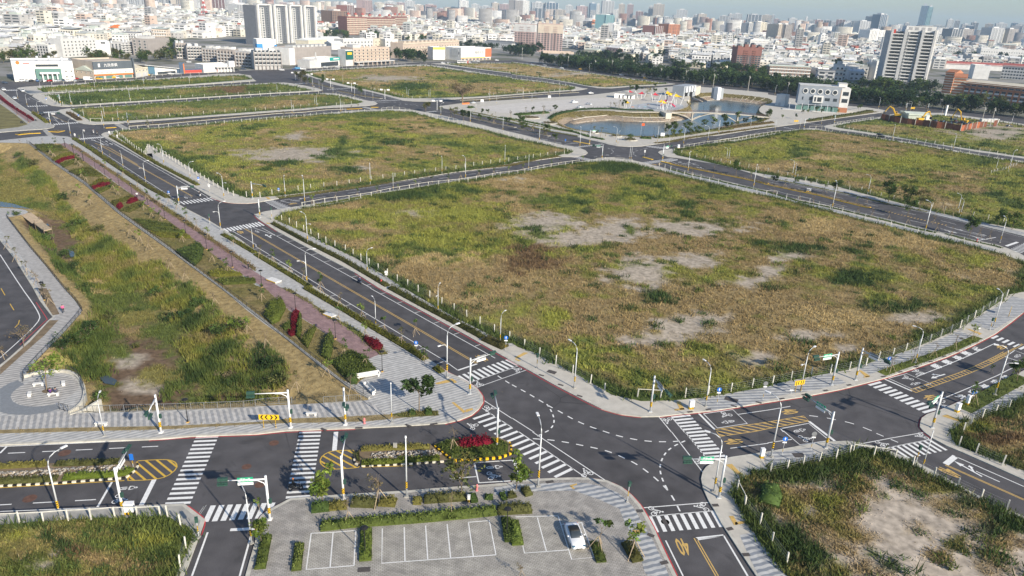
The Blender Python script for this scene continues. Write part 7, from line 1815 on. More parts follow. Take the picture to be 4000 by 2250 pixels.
# people
def cloth(n,c):
 return pln(n,c,.9,.12,6)
DARK,SHOE=cloth('dark_trousers',(.03,.03,.035)),cloth('shoes',(.5,.5,.5))
for s,tw,shirt,lb in (("02' 64,25","02' 64,33",cloth('pink_jacket',(.75,.12,.28)),'person in a pink jacket and dark trousers walking on the left walkway'),("01' 138,54","01' 130,48",cloth('white_shirt',(.75,.75,.75)),'person in a white shirt walking on the pink path'),("01' 250,126","01' 260,133",cloth('black_shirt',(.03,.03,.035)),'person in black walking on the lower pink path'),("11' 242,32","11' 250,31",cloth('white_shirt2',(.72,.72,.72)),'person in white walking beside the cross street'),("A' 58,72","A' 54,68",cloth('grey_shirt',(.25,.25,.27)),'person in grey at the end of the long red hedge'),("D' 69,87","D' 64,88",cloth('black_top',(.03,.03,.04)),'person in black on the pond plaza'),("D' 133,88","D' 133,95",cloth('blue_top',(.15,.3,.5)),'person in light blue near the pond street corner'),("F' 24,48","F' 26,50",cloth('dark_top',(.05,.05,.05)),'person in dark clothes beside the black SUV'),("B' 61,35","B' 61,42",cloth('white_top',(.7,.7,.7)),'person in white on the far boulevard crossing')):
 a,b=G(px(s)[0],KZ),G(px(tw)[0],KZ)
 fgr('person',lb,'walk',(M['skin'],shirt,DARK,SHOE),(a[0],a[1],KZ+.02),atan2(b[1]-a[1],b[0]-a[0]),group='people on foot')
bb=G(px("02' 54,108")[0],KZ)
for dx,shirt,lb in ((-.34,cloth('purple_top',(.10,.04,.16)),'person in dark purple seated on the lookout bench, left of two'),(.34,cloth('navy_top',(.06,.06,.10)),'person in grey-blue seated on the lookout bench, right of two')):
 fgr('person',lb,'sit',(M['skin'],shirt,DARK,SHOE),(bb[0]+dx*cos(.25),bb[1]+dx*sin(.25),KZ+.02),.25+pi/2,group='people seated on the lookout')
def scooter_proto(col):
 t=tg('scooter','proto','scooter')
 PROTO.append(t)
 P=paint(col)
 for x in (-.62,.62):
  wh=MB().tube([(x,-.06,.26),(x,.06,.26)],.26,12).bd('wheel',TYRE,t)
  MB().tube([(x,-.065,.26),(x,.065,.26)],.14,10).bd('rim',RIM_M,wh)
 cmh([(-.85,.50,.66,.7),(-.6,.36,.78,1.0),(-.2,.30,.76,1.0),(.05,.26,.40,.9),(.35,.26,.38,.9),(.45,.28,.60,1.0),(.55,.5,.95,.8)],.36).bd('body',P,t,True)
 MB().box(-.75,-.14,.78,.0,.14,.86).bd('seat',M['blk'],t)
 MB().tube([(.62,0,.26),(.48,0,.98)],.035,6).bd('fork',RIM_M,t)
 MB().tube([(.44,-.32,1.0),(.48,0,.98),(.44,.32,1.0)],.02,6).bd('handlebar',M['blk'],t)
 MB().obox((.56,0,.82),.1,.18,.12).bd('headlight',M['sw'],t)
 MB().tube([(.46,-.3,1.0),(.44,-.36,1.2)],.012,4).bd('mirror',M['blk'],t)
 return t
SPR={c:scooter_proto(c) for c in ('black','navy','white')}
for i,(s,tw,c,helm,shirt,lb) in enumerate((("13' 40,58","13' 52,57",'black',(.55,.18,.05),cloth('black_jacket',(.03,.03,.03)),'on the second zebra crossing, rider in black with orange helmet'),("11' 104,140","11' 96,135",'navy',(.04,.05,.10),cloth('navy_jacket',(.05,.06,.14)),'on the main street, rider in navy'),("01' 201,53","01' 208,57",'white',(.6,.6,.6),cloth('dark_jacket',(.05,.05,.06)),'at the middle junction, rider in dark jacket'),("A' 137,92","A' 137,99",'black',(.7,.7,.7),cloth('white_jacket',(.65,.65,.65)),'at the far left junction, rider in white'),("A' 152,92","A' 152,98",'white',(.3,.05,.05),cloth('grey_jacket',(.3,.3,.32)),'at the far left junction, middle rider'),("A' 158,94","A' 158,100",'black',(.02,.02,.02),cloth('black_coat',(.02,.02,.02)),'at the far left junction, rider in black'))):
 a,b=G(px(s)[0]),G(px(tw)[0])
 rz=atan2(b[1]-a[1],b[0]-a[0])
 place(cpt(SPR[c]),(a[0],a[1],0),rz,1,'%s scooter ridden %s'%({'navy':'dark blue'}.get(c,c),lb),'ridden scooters')
 fgr('person','scooter rider '+lb,'ride',(M['skin'],shirt,DARK,SHOE),(a[0],a[1],0),rz,hair=helm,group='scooter riders')
for s,tw,c,lb in (("01' 43,143","01' 38,138",'black','black parked scooter on the left walkway'),("A' 36,75","A' 42,74",'black','black scooter parked under the far left tree'),("A' 59,71","A' 64,74",'black','black scooter at the end of the long red hedge'),("23' 143,100","23' 150,101",'black','')):
 if lb:
  put(SPR[c],s,tw,lb,KZ,'parked scooters')
# orange water barriers by the fig tree
for i in range(7):
 a=G(px("C %d,%d"%(700+i*15,368-i))[0],0)
 t=tg('road_barrier','orange plastic road barrier beside the fig tree, %s from the left'%nth(i),'barrier',(a[0],a[1],0),.1,'orange barriers')
 MB().prism([(-.55,-.25),(.55,-.25),(.55,.25),(-.55,.25)],0,.4).bd('foot',M['orange'],t)
 MB().prism([(-.55,-.12),(.55,-.12),(.55,.12),(-.55,.12)],.4,1.0).bd('upper',M['orange'],t)
# avenue and divided-street medians
for s,wd,kc,lb in (("31' -3,40 25,46 50,51 69,56 102,64",1.9,'y','planted median of the avenue right of the crossing'),("21' 160,20 170,22 200,28 230,34 257,40",1.9,'y','planted median of the avenue nearest the crossing'),("C' 56,52 90,60 125,68 155,74",2.0,'k','planted median of the upper avenue'),("C' 160,76 190,83 210,88",2.0,'k','short planted median left of the crossing'),("A' 208,80 235,78 257,77 B' 0,76 40,74 80,70 135,68",2.6,'k','long planted median of the divided street'),("C' 64,30 100,28 150,24 200,20 257,17",2.4,'k','planted median of the car park street'),("A' 27,94 45,92 66,91",2.6,'y','yellow-edged median at the far left junction'),("A' 84,88 100,89",4.0,'y','small yellow-edged island in the far left junction'),("A' 171,83 188,82",1.8,'y','thin yellow-edged island at the divided street'),("B' 153,66 165,66",2.0,'y','thin yellow-edged island at the upper avenue'),("B' 113,69 138,68",2.0,'y','yellow-edged nose of the long median'),("D' 113,118 128,122",1.0,'y','thin yellow divider in the avenue crossing'),("D' 142,125 174,132",1.0,'y','thin yellow divider beyond the avenue crossing'),("D' 0,92 26,97",1.0,'y','thin yellow divider left of the avenue crossing'),("B' 54,26 90,35",3.0,'k','median of the far boulevard'),("B' 100,40 140,48 170,52",3.0,'k','nearer median of the far boulevard')):
 L_=W(s)
 t=tg('planted_median',lb,'median',(0,0,0),0,'planted medians')
 MB().kerb(L_,wd,-.02,.17).bd('kerb',M['kerb'] if kc=='k' else M['sy'],t)
 if wd>1.2:
  MB().ribbon(L_,wd-.5,.19).bd('soil',M['soil'],t)
  ln_=rsm(L_,1.5)
  P=ofs(ln_,wd/2-.3)+ofs(ln_,-wd/2+.3)[::-1]
  x,y=sct(P,2.0)
  if len(x)>5:
   c=(NA(LG['olive'])[None]*(1-fbm(x,y,5,5,2)[:,None])+NA(LG['brown'])[None]*fbm(x,y,5,5,2)[:,None])
   lvs('planting',np.c_[x,y,np.full(len(x),.35)],np.full(len(x),.25),c,t,.2,len(x)*4)
# POND PARK
def bank_z(x,y):
 d1=pdist(x,y,RIM_S)
 d2=pdist(x,y,POND)
 t=d1/(d1+d2+1e-6)
 ins=inp(x,y,POND)
 return np.where(ins,POND_Z-.6,RIM_Z+(POND_Z-.1-RIM_Z)*t),t,ins
bv,bf=sheet(RIM_S,(),1.6)
bz,bt,bi_=bank_z(bv[:,0],bv[:,1])
bz=np.where(pdist(bv[:,0],bv[:,1],RIM_S)<.02,RIM_Z-.01,bz)
n_=fbm(bv[:,0],bv[:,1],6,5,3)[:,None]
gcol=NA((.21,.17,.075))*(.75+.5*n_)
bc=np.where((bt>.52)[:,None],NA((.33,.27,.20)),gcol)
npm('pond_bank',np.c_[bv,bz],bf,M['turf'],None,bc,kind='structure')
rv_,rf_=sheet(RIM_S,())
MB().flat(POND,POND_Z).bd('pond_water',M['water'],None,kind='structure')
x,y=sct(RIM_S,1.1)
z,t_,ins=bank_z(x,y)
k=(t_<.5)&~ins
bld('grass',x[k],y[k],z[k],NA((.20,.175,.06))[None]*RNG.uniform(.6,1.4,(k.sum(),1)),np.full(k.sum(),.4),np.full(k.sum(),.35),None,4,label='dry grass on the upper banks of the pond')
x,y=sct(RIM_S,2.4)
z,t_,ins=bank_z(x,y)
k=(t_>.55)&~ins
xx,yy,zz=x[k],y[k],z[k]
_z=dict(zip(range(len(xx)),zz))
oc=NA([(1,0,0),(0,1,0),(-1,0,0),(0,-1,0),(0,0,.8)])
sz=.34*RNG.uniform(.6,1.4,len(xx))
v=oc[None]*sz[:,None,None]*RNG.uniform(.7,1.3,(len(xx),5,3))+np.stack([xx,yy,zz],1)[:,None]
tri=NA([(0,1,4),(1,2,4),(2,3,4),(3,0,4)])
c=NA([(.40,.30,.21),(.30,.25,.19),(.46,.36,.27),(.24,.20,.17)])[RNG.integers(0,4,len(xx))]
npm('rock_armour',v.reshape(-1,3),(tri[None]+5*np.arange(len(xx))[:,None,None]).reshape(-1,3),M['rock'],None,np.repeat(c,5,0),kind='stuff',label='brown rock armour along the pond edge',category='rocks')
# concrete ribs and beams on the bank
RIBC=pln('rib_concrete',(.58,.54,.46),.85,.12,.6)
rb_=tg('bank_frame','pale concrete ribs laid over the pond banks','frame')
for s in ("D' 80,46>80,60","D' 95,46>97,60","D' 110,46>112,60","D' 124,46>128,61","D' 136,46>143,61","D' 4,47>16,60","D' 14,46>35,59","D' 32,53>35,59","D' 52,53>54,58","D' 203,16>210,26","D' 213,15>219,26","D' 223,14>230,25","E' 6,16>6,24","E' 24,19>23,25","E' 33,18>30,26","E' 43,18>38,28","E' 53,19>45,28","E' 63,20>54,30","E' 78,22>62,31","E' 90,25>72,32","D' 150,54>156,59"):
 a,b=s.split('>')
 p,q=px(a)[0],px(a.split()[0]+' '+b)[0]
 A,B=G(p,RIM_Z),G(q,POND_Z)
 pts=[]
 for i in range(7):
  f=i/6
  xx,yy=A[0]+(B[0]-A[0])*f,A[1]+(B[1]-A[1])*f
  z0=float(bank_z(NA([xx]),NA([yy]))[0][0])
  pts.append((xx,yy,z0+.1))
 MB().tube(pts,.16,4).bd('rib',RIBC,rb_)
for s,zz in (("D' 0,64 20,61 40,59 60,58 80,59 100,60 120,61 140,61 165,59 176,58",POND_Z),("D' 0,58 20,54 40,52 60,50 80,53 100,54 120,54 150,54 164,54",-1.9),("D' 188,26 208,28 230,25 244,24 E' 0,24 20,27 40,29 60,31 70,32",POND_Z),("D' 201,22 220,20 E' 6,19 23,20 45,22 70,26 87,29",-1.9),("D' 67,44 95,46 139,46",0.0)):
 MB().tube([(a,b,zz+.22) for a,b in W(s,zz)],.2,4).bd('beam',RIBC,rb_)
# footbridge on two low arches
br=tg('foot_bridge','low arched footbridge crossing the pond','bridge')
A,B=Vector(G(px("D' 150,45")[0],.4)),Vector(G(px("E' 84,53")[0],.4))
d=(B-A).normalized()
n2=Vector((-d.y,d.x))
L=(B-A).length
zc=lambda s:.5+1.0*sin(pi*s/L)
ss=np.linspace(0,L,25)
m=MB()
for a,b in zip(ss,ss[1:]):
 p,q=A+d*a,A+d*b
 for z0,z1,w0 in ((-.35,0,1.6),):
  v=[]
  for P_,s_ in ((p,a),(q,b)):
   for sg in (-1,1):
    for zz in (z0,z1):
     v.append((P_.x+n2.x*sg*w0,P_.y+n2.y*sg*w0,zc(s_)+zz))
  m.add(v,[(1,3,7,5),(0,4,6,2),(0,1,5,4),(2,6,7,3)])
m.bd('deck',RIBC,br)
for sg in (-1.5,1.5):
 for zz in (.5,1.1):
  MB().tube([(A.x+d.x*s_+n2.x*sg,A.y+d.y*s_+n2.y*sg,zc(s_)+zz) for s_ in ss],.05,4).bd('handrail',pln('brown_rail',(.16,.10,.08),.7),br)
 for s_ in np.arange(1,L,2.4):
  MB().tube([(A.x+d.x*s_+n2.x*sg,A.y+d.y*s_+n2.y*sg,zc(s_)),(A.x+d.x*s_+n2.x*sg,A.y+d.y*s_+n2.y*sg,zc(s_)+1.1)],.04,4).bd('rail_post',pln('brown_rail',(.16,.10,.08),.7),br)
s1=(Vector(G(px("D' 194,60")[0],POND_Z))-A).dot(d)
s2=(Vector(G(px("E' 30,60")[0],POND_Z))-A).dot(d)
for sg in (-1.3,1.3):
 for sa,sb,lo_a in ((s1,s2,True),(2*s1-s2+(s2-s1)*.05,s1,False),(s2,2*s2-s1,True)):
  pts=[]
  for i in range(15):
   f=i/14
   s_=sa+(sb-sa)*f
   if s_<1 or s_>L-1:
    continue
   top=zc(s_)-.5
   zz=POND_Z+(top-POND_Z)*(1-(2*f-1)**2)
   pts.append((A.x+d.x*s_+n2.x*sg,A.y+d.y*s_+n2.y*sg,zz))
  if len(pts)>2:
   MB().tube(pts,.24,6).bd('arch',RIBC,br)
for s_ in (s1,s2):
 MB().obox((A.x+d.x*s_,A.y+d.y*s_,POND_Z-.5),.6,3.4,zc(s_)-POND_Z,atan2(d.y,d.x)).bd('pier',RIBC,br)
P_=W("D' 140,45 160,44 164,54 150,54",0)
MB().prism(W("D' 140,45 160,46 159,49 150,49",0),-2.6,.9).bd('abutment',RIBC,br)
# pump house, weir walls, control tower
BWG=pln('grey_tile',(.34,.37,.40),.7,.08,.3)
def sbx(name,label,cat,s,depth,top,wall,group=None,z=0.0,roof=None):
 L_,R_=[Vector(q) for q in W(s,z)][:2]
 u=R_-L_
 h=H(s,top,z)
 t=tg(name,label,cat,(L_.x,L_.y,z),atan2(u.y,u.x),group)
 MB().box(0,0,-.5,u.length,depth,h).bd('wall',wall,t)
 if roof:
  MB().box(-.2,-.2,h,u.length+.2,depth+.2,h+.25).bd('roof',roof,t)
 return t,u.length,h
t,L_,h=sbx('pump_house','grey pump house with white cylinders above the pond','building',"20' 172,98 184,96",9,"20' 172,87",BWG)
for i in range(4):
 MB().tube([(L_*(i+.6)/4.4,-.8,h*.45),(L_*(i+.6)/4.4,-.8,h*.95)],.8,10).bd('cylinder',M['sw'],t)
for i in range(2):
 MB().box(L_*(.1+.4*i),-.06,-.5,L_*(.35+.4*i),-.002,h*.4).bd('sluice_opening',M['blk'],t)
sbx('pump_wing','pale concrete block right of the pump house','building',"20' 184,96 189,94",8,"20' 184,88",RIBC)
sbx('gate_tower','tall grey gate tower on the pond bank','building',"20' 200,98 206,99",6,"20' 200,88",BWG)
sbx('gate_tower','white slanted pier beside the grey gate tower','building',"20' 206,100 209,100",5,"20' 208,88",M['sw'])
wl=tg('weir_wall','sloping concrete training wall at the pond inlet','wall')
a,b=Vector(G(px("D' 184,17")[0],.1)),Vector(G(px("D' 208,28")[0],POND_Z))
e_=Vector((-(b-a).y,(b-a).x)).normalized()*.5
vv=[]
for q,zt in ((a,.6),(b,POND_Z+.3)):
 for sg in (-1,1):
  vv+=[(q.x+e_.x*sg,q.y+e_.y*sg,POND_Z-1),(q.x+e_.x*sg,q.y+e_.y*sg,zt)]
MB().add(vv,[(0,4,5,1),(3,7,6,2),(1,5,7,3),(4,6,7,5),(2,0,1,3)]).bd('wall',pln('pale_wall',(.50,.50,.50),.8),wl)
MB().prism(W("D' 164,16 177,13 189,20 188,26 179,26 172,22",0),-1.5,.4).bd('apron',RIBC,wl)
# toilet block
t,L_,h=sbx('park_pavilion','long white park pavilion with flat roof by the car park','building',"D' 66,22 99,24",8,"D' 66,14",M['sw'],roof=M['con2'])
for x0 in (.22,.40,.62,.78):
 MB().box(L_*x0,-.06,.2,L_*(x0+.06),-.002,2.3).bd('door',M['iron'],t)
MB().box(L_*.55,-1.5,h-.3,L_,-.21,h).bd('canopy',M['con2'],t)
# shade sails and play tower
SAILC=dict(y=pln('yellow_sail',(.80,.52,.02),.6),r=pln('red_sail',(.58,.05,.07),.6))
for i,(s,w_,hh,c) in enumerate((("D' 87,41",5,5.2,'y'),("D' 140,40",5,5.5,'y'),("D' 148,42",5,5.5,'y'),("D' 169,33",8,6.5,'y'),("D' 155,28",8,6.5,'y'),("D' 109,24",7,4.8,'r'),("D' 133,28",7,5.5,'r'),("D' 94,20",6,4.2,'r'))):
 a=G(px(s)[0],KZ)
 t=tg('shade_sail','%s shade sail on leaning white masts, %s at the play court'%({'y':'yellow','r':'red'}[c],nth(i)),'shade sail',(a[0],a[1],KZ),U_(-.4,.4),'shade sails')
 for sx,sy in ((-.5,0),(.5,0),(0,.6)):
  MB().tube([(sx*w_*.5,sy*w_*.5,0),(sx*w_,sy*w_,hh)],.13,6).bd('mast',M['sw'],t)
 g=6
 v=[]
 for p in range(g+1):
  for q in range(g+1-p):
   b0,b1=p/g,q/g
   b2=1-b0-b1
   v.append((w_*(-.5*b0+.5*b1),w_*.6*b2,hh*(.9+.15*b2)-3.2*(b0*b1+b1*b2+b0*b2)))
 idx={}
 n0=0
 for p in range(g+1):
  for q in range(g+1-p):
   idx[(p,q)]=n0
   n0+=1
 f=[]
 for p in range(g):
  for q in range(g-p):
   f.append((idx[p,q],idx[p+1,q],idx[p,q+1]))
   if q<g-p-1:
    f.append((idx[p+1,q],idx[p+1,q+1],idx[p,q+1]))
 sl=MB().add(v,f).bd('sail',SAILC[c],t,True)
pt=G(px("D' 154,36")[0],KZ)
t=tg('play_tower','pink and grey climbing tower with red tube slide','play equipment',(pt[0],pt[1],KZ))
for sx,sy in ((-1,-1),(1,-1),(1,1),(-1,1)):
 MB().tube([(sx*1.6,sy*1.6,0),(sx*1.2,sy*1.2,7.5)],.14,6).bd('post',M['sw'],t)
for z0 in (2.0,4.0):
 MB().box(-1.6,-1.6,z0,1.6,1.6,z0+.15).bd('platform',pln('mauve',(.35,.22,.28),.7),t)
MB().box(-1.5,-1.55,4.2,1.5,1.5,6.6).bd('cabin',pln('mauve_wall',(.28,.24,.28),.7),t)
MB().tube([(0,0,7.4),(0,0,9.0)],[1.9,.05],6).bd('roof',SAILC['y'],t)
MB().tube([(-1.2,0,4.2),(-3.0,-.5,3.6),(-4.0,.5,2.4),(-3.4,1.6,1.2),(-5,2.0,.4)],.55,8).bd('slide',pln('crimson',(.55,.04,.10),.4),t)
MB().tube([(1.2,0,2.2),(2.6,-.6,1.4),(4.2,-.8,.3)],.5,8).bd('slide',pln('crimson',(.55,.04,.10),.4),t)
for i,(s,c) in enumerate((("D' 96,38",(.6,.25,.12)),("D' 106,37",(.25,.3,.5)),("D' 121,34",(.5,.3,.2)),("D' 116,38",(.2,.4,.5)),("D' 165,38",(.4,.2,.3)))):
 a=G(px(s)[0],KZ)
 t=tg('play_item','%s low play item on the play court from the left'%nth(i),'play equipment',(a[0],a[1],KZ),i,'low play items')
 cc=pln('play_colour_%d'%i,c,.6)
 MB().tube([(-.9,0,.5),(0,0,.75),(.9,0,.5)],.2,8).bd('beam',cc,t)
 for sx in (-.6,.6):
  MB().tube([(sx,0,0),(sx,0,.55)],.08,6).bd('leg',M['steel'],t)
# ring planters on the pond plaza
for s,r in (("C' 179,58",5.5),("C' 211,67",4.0),("D' 69,84",3.0),("D' 92,90",3.4),("D' 33,79",2.5)):
 a=G(px(s)[0],KZ)
 t=tg('ring_planter','round planter with pale rim and shrubs %s'%{5.5:'in the car park lawn',4.0:'beside the curved pond rim',3.0:'by the pond railing',3.4:'with a young tree on the pond plaza',2.5:'left of the pond plaza'}[r],'planter',(a[0],a[1],KZ),0,'ring planters')
 MB().tube([(0,0,0),(0,0,.35)],r,20).bd('rim',M['kerb'],t)
 MB().tube([(0,0,.35),(0,0,.38)],r-.5,20).bd('soil',M['soil'],t)
 k=30
 aa,rr=RNG.uniform(0,6.28,k),r*.8*np.sqrt(RNG.uniform(0,1,k))
 lvs('shrubs',np.c_[rr*np.cos(aa),rr*np.sin(aa),np.full(k,.6)],np.full(k,.5),NA(LG['olive'])[None]*RNG.uniform(.6,1.3,(k,1)),t,.22,260)['kind']='stuff'
rlg("C' 213,66 225,71 240,77 257,80 D' 25,78 40,78 60,81 78,84 100,86 130,86 150,86 170,84 200,80 230,75 E' 0,74 40,67 70,63",RIM_Z,'dark pond railing along the plaza and the pond street',1.25,2.4,'iron',True,dens=.5)
rlg("C' 209,58 215,53 230,49 257,45 D' 0,43 30,41 60,42 90,43 120,43 139,44",RIM_Z,'dark railing along the far pond rim',1.2,2.6,'iron',False)
rlg("D' 162,43 185,36 188,32 182,28",RIM_Z,'dark railing round the right end of the play court',1.2,2.4,'iron',False)
for i,(s,lb) in enumerate((("C' 101,36>102,31",'white board on two posts at the car park edge'),("C' 210,29>211,22",'white board on a post by the car park street'),("D' 144,88>144,84",'small park notice board by the pond street'))):
 a,b=s.split('>')
 q=G(px(a)[0],KZ)
 t=tg('notice_board',lb,'sign board',(q[0],q[1],KZ),0,'notice boards')
 for sx in (-.7,.7):
  MB().tube([(sx,0,0),(sx,0,2.2)],.06,6).bd('leg',M['steel'],t)
 MB().box(-.95,-.06,1.3,.95,.06,2.8).bd('panel',M['sw'],t)
# car park bay lines and orange flag buoy
for s in ("C' 119,44 230,35 257,33","C' 136,47 230,40 257,37","D' 0,28 45,26","D' 0,35 30,34 72,32","D' 52,26 64,30","D' 64,24 86,28"):
 MB().ribbon(W(s,KZ),.22,KZ+.02).bd('bay_line',M['wp'],PAV['PK'])
t=tg('red_flag','small red flag on a thin pole by the pond railing','flag',(*G(px("D' 109,83")[0],KZ),KZ))
MB().tube([(0,0,0),(0,0,6)],.04,5).bd('pole',M['steel'],t)
MB().box(0,-.02,4.8,1.4,.02,6).bd('cloth',pln('flag_red',(.75,.12,.03),.7),t)
# THE CITY
FOOT=[]
def WM(n,c,var=.1,sc=.25):
 return pln(n,c,.8,var,sc)
CM=dict(white=WM('white_render',(.74,.73,.70)),cream=WM('cream_render',(.64,.59,.47)),grey=WM('grey_render',(.42,.42,.42)),dark=WM('dark_cladding',(.13,.14,.16)),taupe=WM('taupe_tile',(.34,.31,.29)),brick=WM('red_brick_tile',(.24,.11,.09)),pink=WM('pink_tile',(.42,.30,.28)),peach=WM('peach_tile',(.50,.41,.34)),beige=WM('beige_tile',(.52,.45,.37)),blue=WM('blue_glass_wall',(.16,.25,.34)),teal=WM('teal_net',(.20,.36,.38)),brown=WM('brown_tile',(.24,.16,.12)),lgrey=WM('light_grey_tile',(.56,.56,.55)),red=WM('red_panel',(.52,.07,.05)),roofg=WM('pale_green_metal_roof',(.52,.57,.50)),roofw=WM('white_metal_roof',(.72,.73,.72)),roofr=WM('red_metal_roof',(.38,.10,.08)),roofd=WM('dark_roof',(.15,.16,.17)),orange=WM('orange_panel',(.72,.20,.05)),slate=WM('slate_sign',(.10,.12,.14)),orangebrick=WM('orange_brick',(.45,.19,.10)),navy=WM('navy_panel',(.07,.11,.17)))
GL_W=M['glass']
WIN={}
def wmh(w_,h_,fr='white'):
 k_=(round(w_,2),round(h_,2),fr)
 if k_ not in WIN:
  m=MB()
  e=min(.12,w_*.1)
  m.box(-w_/2,-.10,0,w_/2,0,h_,0)
  m.add([(-w_/2+e,-.104,e),(-.03,-.104,e),(-.03,-.104,h_-e),(-w_/2+e,-.104,h_-e)],[(0,1,2,3)],1)
  m.add([(.03,-.104,e),(w_/2-e,-.104,e),(w_/2-e,-.104,h_-e),(.03,-.104,h_-e)],[(0,1,2,3)],1)
  o=m.bd('window',[CM[fr] if fr in CM else M[fr],GL_W])
  WIN[k_]=o.data
  bpy.data.objects.remove(o)
 return WIN[k_]
class B:
 def __init__(s,label,line,top,depth,wall='white',name='building',z=0.0,cat='building',group=None,h=None,hip=0):
  a,b=[Vector(q) for q in W(line,z)][:2]
  s.u=b-a
  s.w,s.d=s.u.length,depth
  s.h=h or H(line,top,z)
  s.rz=atan2(s.u.y,s.u.x)
  s.t=tg(name,label,cat,(a.x,a.y,z),s.rz,group)
  n=Vector((-s.u.y,s.u.x)).normalized()
  FOOT.append([tuple(a-n*3),tuple(b-n*3),tuple(b+n*(depth+3)),tuple(a+n*(depth+3))])
  if wall:
   MB().box(0,0,-.5,s.w,depth,s.h).bd('wall',CM[wall],s.t)
   s.parapet(wall)
 def parapet(s,wall,e=.25,hh=.9):
  m=MB()
  z=s.h
  m.box(0,0,z,s.w,e,z+hh)
  m.box(0,s.d-e,z,s.w,s.d,z+hh)
  m.box(0,e,z,e,s.d-e,z+hh)
  m.box(s.w-e,e,z,s.w,s.d-e,z+hh)
  m.bd('parapet',CM[wall],s.t)
 def box(s,nm,x0,y0,z0,x1,y1,z1,mat):
  return MB().box(x0,y0,z0,x1,y1,z1).bd(nm,CM[mat] if mat in CM else M[mat] if isinstance(mat,str) else mat,s.t)
 def wins(s,face,n,fl,ww,wh,z0=1.0,fh=None,a=0.0,b=1.0,fr='white',skip=None):
  fh=fh or (s.h-z0)/fl
  me=wmh(ww,wh,fr)
  L=s.w if face in 'FB' else s.d
  for j in range(fl):
   for i in range(n):
    if skip and skip(i,j):
     continue
    t=(a+(b-a)*(i+.5)/n)*L
    loc,r={'F':((t,0,0),0),'R':((s.w,t,0),pi/2),'L':((0,L-t,0),-pi/2)}[face]
    ob('window',me,s.t,(loc[0],loc[1],z0+j*fh),r)
 def bands(s,nm,face,fl,z0,fh,hb,out,mat,a=0.0,b=1.0):
  for j in range(fl):
   z=z0+j*fh
   if face=='F':
    s.box(nm,s.w*a,-out,z,s.w*b,-.003,z+hb,mat)
   elif face=='R':
    s.box(nm,s.w+.003,s.d*a,z,s.w+out,s.d*b,z+hb,mat)
   else:
    s.box(nm,-out,s.d*a,z,-.003,s.d*b,z+hb,mat)
 def gable(s,mat,ov=.4,rise=2.0,along='x',h=None):
  h=h or s.h
  m=MB()
  if along=='x':
   v=[(-ov,-ov,h),(s.w+ov,-ov,h),(s.w+ov,s.d/2,h+rise),(-ov,s.d/2,h+rise),(-ov,s.d+ov,h),(s.w+ov,s.d+ov,h)]
   f=[(0,1,2,3),(3,2,5,4),(0,3,4),(1,5,2),(0,4,5,1)]
  else:
   v=[(-ov,-ov,h),(-ov,s.d+ov,h),(s.w/2,s.d+ov,h+rise),(s.w/2,-ov,h+rise),(s.w+ov,-ov,h),(s.w+ov,s.d+ov,h)]
   f=[(0,3,2,1),(3,4,5,2),(0,4,3),(1,2,5),(0,1,5,4)]
  m.add(v,f)
  return m.bd('roof',CM[mat],s.t)
 def tanks(s,n=3,z=None):
  for _ in range(n):
   x,y=U_(.15,.85)*s.w,U_(.3,.8)*s.d
   MB().tube([(x,y,(z or s.h)),(x,y,(z or s.h)+2.2)],.8,9).bd('water_tank',M['steel'],s.t)
 def hut(s,x0,x1,y0,y1,hh,mat):
  o=s.box('roof_hut',s.w*x0,s.d*y0,s.h,s.w*x1,s.d*y1,s.h+hh,mat)
  MB().box(s.w*x0-.2,s.d*y0-.2,s.h+hh,s.w*x1+.2,s.d*y1+.2,s.h+hh+.2).bd('hut_roof',CM['lgrey'],s.t)
  return o
 def text(s,body,x,z,ht,mat='sw',y=-.3):
  o=ob('lettering',txm(body,M[mat] if mat in M else CM[mat]),s.t,(x,y,z))
  o.rotation_euler=(pi/2,0,0)
  o.scale=(ht,ht,ht)
  return o
# shop fronts along the far road, left to right
b=B('white clinic building with green glass entrance and roof tanks',"00' 15,82 76,81","00' 76,63",26,'white')
b.box('entrance_glass',b.w*.36,-2.5,0,b.w*.78,-.003,b.h*.68,'glass_g')
b.box('porch',b.w*.42,-5.5,b.h*.42,b.w*.74,-2.503,b.h*.50,'white')
for k in range(4):
 b.box('column',b.w*(.45+.08*k),-5.3,0,b.w*(.45+.08*k)+.7,-4.6,b.h*.419,'white')
b.box('window_strip',b.w*.38,-.15,b.h*.78,b.w*.75,-.003,b.h*.90,'glass')
b.box('raised_corner',0,-.25,0,b.w*.32,8,b.h*1.06,'white')
b.wins('F',3,1,1.2,1.4,1.0,None,.02,.30)
b.wins('F',2,2,1.0,1.2,2.0,3.4,.82,1.0)
b.wins('L',4,3,1.2,1.6)
b.tanks(3,b.h*1.06)
MB().tube([(b.w*.10,-.35,b.h*1.0),(b.w*.10,-.45,b.h*1.0)],1.1,16).bd('disc_logo',CM['orange'],b.t)
b.box('small_sign',b.w*.18,-.35,b.h*.94,b.w*.29,-.26,b.h*.985,'red')
b=B('beige twin-gable warehouse between clinic and furniture store',"00' 76,78 95,80","00' 95,70",30,'beige')
b.gable('roofg',.3,3.2,'y')
b.wins('F',4,1,1.0,1.2,3.5)
b=B('furniture store with slate sign band and orange strip',"00' 96,80 134,78","00' 134,63",28,'beige')
b.box('sign_band',-.3,-.35,b.h*.58,b.w+.3,-.003,b.h*1.06,'slate')
b.box('picture_band',-.3,-.33,b.h*.31,b.w+.3,-.004,b.h*.578,'white')
b.box('orange_strip',-.3,-.6,b.h*.22,b.w+.3,-.005,b.h*.305,'orange')
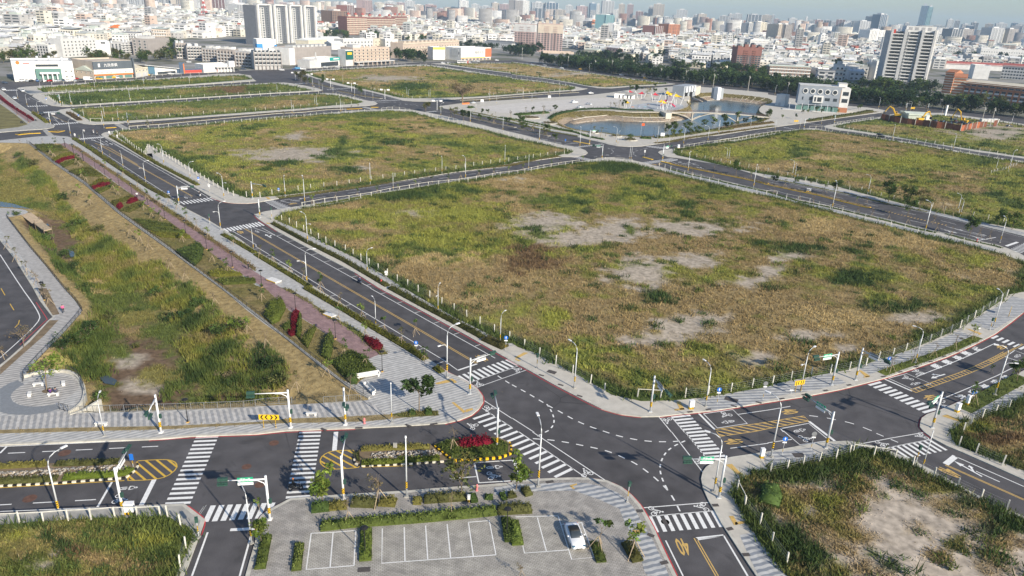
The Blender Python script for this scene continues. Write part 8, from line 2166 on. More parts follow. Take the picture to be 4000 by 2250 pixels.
for k in range(4):
 b.box('shop_window',b.w*(.03+.25*k),-.2,.3,b.w*(.22+.25*k),-.006,b.h*.21,'glass_g')
 b.box('poster',b.w*(.05+.245*k),-.36,b.h*.345,b.w*(.21+.245*k),-.335,b.h*.44,'grey')
 b.box('poster_furniture',b.w*(.09+.245*k),-.38,b.h*.36,b.w*(.17+.245*k),-.362,b.h*.42,'lgrey')
b.text('九玖傢俱',b.w*.44,b.h*.83,b.h*.20,y=-.4)
b.box('sign_block',b.w*.115,-.4,b.h*.73,b.w*.165,-.36,b.h*.93,'white')
b.box('blade_sign',b.w+.4,-1.5,0,b.w+1.2,.5,b.h*1.2,'slate')
b=B('cream gabled annex with roller doors',"00' 136,78 150,76","00' 150,70",22,'cream')
b.gable('cream',.3,2.6)
b.wins('F',4,1,1.3,1.1,b.h*.68)
for k in range(2):
 b.box('roller_door',b.w*(.08+.46*k),-.08,0,b.w*(.44+.46*k),-.003,b.h*.5,'lgrey')
b=B('white showroom with slanting roof and blue glass end',"00' 150,76 178,74","00' 150,64",18,None,h=H("00' 150,76","00' 150,66"))
m=MB()
m.add([(0,0,0),(b.w,0,0),(b.w,0,b.h*.52),(0,0,b.h),(0,b.d,0),(b.w,b.d,0),(b.w,b.d,b.h*.52),(0,b.d,b.h)],[(0,1,2,3),(5,4,7,6),(1,5,6,2),(4,0,3,7)])
m.bd('wall',CM['white'],b.t)
MB().add([(-4,-2,b.h*1.08),(b.w+1,-2,b.h*.53),(b.w+1,b.d,b.h*.53),(-4,b.d,b.h*1.08),(-4,-2,b.h*1.13),(b.w+1,-2,b.h*.58),(b.w+1,b.d,b.h*.58),(-4,b.d,b.h*1.13)],[(3,2,1,0),(4,5,6,7),(0,1,5,4),(1,2,6,5),(2,3,7,6),(3,0,4,7)]).bd('roof',CM['roofw'],b.t)
b.box('glass_end',-.5,-.6,0,b.w*.2,5,b.h*.95,'glass_b')
b.box('shop_glass',b.w*.3,-.1,.2,b.w*.95,-.003,b.h*.3,'glass')
b=B('dark red advertising hoarding with orange edge',"00' 181,74 186,74","00' 186,64",1.2,'navy','hoarding',cat='hoarding')
b.box('orange_edge',b.w*.82,-.1,0,b.w+.1,-.003,b.h,'orange')
b=B('low red and blue site hoarding',"00' 178,74 203,73","00' 178,71",.6,'navy','hoarding',cat='hoarding')
b.box('red_half',b.w*.32,-.1,0,b.w,-.003,b.h,'red')
b=B('white low shop with open frame porch',"00' 205,73 234,72","00' 205,66",14,'white')
for k in range(6):
 b.box('porch_post',b.w*(.42+.11*k),-3.2,0,b.w*(.42+.11*k)+.5,-2.7,b.h*.7,'white')
b.box('porch_roof',b.w*.38,-3.4,b.h*.7,b.w*1.0,-.003,b.h*.78,'lgrey')
b.box('gate_frame',b.w*.82,-3.5,b.h*.781,b.w*1.02,-.3,b.h*1.6,'white')
b.box('red_panel',b.w*.46,-.2,.5,b.w*.5,-.003,b.h*.6,'red')
# flats behind the shops at upper left
b=B('long grey five-storey flats with small windows at upper left',"00' 64,58 99,56","00' 98,40",12,'lgrey')
b.wins('F',9,5,1.6,1.5,1.2,None,.03,.98)
for k in range(5):
 b.hut(.1+.19*k,.17+.19*k,.3,.7,2.2,'lgrey')
b.tanks(4)
b=B('lower grey wing left of the long flats',"00' 50,58 67,57","00' 67,46",12,'lgrey')
b.wins('F',3,3,1.4,1.4,1.2)
b.wins('L',4,4,1.6,1.6,fr='dark')
b=B('plain white end block right of the long flats',"00' 99,56 112,56","00' 111,42",14,'white')
b.wins('F',1,1,4,1.8,b.h*.85)
b=B('dark-windowed grey terrace behind the furniture store',"00' 113,56 144,54","00' 144,44",14,'grey')
b.wins('F',9,5,1.9,1.7,.8,fr='dark')
b.bands('balcony','F',5,.4,b.h/5,.8,1.1,'lgrey',.3,.7)
b.tanks(3)
b=B('large taupe block with blank front behind the olive trees',"00' 150,56 172,54","00' 164,40",16,'taupe')
b.wins('L',3,5,2.2,2.0,fr='white')
b.wins('F',1,5,1.6,1.6,1.5,None,.86,1.0)
b.hut(.1,.5,.2,.8,3.0,'lgrey')
for i,(s,top,lb,fl,n) in enumerate((("00' 178,59 189,59","00' 189,44",'left',4,4),("00' 189,60 204,60","00' 204,47",'second',4,5),("00' 205,62 220,63","00' 220,49",'third',4,5),("00' 220,65 236,66","00' 236,50",'fourth',4,5),("00' 238,67 254,68","00' 254,52",'fifth',4,5),("10' -1,70 26,70","10' 26,52",'nearest',4,7))):
 b=B('grey balconied terrace block along the side road, %s of six'%lb,s,top,13,'grey' if i%3 else 'taupe')
 b.wins('F',n,fl,2.0,1.6,1.4+(b.h/5 if i==5 else 0),b.h/(fl+.5),fr='dark')
 b.bands('balcony','F',fl,.6+(b.h/5 if i==5 else 0),b.h/(fl+.5),.9,1.2,'lgrey',.02,.98)
 for k in range(n+1):
  b.box('pier',b.w*k/n-.3,-1.5,0,b.w*k/n+.3,-.002,b.h,'taupe')
 b.hut(.1,.35,.2,.7,2.6,'lgrey')
 b.hut(.6,.8,.2,.7,2.6,'white')
 b.tanks(3)
b=B('white block draped in blue netting beside the terrace',"10' 2,56 21,56","10' 21,40",14,'white')
b.box('blue_net',-.6,-.8,b.h*.35,b.w*.28,4,b.h*.75,WM('blue_net',(.05,.25,.55)))
b.box('blue_net',b.w*.9,-.8,b.h*.3,b.w+.6,6,b.h*.7,WM('blue_net',(.05,.25,.55)))
b=B('taupe brick-faced block with blank front and white side',"10' 38,65 76,62","10' 76,49",22,'taupe')
b.box('white_side',-8,-2,0,-.003,18,b.h*1.04,'white')
for k in range(8):
 b.hut(.05+.115*k,.12+.115*k,.1,.5,2.4,'lgrey')
b.tanks(4)
b=B('convenience shop with teal sign and white roof',"10' 62,68 84,66","10' 84,60",16,'white')
b.box('shop_glass',b.w*.15,-.1,.3,b.w*.95,-.003,b.h*.6,'glass')
b.box('teal_sign',b.w*.55,-.6,b.h*.74,b.w*1.0,-.1,b.h*1.15,WM('teal_sign',(.02,.30,.27)))
b.box('sign_text',b.w*.70,-.64,b.h*.88,b.w*.95,-.605,b.h*1.02,'white')
b.box('chimney_pole',b.w*.02,2,0,b.w*.05,2.8,b.h*1.9,'lgrey')
b.box('side_wing',-10,1,0,-.003,14,b.h*.95,'lgrey')
b=B('brick apartment row with balconies and shop arcade',"10' 98,66 134,64","10' 134,49",16,'peach')
b.wins('F',9,4,1.9,1.5,b.h*.26,b.h*.19,fr='dark')
for k in range(10):
 b.box('pier',b.w*k/9-.25,-.5,0,b.w*k/9+.25,-.003,b.h,'peach')
b.bands('balcony','F',4,b.h*.24,b.h*.19,.7,.8,'beige')
b.box('arcade_roof',0,-4.5,b.h*.19,b.w*1.06,-.81,b.h*.23,'lgrey')
for k in range(9):
 b.box('arcade_post',b.w*(.06+.123*k),-4.3,0,b.w*(.06+.123*k)+.8,-3.5,b.h*.189,'peach')
b.box('shop_glass',0,-.15,0,b.w,-.004,b.h*.18,'dark')
b.tanks(4)
b.hut(.1,.3,.3,.8,3,'lgrey')
g=b.box('green_billboard',-9.5,-.6,b.h*.38,-.3,.2,b.h*.88,WM('green_board',(.01,.10,.09)))
b.box('billboard_wall',-9.6,.21,0,-.003,10,b.h*.95,'lgrey')
b.box('billboard_text',-8,-.66,b.h*.66,-2.2,-.605,b.h*.80,'sy')
b=B('long peach terrace with spiky parapets',"10' 148,59 204,54","10' 204,44",16,'peach')
b.wins('F',20,2,1.3,1.6,b.h*.35,b.h*.3,fr='dark')
for k in range(14):
 b.hut(.02+.07*k,.055+.07*k,.02,.5,2.8,'beige')
b.bands('cornice','F',2,b.h*.62,b.h*.34,.6,.7,'cream')
b=B('white furniture hall with orange corner panel',"10' 206,61 236,60","10' 236,49",26,'white')
b.box('orange_panel',b.w*.80,-.3,b.h*.26,b.w+.3,-.003,b.h*1.0,WM('orange_poster',(.68,.17,.08)))
b.box('yellow_strip',0,-.4,b.h*.20,b.w*.80,-.003,b.h*.25,WM('yellow_strip',(.75,.50,.02)))
b.box('arcade',0,-.2,0,b.w,-.004,b.h*.19,'peach')
for k in range(8):
 b.box('arch_window',b.w*(.03+.12*k),-.3,.3,b.w*(.10+.12*k),-.201,b.h*.16,'dark')
b.text('雅崎家具',b.w*.60,b.h*.66,b.h*.28,'gp',-.12)
b.box('poster_side',-.2,4,b.h*.3,-.003,16,b.h*.95,'lgrey')
b.wins('L',1,1,3,3,b.h*.5,None,.75,.95,fr='dark')
b=B('low white car showroom left of the furniture hall',"10' 178,60 190,60","10' 185,48",14,'white')
b.box('yellow_sign',0,-.3,b.h*.85,b.w,-.003,b.h*1.05,WM('yellow_sign2',(.75,.62,.12)))
for i,(s,top,w_,lb) in enumerate((("10' 88,48 118,47","10' 118,40",'lgrey','left'),("10' 119,47 129,46","10' 129,40",'cream','middle'),("10' 130,47 143,47","10' 143,40",'lgrey','right'))):
 b=B('pale mid-rise block behind the brick row, %s of three'%lb,s,top,16,w_)
 b.wins('F',9 if i==0 else 3,2,2.2,1.8,1,fr='dark')
 b.tanks(2)
for s,top,lb in (("10' 53,47 72,46","10' 72,41",'cream gabled shed behind the taupe block'),("10' 68,42 86,42","10' 86,39",'white gabled hall behind the taupe block'),("10' 50,42 68,40","10' 68,35",'grey stepped block below the striped towers'),("10' 76,50 88,50","10' 88,44",'pale workshop with metal roof beside the brick row')):
 b=B(lb,s,top,20,'cream' if 'cream' in lb else 'white' if 'white' in lb else 'lgrey')
 b.gable('roofw',.4,3)
# striped white tower cluster
b0=B('white and charcoal apartment tower slab with tall frames',"10' 2,45 62,42","10' 62,6",18,'dark','apartment_tower')
fl=15
for k in range(4):
 x0=b0.w*(.02+.25*k)
 w_=b0.w*.24
 b0.box('white_column',x0+w_*.20,-1.6,0,x0+w_*.40,-.003,b0.h*.97,'lgrey')
 b0.box('charcoal_column',x0+w_*.45,-.8,0,x0+w_*.75,-.003,b0.h*.98,'dark')
 b0.box('frame',x0+w_*.02,-2.2,0,x0+w_*.09,-.002,b0.h*1.03,'white')
 b0.box('frame',x0+w_*.80,-2.2,0,x0+w_*.87,-.002,b0.h*1.05,'white')
 b0.box('top_frame',x0+w_*.02,-2.2,b0.h*1.03,x0+w_*.87,-1.6,b0.h*1.055,'white')
 me=wmh(3.4,2.0,'grey')
 for j in range(fl):
  z=2+j*(b0.h-3)/fl
  ob('window',me,b0.t,(x0+w_*.30,-1.6,z),0)
  ob('window',me,b0.t,(x0+w_*.60,-.8,z),0)
 b0.bands('balcony','F',fl,1.2,(b0.h-3)/fl,1.0,1.3,'lgrey',(x0+w_*.09)/b0.w,(x0+w_*.18)/b0.w)
 b0.box('roof_box',x0+w_*.3,3,b0.h,x0+w_*.8,12,b0.h*1.07,'grey')
b0.box('side_wall',b0.w+.003,0,0,b0.w+1.0,b0.d,b0.h,'white')
# pink and grey towers above the far junction
def domed(label,line,top,depth,n,fl,side,lower='pink',upper='beige',z=0.0):
 b=B(label,line,top,depth,lower,'apartment_tower')
 b.box('upper_wall',-.15,-.15,b.h*.68,b.w+.15,b.d+.15,b.h+.05,upper)
 b.wins('F',n,fl,2.9,1.9,2.5,(b.h-3)/fl,fr='grey')
 b.wins('R',side,fl,2.4,1.9,2.5,(b.h-3)/fl,fr='grey')
 b.bands('balcony','F',fl,2.0,(b.h-3)/fl,.6,1.0,lower,.25,.45)
 b.bands('balcony','F',fl,2.0,(b.h-3)/fl,.6,1.0,lower,.62,.78)
 for x in (.08,.36,.64,.92):
  hh=b.h*(.16 if x in (.36,.64) else .09)
  b.box('turret',b.w*x-2.2,1,b.h,b.w*x+2.2,7,b.h+hh,upper)
  MB().tube([(b.w*x,4,b.h+hh),(b.w*x,4,b.h+hh+1.6),(b.w*x,4,b.h+hh+2.0)],[3.4,2.2,2.2],4).bd('mansard',CM['roofd'],b.t)
 return b
domed('tall pink and grey apartment tower with dark mansard turrets',"20' 25,52 50,53","20' 50,24",24,8,13,5)
domed('lower pink and grey apartment tower left of the tall one',"20' 2,47 22,48","20' 22,24",20,7,9,3,upper='lgrey')
domed('dark red brick apartment block before the tree belt',"20' 224,71 248,72","20' 248,48",22,8,10,3,'brick','brick')
b=B('long low shop podium below the pink towers',"20' 31,56 62,57","20' 62,52",14,'peach')
b.box('shop_glass',0,-.1,0,b.w,-.003,b.h*.6,'dark')
b=B('long dark-roofed terrace left of the pink towers',"10' 230,48 257,50","10' 257,42",14,'lgrey')
b.gable('roofd',.4,3)
b.wins('F',12,2,1.8,1.5)
# banded brick flats with domes
for s,top,dp,n,lb,fl in (("10' 92,35 112,35","10' 112,17",26,6,'left wing in shade',9),("10' 112,33 140,32","10' 140,18",20,9,'long middle wing',8),("10' 140,32 152,31","10' 152,17",24,4,'right wing',8)):
 b=B('brick and cream banded flats with red domes, '+lb,s,top,dp,'brick','apartment_block')
 b.bands('cream_band','F',fl,1.5,(b.h-2)/fl,(b.h/fl)*.32,.5,'cream')
 b.bands('cream_band','R',fl,1.5,(b.h-2)/fl,(b.h/fl)*.32,.5,'cream')
 b.wins('F',n,fl,2.0,1.4,2.8,(b.h-2)/fl,fr='brown')
 for x in (.15,.5,.85):
  b.box('turret',b.w*x-3,1,b.h,b.w*x+3,7,b.h+4,'peach')
  MB().tube([(b.w*x,4,b.h+4),(b.w*x,4,b.h+6),(b.w*x,4,b.h+7.5),(b.w*x,4,b.h+8)],[3.2,2.9,1.6,.1],10).bd('dome',CM['roofr'],b.t)
# building with round windows beside the pond
b=B('grey building with five round windows beside the pond',"30' 28,110 70,113","30' 70,89",15,None,h=H("30' 70,113","30' 70,88"))
z1=b.h*.22
b.box('wall',0,0,z1,b.w,b.d,b.h,WM('blue_grey_panel',(.30,.33,.37)))
b.box('ground_floor',2,2.5,-.5,b.w-1,b.d-1,z1-.003,'glass_g')
for k in range(5):
 x,z=b.w*(.15+.175*k),b.h*.78
 rg=MB().tube([(x,-.35,z),(x,.02,z)],1.75,20)
 rr_=rg.bd('round_window',CM['white'],b.t)
 MB().tube([(x,-.37,z),(x,-.352,z)],1.3,20).bd('pane',GL_W,rr_)
b.box('white_bay',b.w*.36,-1.2,b.h*.33,b.w*.60,-.003,b.h*.62,'white')
for x0,x1 in ((.39,.43),(.46,.56)):
 b.box('bay_window',b.w*x0,-1.28,b.h*.38,b.w*x1,-1.203,b.h*.56,'glass')
for x0,x1 in ((.10,.13),(.27,.34),(.64,.76),(.84,.93)):
 b.box('window',b.w*x0,-.1,b.h*.42,b.w*x1,-.003,b.h*.54,'glass')
b.box('white_wing',b.w+.003,.2,0,b.w+5.5,b.d*.8,b.h*.97,'white')
b.box('orange_panel',b.w-.2,-.08,b.h*.35,b.w*1.0,-.003,b.h*.9,WM('ochre_panel',(.60,.33,.14)))
b.box('brick_base',b.w*.93,-.5,0,b.w+5.4,.15,b.h*.2,'orangebrick')
for j in range(2):
 b.box('wing_window',b.w+1.0,-.08+.2,b.h*(.40+.28*j),b.w+4.6,.197,b.h*(.55+.28*j),'glass')
b.hut(.92,1.12,.2,.7,b.h*.14,'white')
b.box('roof_rim',-.1,-.1,b.h,b.w+.1,b.d+.1,b.h+.3,'lgrey')
for k in range(6):
 b.box('glass_bay',b.w*(-.02+.17*k),-4.5,.6,b.w*(.12+.17*k),-.8,b.h*.20,'glass_g')
b.box('terrace',-9,-7,.1,b.w*.95,-.2,.55,'lgrey')
for k in range(5):
 b.box('terrace_pier',-8+k*8,-6.8,-4.5,-6.6+k*8,-5.6,.098,'lgrey')
for k in range(7):
 MB().tube([(-5+k*b.w*.15,-6.7,.5),(-5+k*b.w*.15,-6.7,5.0)],.12,6).bd('terrace_post',M['sw'],b.t)
b=B('small white cube pavilion beside the round-window building',"30' 7,106 16,107","30' 16,96",8,'white')
b.box('door',b.w*.35,-.06,.2,b.w*.6,-.003,2.4,'lgrey')
# tall white and red tower at the right
b=B('tall white apartment tower with red vertical stripe',"30' 112,87 156,90","30' 156,33",68,None,'apartment_tower',h=H("30' 156,90","30' 165,33"))
fl=17
fh=b.h/fl
b.box('core',0,1.5,-.5,b.w,b.d,b.h,WM('shade_wall',(.40,.41,.42)))
for x0,x1 in ((0,.05),(.30,.37),(.68,.74),(.955,1.0)):
 b.box('pier',b.w*x0,-1.2,0,b.w*x1,1.49,b.h*1.04,'lgrey')
for i,(x0,x1) in enumerate(((.05,.30),(.41,.64),(.74,.955))):
 for j in range(fl):
  b.box('balcony',b.w*x0+.05,-.9+(1.0 if i==1 else 0),j*fh+.3,b.w*x1-.05,1.48,j*fh+1.0,'white')
  ob('window',wmh((x1-x0)*b.w*.8,1.7,'lgrey'),b.t,(b.w*(x0+x1)/2,1.49,j*fh+1.05),0)
for j in range(fl):
 ob('window',wmh(1.0,1.5,'lgrey'),b.t,(b.w*.39,1.49,j*fh+1.0),0)
 ob('window',wmh(1.0,1.5,'lgrey'),b.t,(b.w*.66,1.49,j*fh+1.0),0)
for k,(y0,y1,m_) in enumerate(((0,10,'white'),(10,16,'lgrey'),(22,32,'white'),(36,48,'white'),(54,68,'lgrey'))):
 b.box('side_pier',b.w+.003,y0,0,b.w+1.2-.1*k,y1,b.h*(1.05 if k<3 else 1.0),m_)
for j in range(fl):
 b.box('red_panel',b.w+.01,16.4,j*fh+.8,b.w+.7,21.6,j*fh+2.6,'red')
 b.box('side_window',b.w+.01,32.4,j*fh+1.0,b.w+.5,35.6,j*fh+2.5,'glass')
 b.box('side_window',b.w+.01,48.6,j*fh+1.0,b.w+.5,53.4,j*fh+2.5,'glass')
b.box('crown',b.w*.32,2,b.h,b.w*.98,b.d*.6,b.h*1.10,'white')
b.box('crown',b.w*.75,b.d*.3,b.h,b.w*1.0,b.d*.9,b.h*1.08,'white')
b.box('red_top',b.w*.05,-.6,b.h*.96,b.w*.10,1.49,b.h*1.03,'red')
b.box('red_top',b.w+.01,16,b.h*.92,b.w+1.3,22,b.h*1.04,'red')
for k in range(4):
 b.box('crown_opening',b.w*(.38+.14*k),1.9,b.h*1.03,b.w*(.46+.14*k),1.995,b.h*1.08,'grey')
b.box('podium',-6,-6,0,b.w+4,1.4,6,'dark')
# brick school at the right edge
b=B('orange brick school wing with arcaded windows',"30' 194,101 270,110","30' 194,83",16,'orangebrick','school')
fl,n=4,12
fh=b.h/fl
for k in range(n+1):
 b.box('pier',b.w*k/n-.5,-1.0,0,b.w*k/n+.5,-.003,b.h*.8,'orangebrick')
for k in range(n):
 for j in range(fl-1):
  b.box('parapet_panel',b.w*k/n+.55,-.6,j*fh+.2,b.w*(k+1)/n-.55,-.003,j*fh+1.3,'white')
  ob('window',wmh(b.w/n*.72,1.7,'lgrey'),b.t,(b.w*(k+.5)/n,0,j*fh+1.4),0)
 ob('window',wmh(b.w/n*.8,1.2,'lgrey'),b.t,(b.w*(k+.5)/n,0,b.h*.84),0)
b.gable('cream',1.2,2.5)
b=B('banded brick stair tower of the school',"30' 182,100 194,101","30' 194,78",16,'orangebrick','school')
b.bands('cream_band','F',8,1.5,b.h/8,.7,.3,'cream')
b.gable('orangebrick',.6,3.0)
b=B('second banded brick tower behind the stair tower',"30' 174,93 183,94","30' 183,73",14,'orangebrick','school')
b.bands('cream_band','F',8,1.5,b.h/8,.7,.3,'cream')
b.gable('orangebrick',.6,3.0)
b=B('white hall behind the school with red roof',"30' 205,79 221,80","30' 221,66",30,'white')
b=B('long red-roofed school building behind',"30' 178,69 245,72","30' 245,64",18,'lgrey')
b.gable('roofr',1,3.5)
b=B('white and grey flats right behind the school',"30' 233,79 260,81","30' 260,66",18,'lgrey')
b.wins('F',9,4,2.0,1.8,fr='dark')
b.gable('roofr',1,3)
b=B('pale mid-rise terrace behind the school trees',"30' 212,59 257,61","30' 257,49",18,'lgrey')
b.wins('F',18,3,2.0,1.6,fr='dark')
# terraces behind the belt on the right
b=B('brown-fronted terrace with pale metal roofs',"30' 0,80 41,82","30' 41,67",14,'brown')
b.bands('white_band','F',4,1,b.h/4,.8,.5,'white')
b.wins('F',12,4,1.8,1.5,1.8,b.h/4,fr='white')
b.gable('roofg',.5,2)
b=B('blank white end house of the brown terrace',"30' 41,81 48,82","30' 48,68",14,'white')
b=B('grey split house with dark pitched roof',"30' 48,85 65,86","30' 65,72",12,'grey')
b.gable('roofd',.5,2.2)
b.bands('balcony','F',3,1.5,b.h/3.2,1.0,1.2,'lgrey',.05,.42)
b.bands('balcony','F',3,1.5,b.h/3.2,1.0,1.2,'lgrey',.58,.95)
b.wins('F',2,3,b.w*.3,1.8,2.6,b.h/3.2,fr='dark')
for i,(s,top,w_,rf,lb) in enumerate((("20' 106,64 118,65","20' 118,54",'cream','roofd','cream house with dark solar roof'),("20' 164,67 192,69","20' 192,62",'cream','roofw','long cream hall with white roof'),("20' 133,60 143,60","20' 143,49",'white',None,'plain white tall house'),("20' 94,59 106,60","20' 106,48",'pink','roofw','brown balcony house'),("20' 72,56 85,57","20' 85,50",'cream','roofg','pale green roofed house'),("20' 190,61 211,62","20' 211,50",'lgrey',None,'grey terrace with dark loggias'),("20' 167,52 190,52","20' 190,43",'white','roofw','white arched terrace'),("20' 142,47 152,48","20' 152,40",'white','roofw','white house with metal roof'),("20' 124,47 140,47","20' 140,40",'cream','roofw','cream villa'),("20' 200,70 208,71","20' 208,64",'cream','roofg','small cream house by the brick block'),("30' 70,74 84,75","30' 84,64",'white','roofw','white balcony house'),("30' 85,75 98,76","30' 98,66",'cream','roofg','yellow-ended row house'),("30' 106,80 116,80","30' 115,64",'lgrey',None,'blank pale wall block'),("20' 238,52 257,52","20' 257,40",'lgrey',None,'grey stair-towered flats'),("30' -2,68 33,69","30' 33,61",'cream','roofw','long cream terrace with white roof'),("30' 22,70 56,72","30' 54,63",'orangebrick','roofr','brick terrace with pointed gables'))):
 b=B('%s behind the tree belt'%lb,s,top,13,w_,'house',cat='house',group='houses behind the belt')
 fl=max(2,int(b.h/3.3))
 b.wins('F',max(2,int(b.w/4)),fl,1.6,1.4,1.2,(b.h-.8)/fl,fr='dark' if i%2 else 'white')
 if rf:
  b.gable(rf,.4,2.0)
 else:
  b.hut(.2,.5,.2,.7,2.6,'lgrey')
  b.tanks(1)
# temples
for s,top,c,lb in (("00' 104,37 124,38","00' 114,25",'orange','golden-roofed temple with sweeping ridges'),("20' 77,31 93,31","20' 90,20",'orangebrick','large red-roofed temple hall'),("30' 4,42 16,42","30' 10,36",'red','red tiered temple at the office block')):
 b=B(lb,s,top,20,None,'temple',cat='temple',h=None)
 b.box('wall',b.w*.12,4,0,b.w*.88,16,b.h*.4,'white')
 for j,(f,z0,z1) in enumerate(((1.0,.3,.5),(.72,.55,.78),(.42,.80,1.0))):
  x0,x1=b.w*(.5-f/2),b.w*(.5+f/2)
  m=MB()
  z0,z1=b.h*z0,b.h*z1
  m.add([(x0,0,z0),(x1,0,z0),(x1,20,z0),(x0,20,z0),(x0+(x1-x0)*.22,9,z1),(x1-(x1-x0)*.22,9,z1),(x0+(x1-x0)*.22,11,z1),(x1-(x1-x0)*.22,11,z1)],[(0,1,5,4),(1,2,7,5),(2,3,6,7),(3,0,4,6),(4,5,7,6),(3,2,1,0)])
  m.bd('roof_tier',CM[c],b.t)
  MB().box(x0+(x1-x0)*.2,9.5,z1,x1-(x1-x0)*.2,10.5,z1+b.h*.05).bd('ridge',CM['orange'],b.t)
  if j<2:
   b.box('tier_wall',x0+(x1-x0)*.25,5,z1-b.h*.06,x1-(x1-x0)*.25,15,z1+b.h*.1,'brown')
# lattice mast
a=G(px("00' 206,18")[0])
t=tg('lattice_mast','red and white lattice telecom mast at upper left','mast',(a[0],a[1],0))
hh=H("00' 206,18","00' 205,-1")
m=MB()
for j in range(8):
 z0,z1=hh*j/8,hh*(j+1)/8
 for sx,sy in ((-1,-1),(1,-1),(1,1),(-1,1)):
  r0,r1=8*(1-j/8.5),8*(1-(j+1)/8.5)
  m.tube([(sx*r0,sy*r0,z0),(sx*r1,sy*r1,z1)],1.0,4,j%2)
  m.tube([(sx*r0,sy*r0,z0),(-sy*r1,sx*r1,z1)],.6,3,j%2)
m.bd('lattice',[CM['red'],CM['white']],t)
# scrap yard behind rusty sheet fences
RUST=pln('rusty_sheet',(.17,.065,.04),.85,.45,.5)
fy=tg('rusty_fence','rusty sheet fence round the scrap yard','fence')
q=rsm(W("F' 14,32 22,34 33,36 51,38 64,40 73,41 88,43 102,40 123,38",KZ),4.2)
for i,(a,b) in enumerate(zip(q,q[1:])):
 if 20<i<23:
  continue
 o=MB().obox((0,0,0),math.dist(a,b)*.99,.12,3.4+.4*random.random()).bd('sheet_panel',RUST if i%3 else pln('orange_rust',(.35,.11,.05),.85,.3,.5),fy,loc=((a[0]+b[0])/2,(a[1]+b[1])/2,KZ),rz=atan2(b[1]-a[1],b[0]-a[0]))
for a in q[::2]:
 MB().obox((a[0],a[1]-.2,KZ),.35,.3,4.4).bd('post',M['con2'],fy)
b=B('pale green metal shed in the scrap yard',"F' 39,32 59,33","F' 59,28",14,'roofg','shed',cat='shed')
b.gable('roofg',.5,1.6)
b.box('white_gable',b.w*.8,-.4,0,b.w+.3,-.003,b.h,'white')
YEL=pln('excavator_yellow',(.70,.42,.03),.5)
for i,(s,rz,el) in enumerate((("F' 29,30",2.6,(.4,1)),("F' 50,34",.2,(.5,1)),("F' 90,36",2.2,(.2,1.3)))):
 a=G(px(s)[0],KZ)
 t=tg('excavator','%s excavator in the scrap yard, arm raised'%('left','middle','right')[i],'excavator',(a[0],a[1],KZ),rz,'excavators')
 for sy in (-1.2,1.2):
  MB().box(-2,sy-.35,0,2,sy+.35,.9).bd('track',M['blk'],t)
 MB().box(-2.2,-1.3,1.0,1.6,1.3,2.3).bd('house',YEL,t)
 cb=MB().box(.3,-1.3,2.3,1.7,-.2,3.4).bd('cab',YEL,t)
 MB().box(.35,-1.33,2.5,1.72,-.17,3.2).bd('glass',M['glass'],cb)
 k_=el[1]
 MB().tube([(1.4,.4,2.0),(3.2,.4,5.2*k_),(5.4,.4,6.4*k_)],[.45,.5,.35],5).bd('boom',YEL,t)
 MB().tube([(5.4,.4,6.4*k_),(7.6,.4,2.8)],[.35,.28],5).bd('stick',YEL,t)
 MB().obox((7.7,.4,1.4),1.0,1.4,1.5,.4).bd('bucket',M['iron'],t)
for i in range(9):
 a=G(px("F %d,%d"%(440+i*62,352+(i%3)*12))[0],KZ)
 t=tg('scrap_heap','dark scrap heap in the yard, %s from the left'%nth(i),'scrap',(a[0],a[1],KZ),i,'scrap heaps')
 m=MB()
 for _ in range(26):
  r_=U_(0,3.5)
  an=U_(0,6.28)
  m.obox((r_*cos(an),r_*sin(an),max(0,2.6-r_*.6)*random.random()),U_(.4,2.2),U_(.2,.9),U_(.2,.8),U_(0,3),random.randrange(3))
 m.bd('scrap',[M['iron'],RUST,CM['navy']],t)
for i in range(3):
 a=G(px("F %d,340"%(1110+i*40))[0],KZ)
 sbx('container','%s grey container behind the scrap fence'%nth(i),'container',"F %d,348 %d,350"%(1065+i*55,1115+i*55),2.5,"F %d,315"%(1065+i*55),CM['lgrey'],'containers',KZ)
a=G(px("F' 74,29")[0],KZ)
sbx('white_slab','upright white sign slab behind the shed','sign board',"F' 73,29 74,29",.8,"F' 74,19",M['sw'])
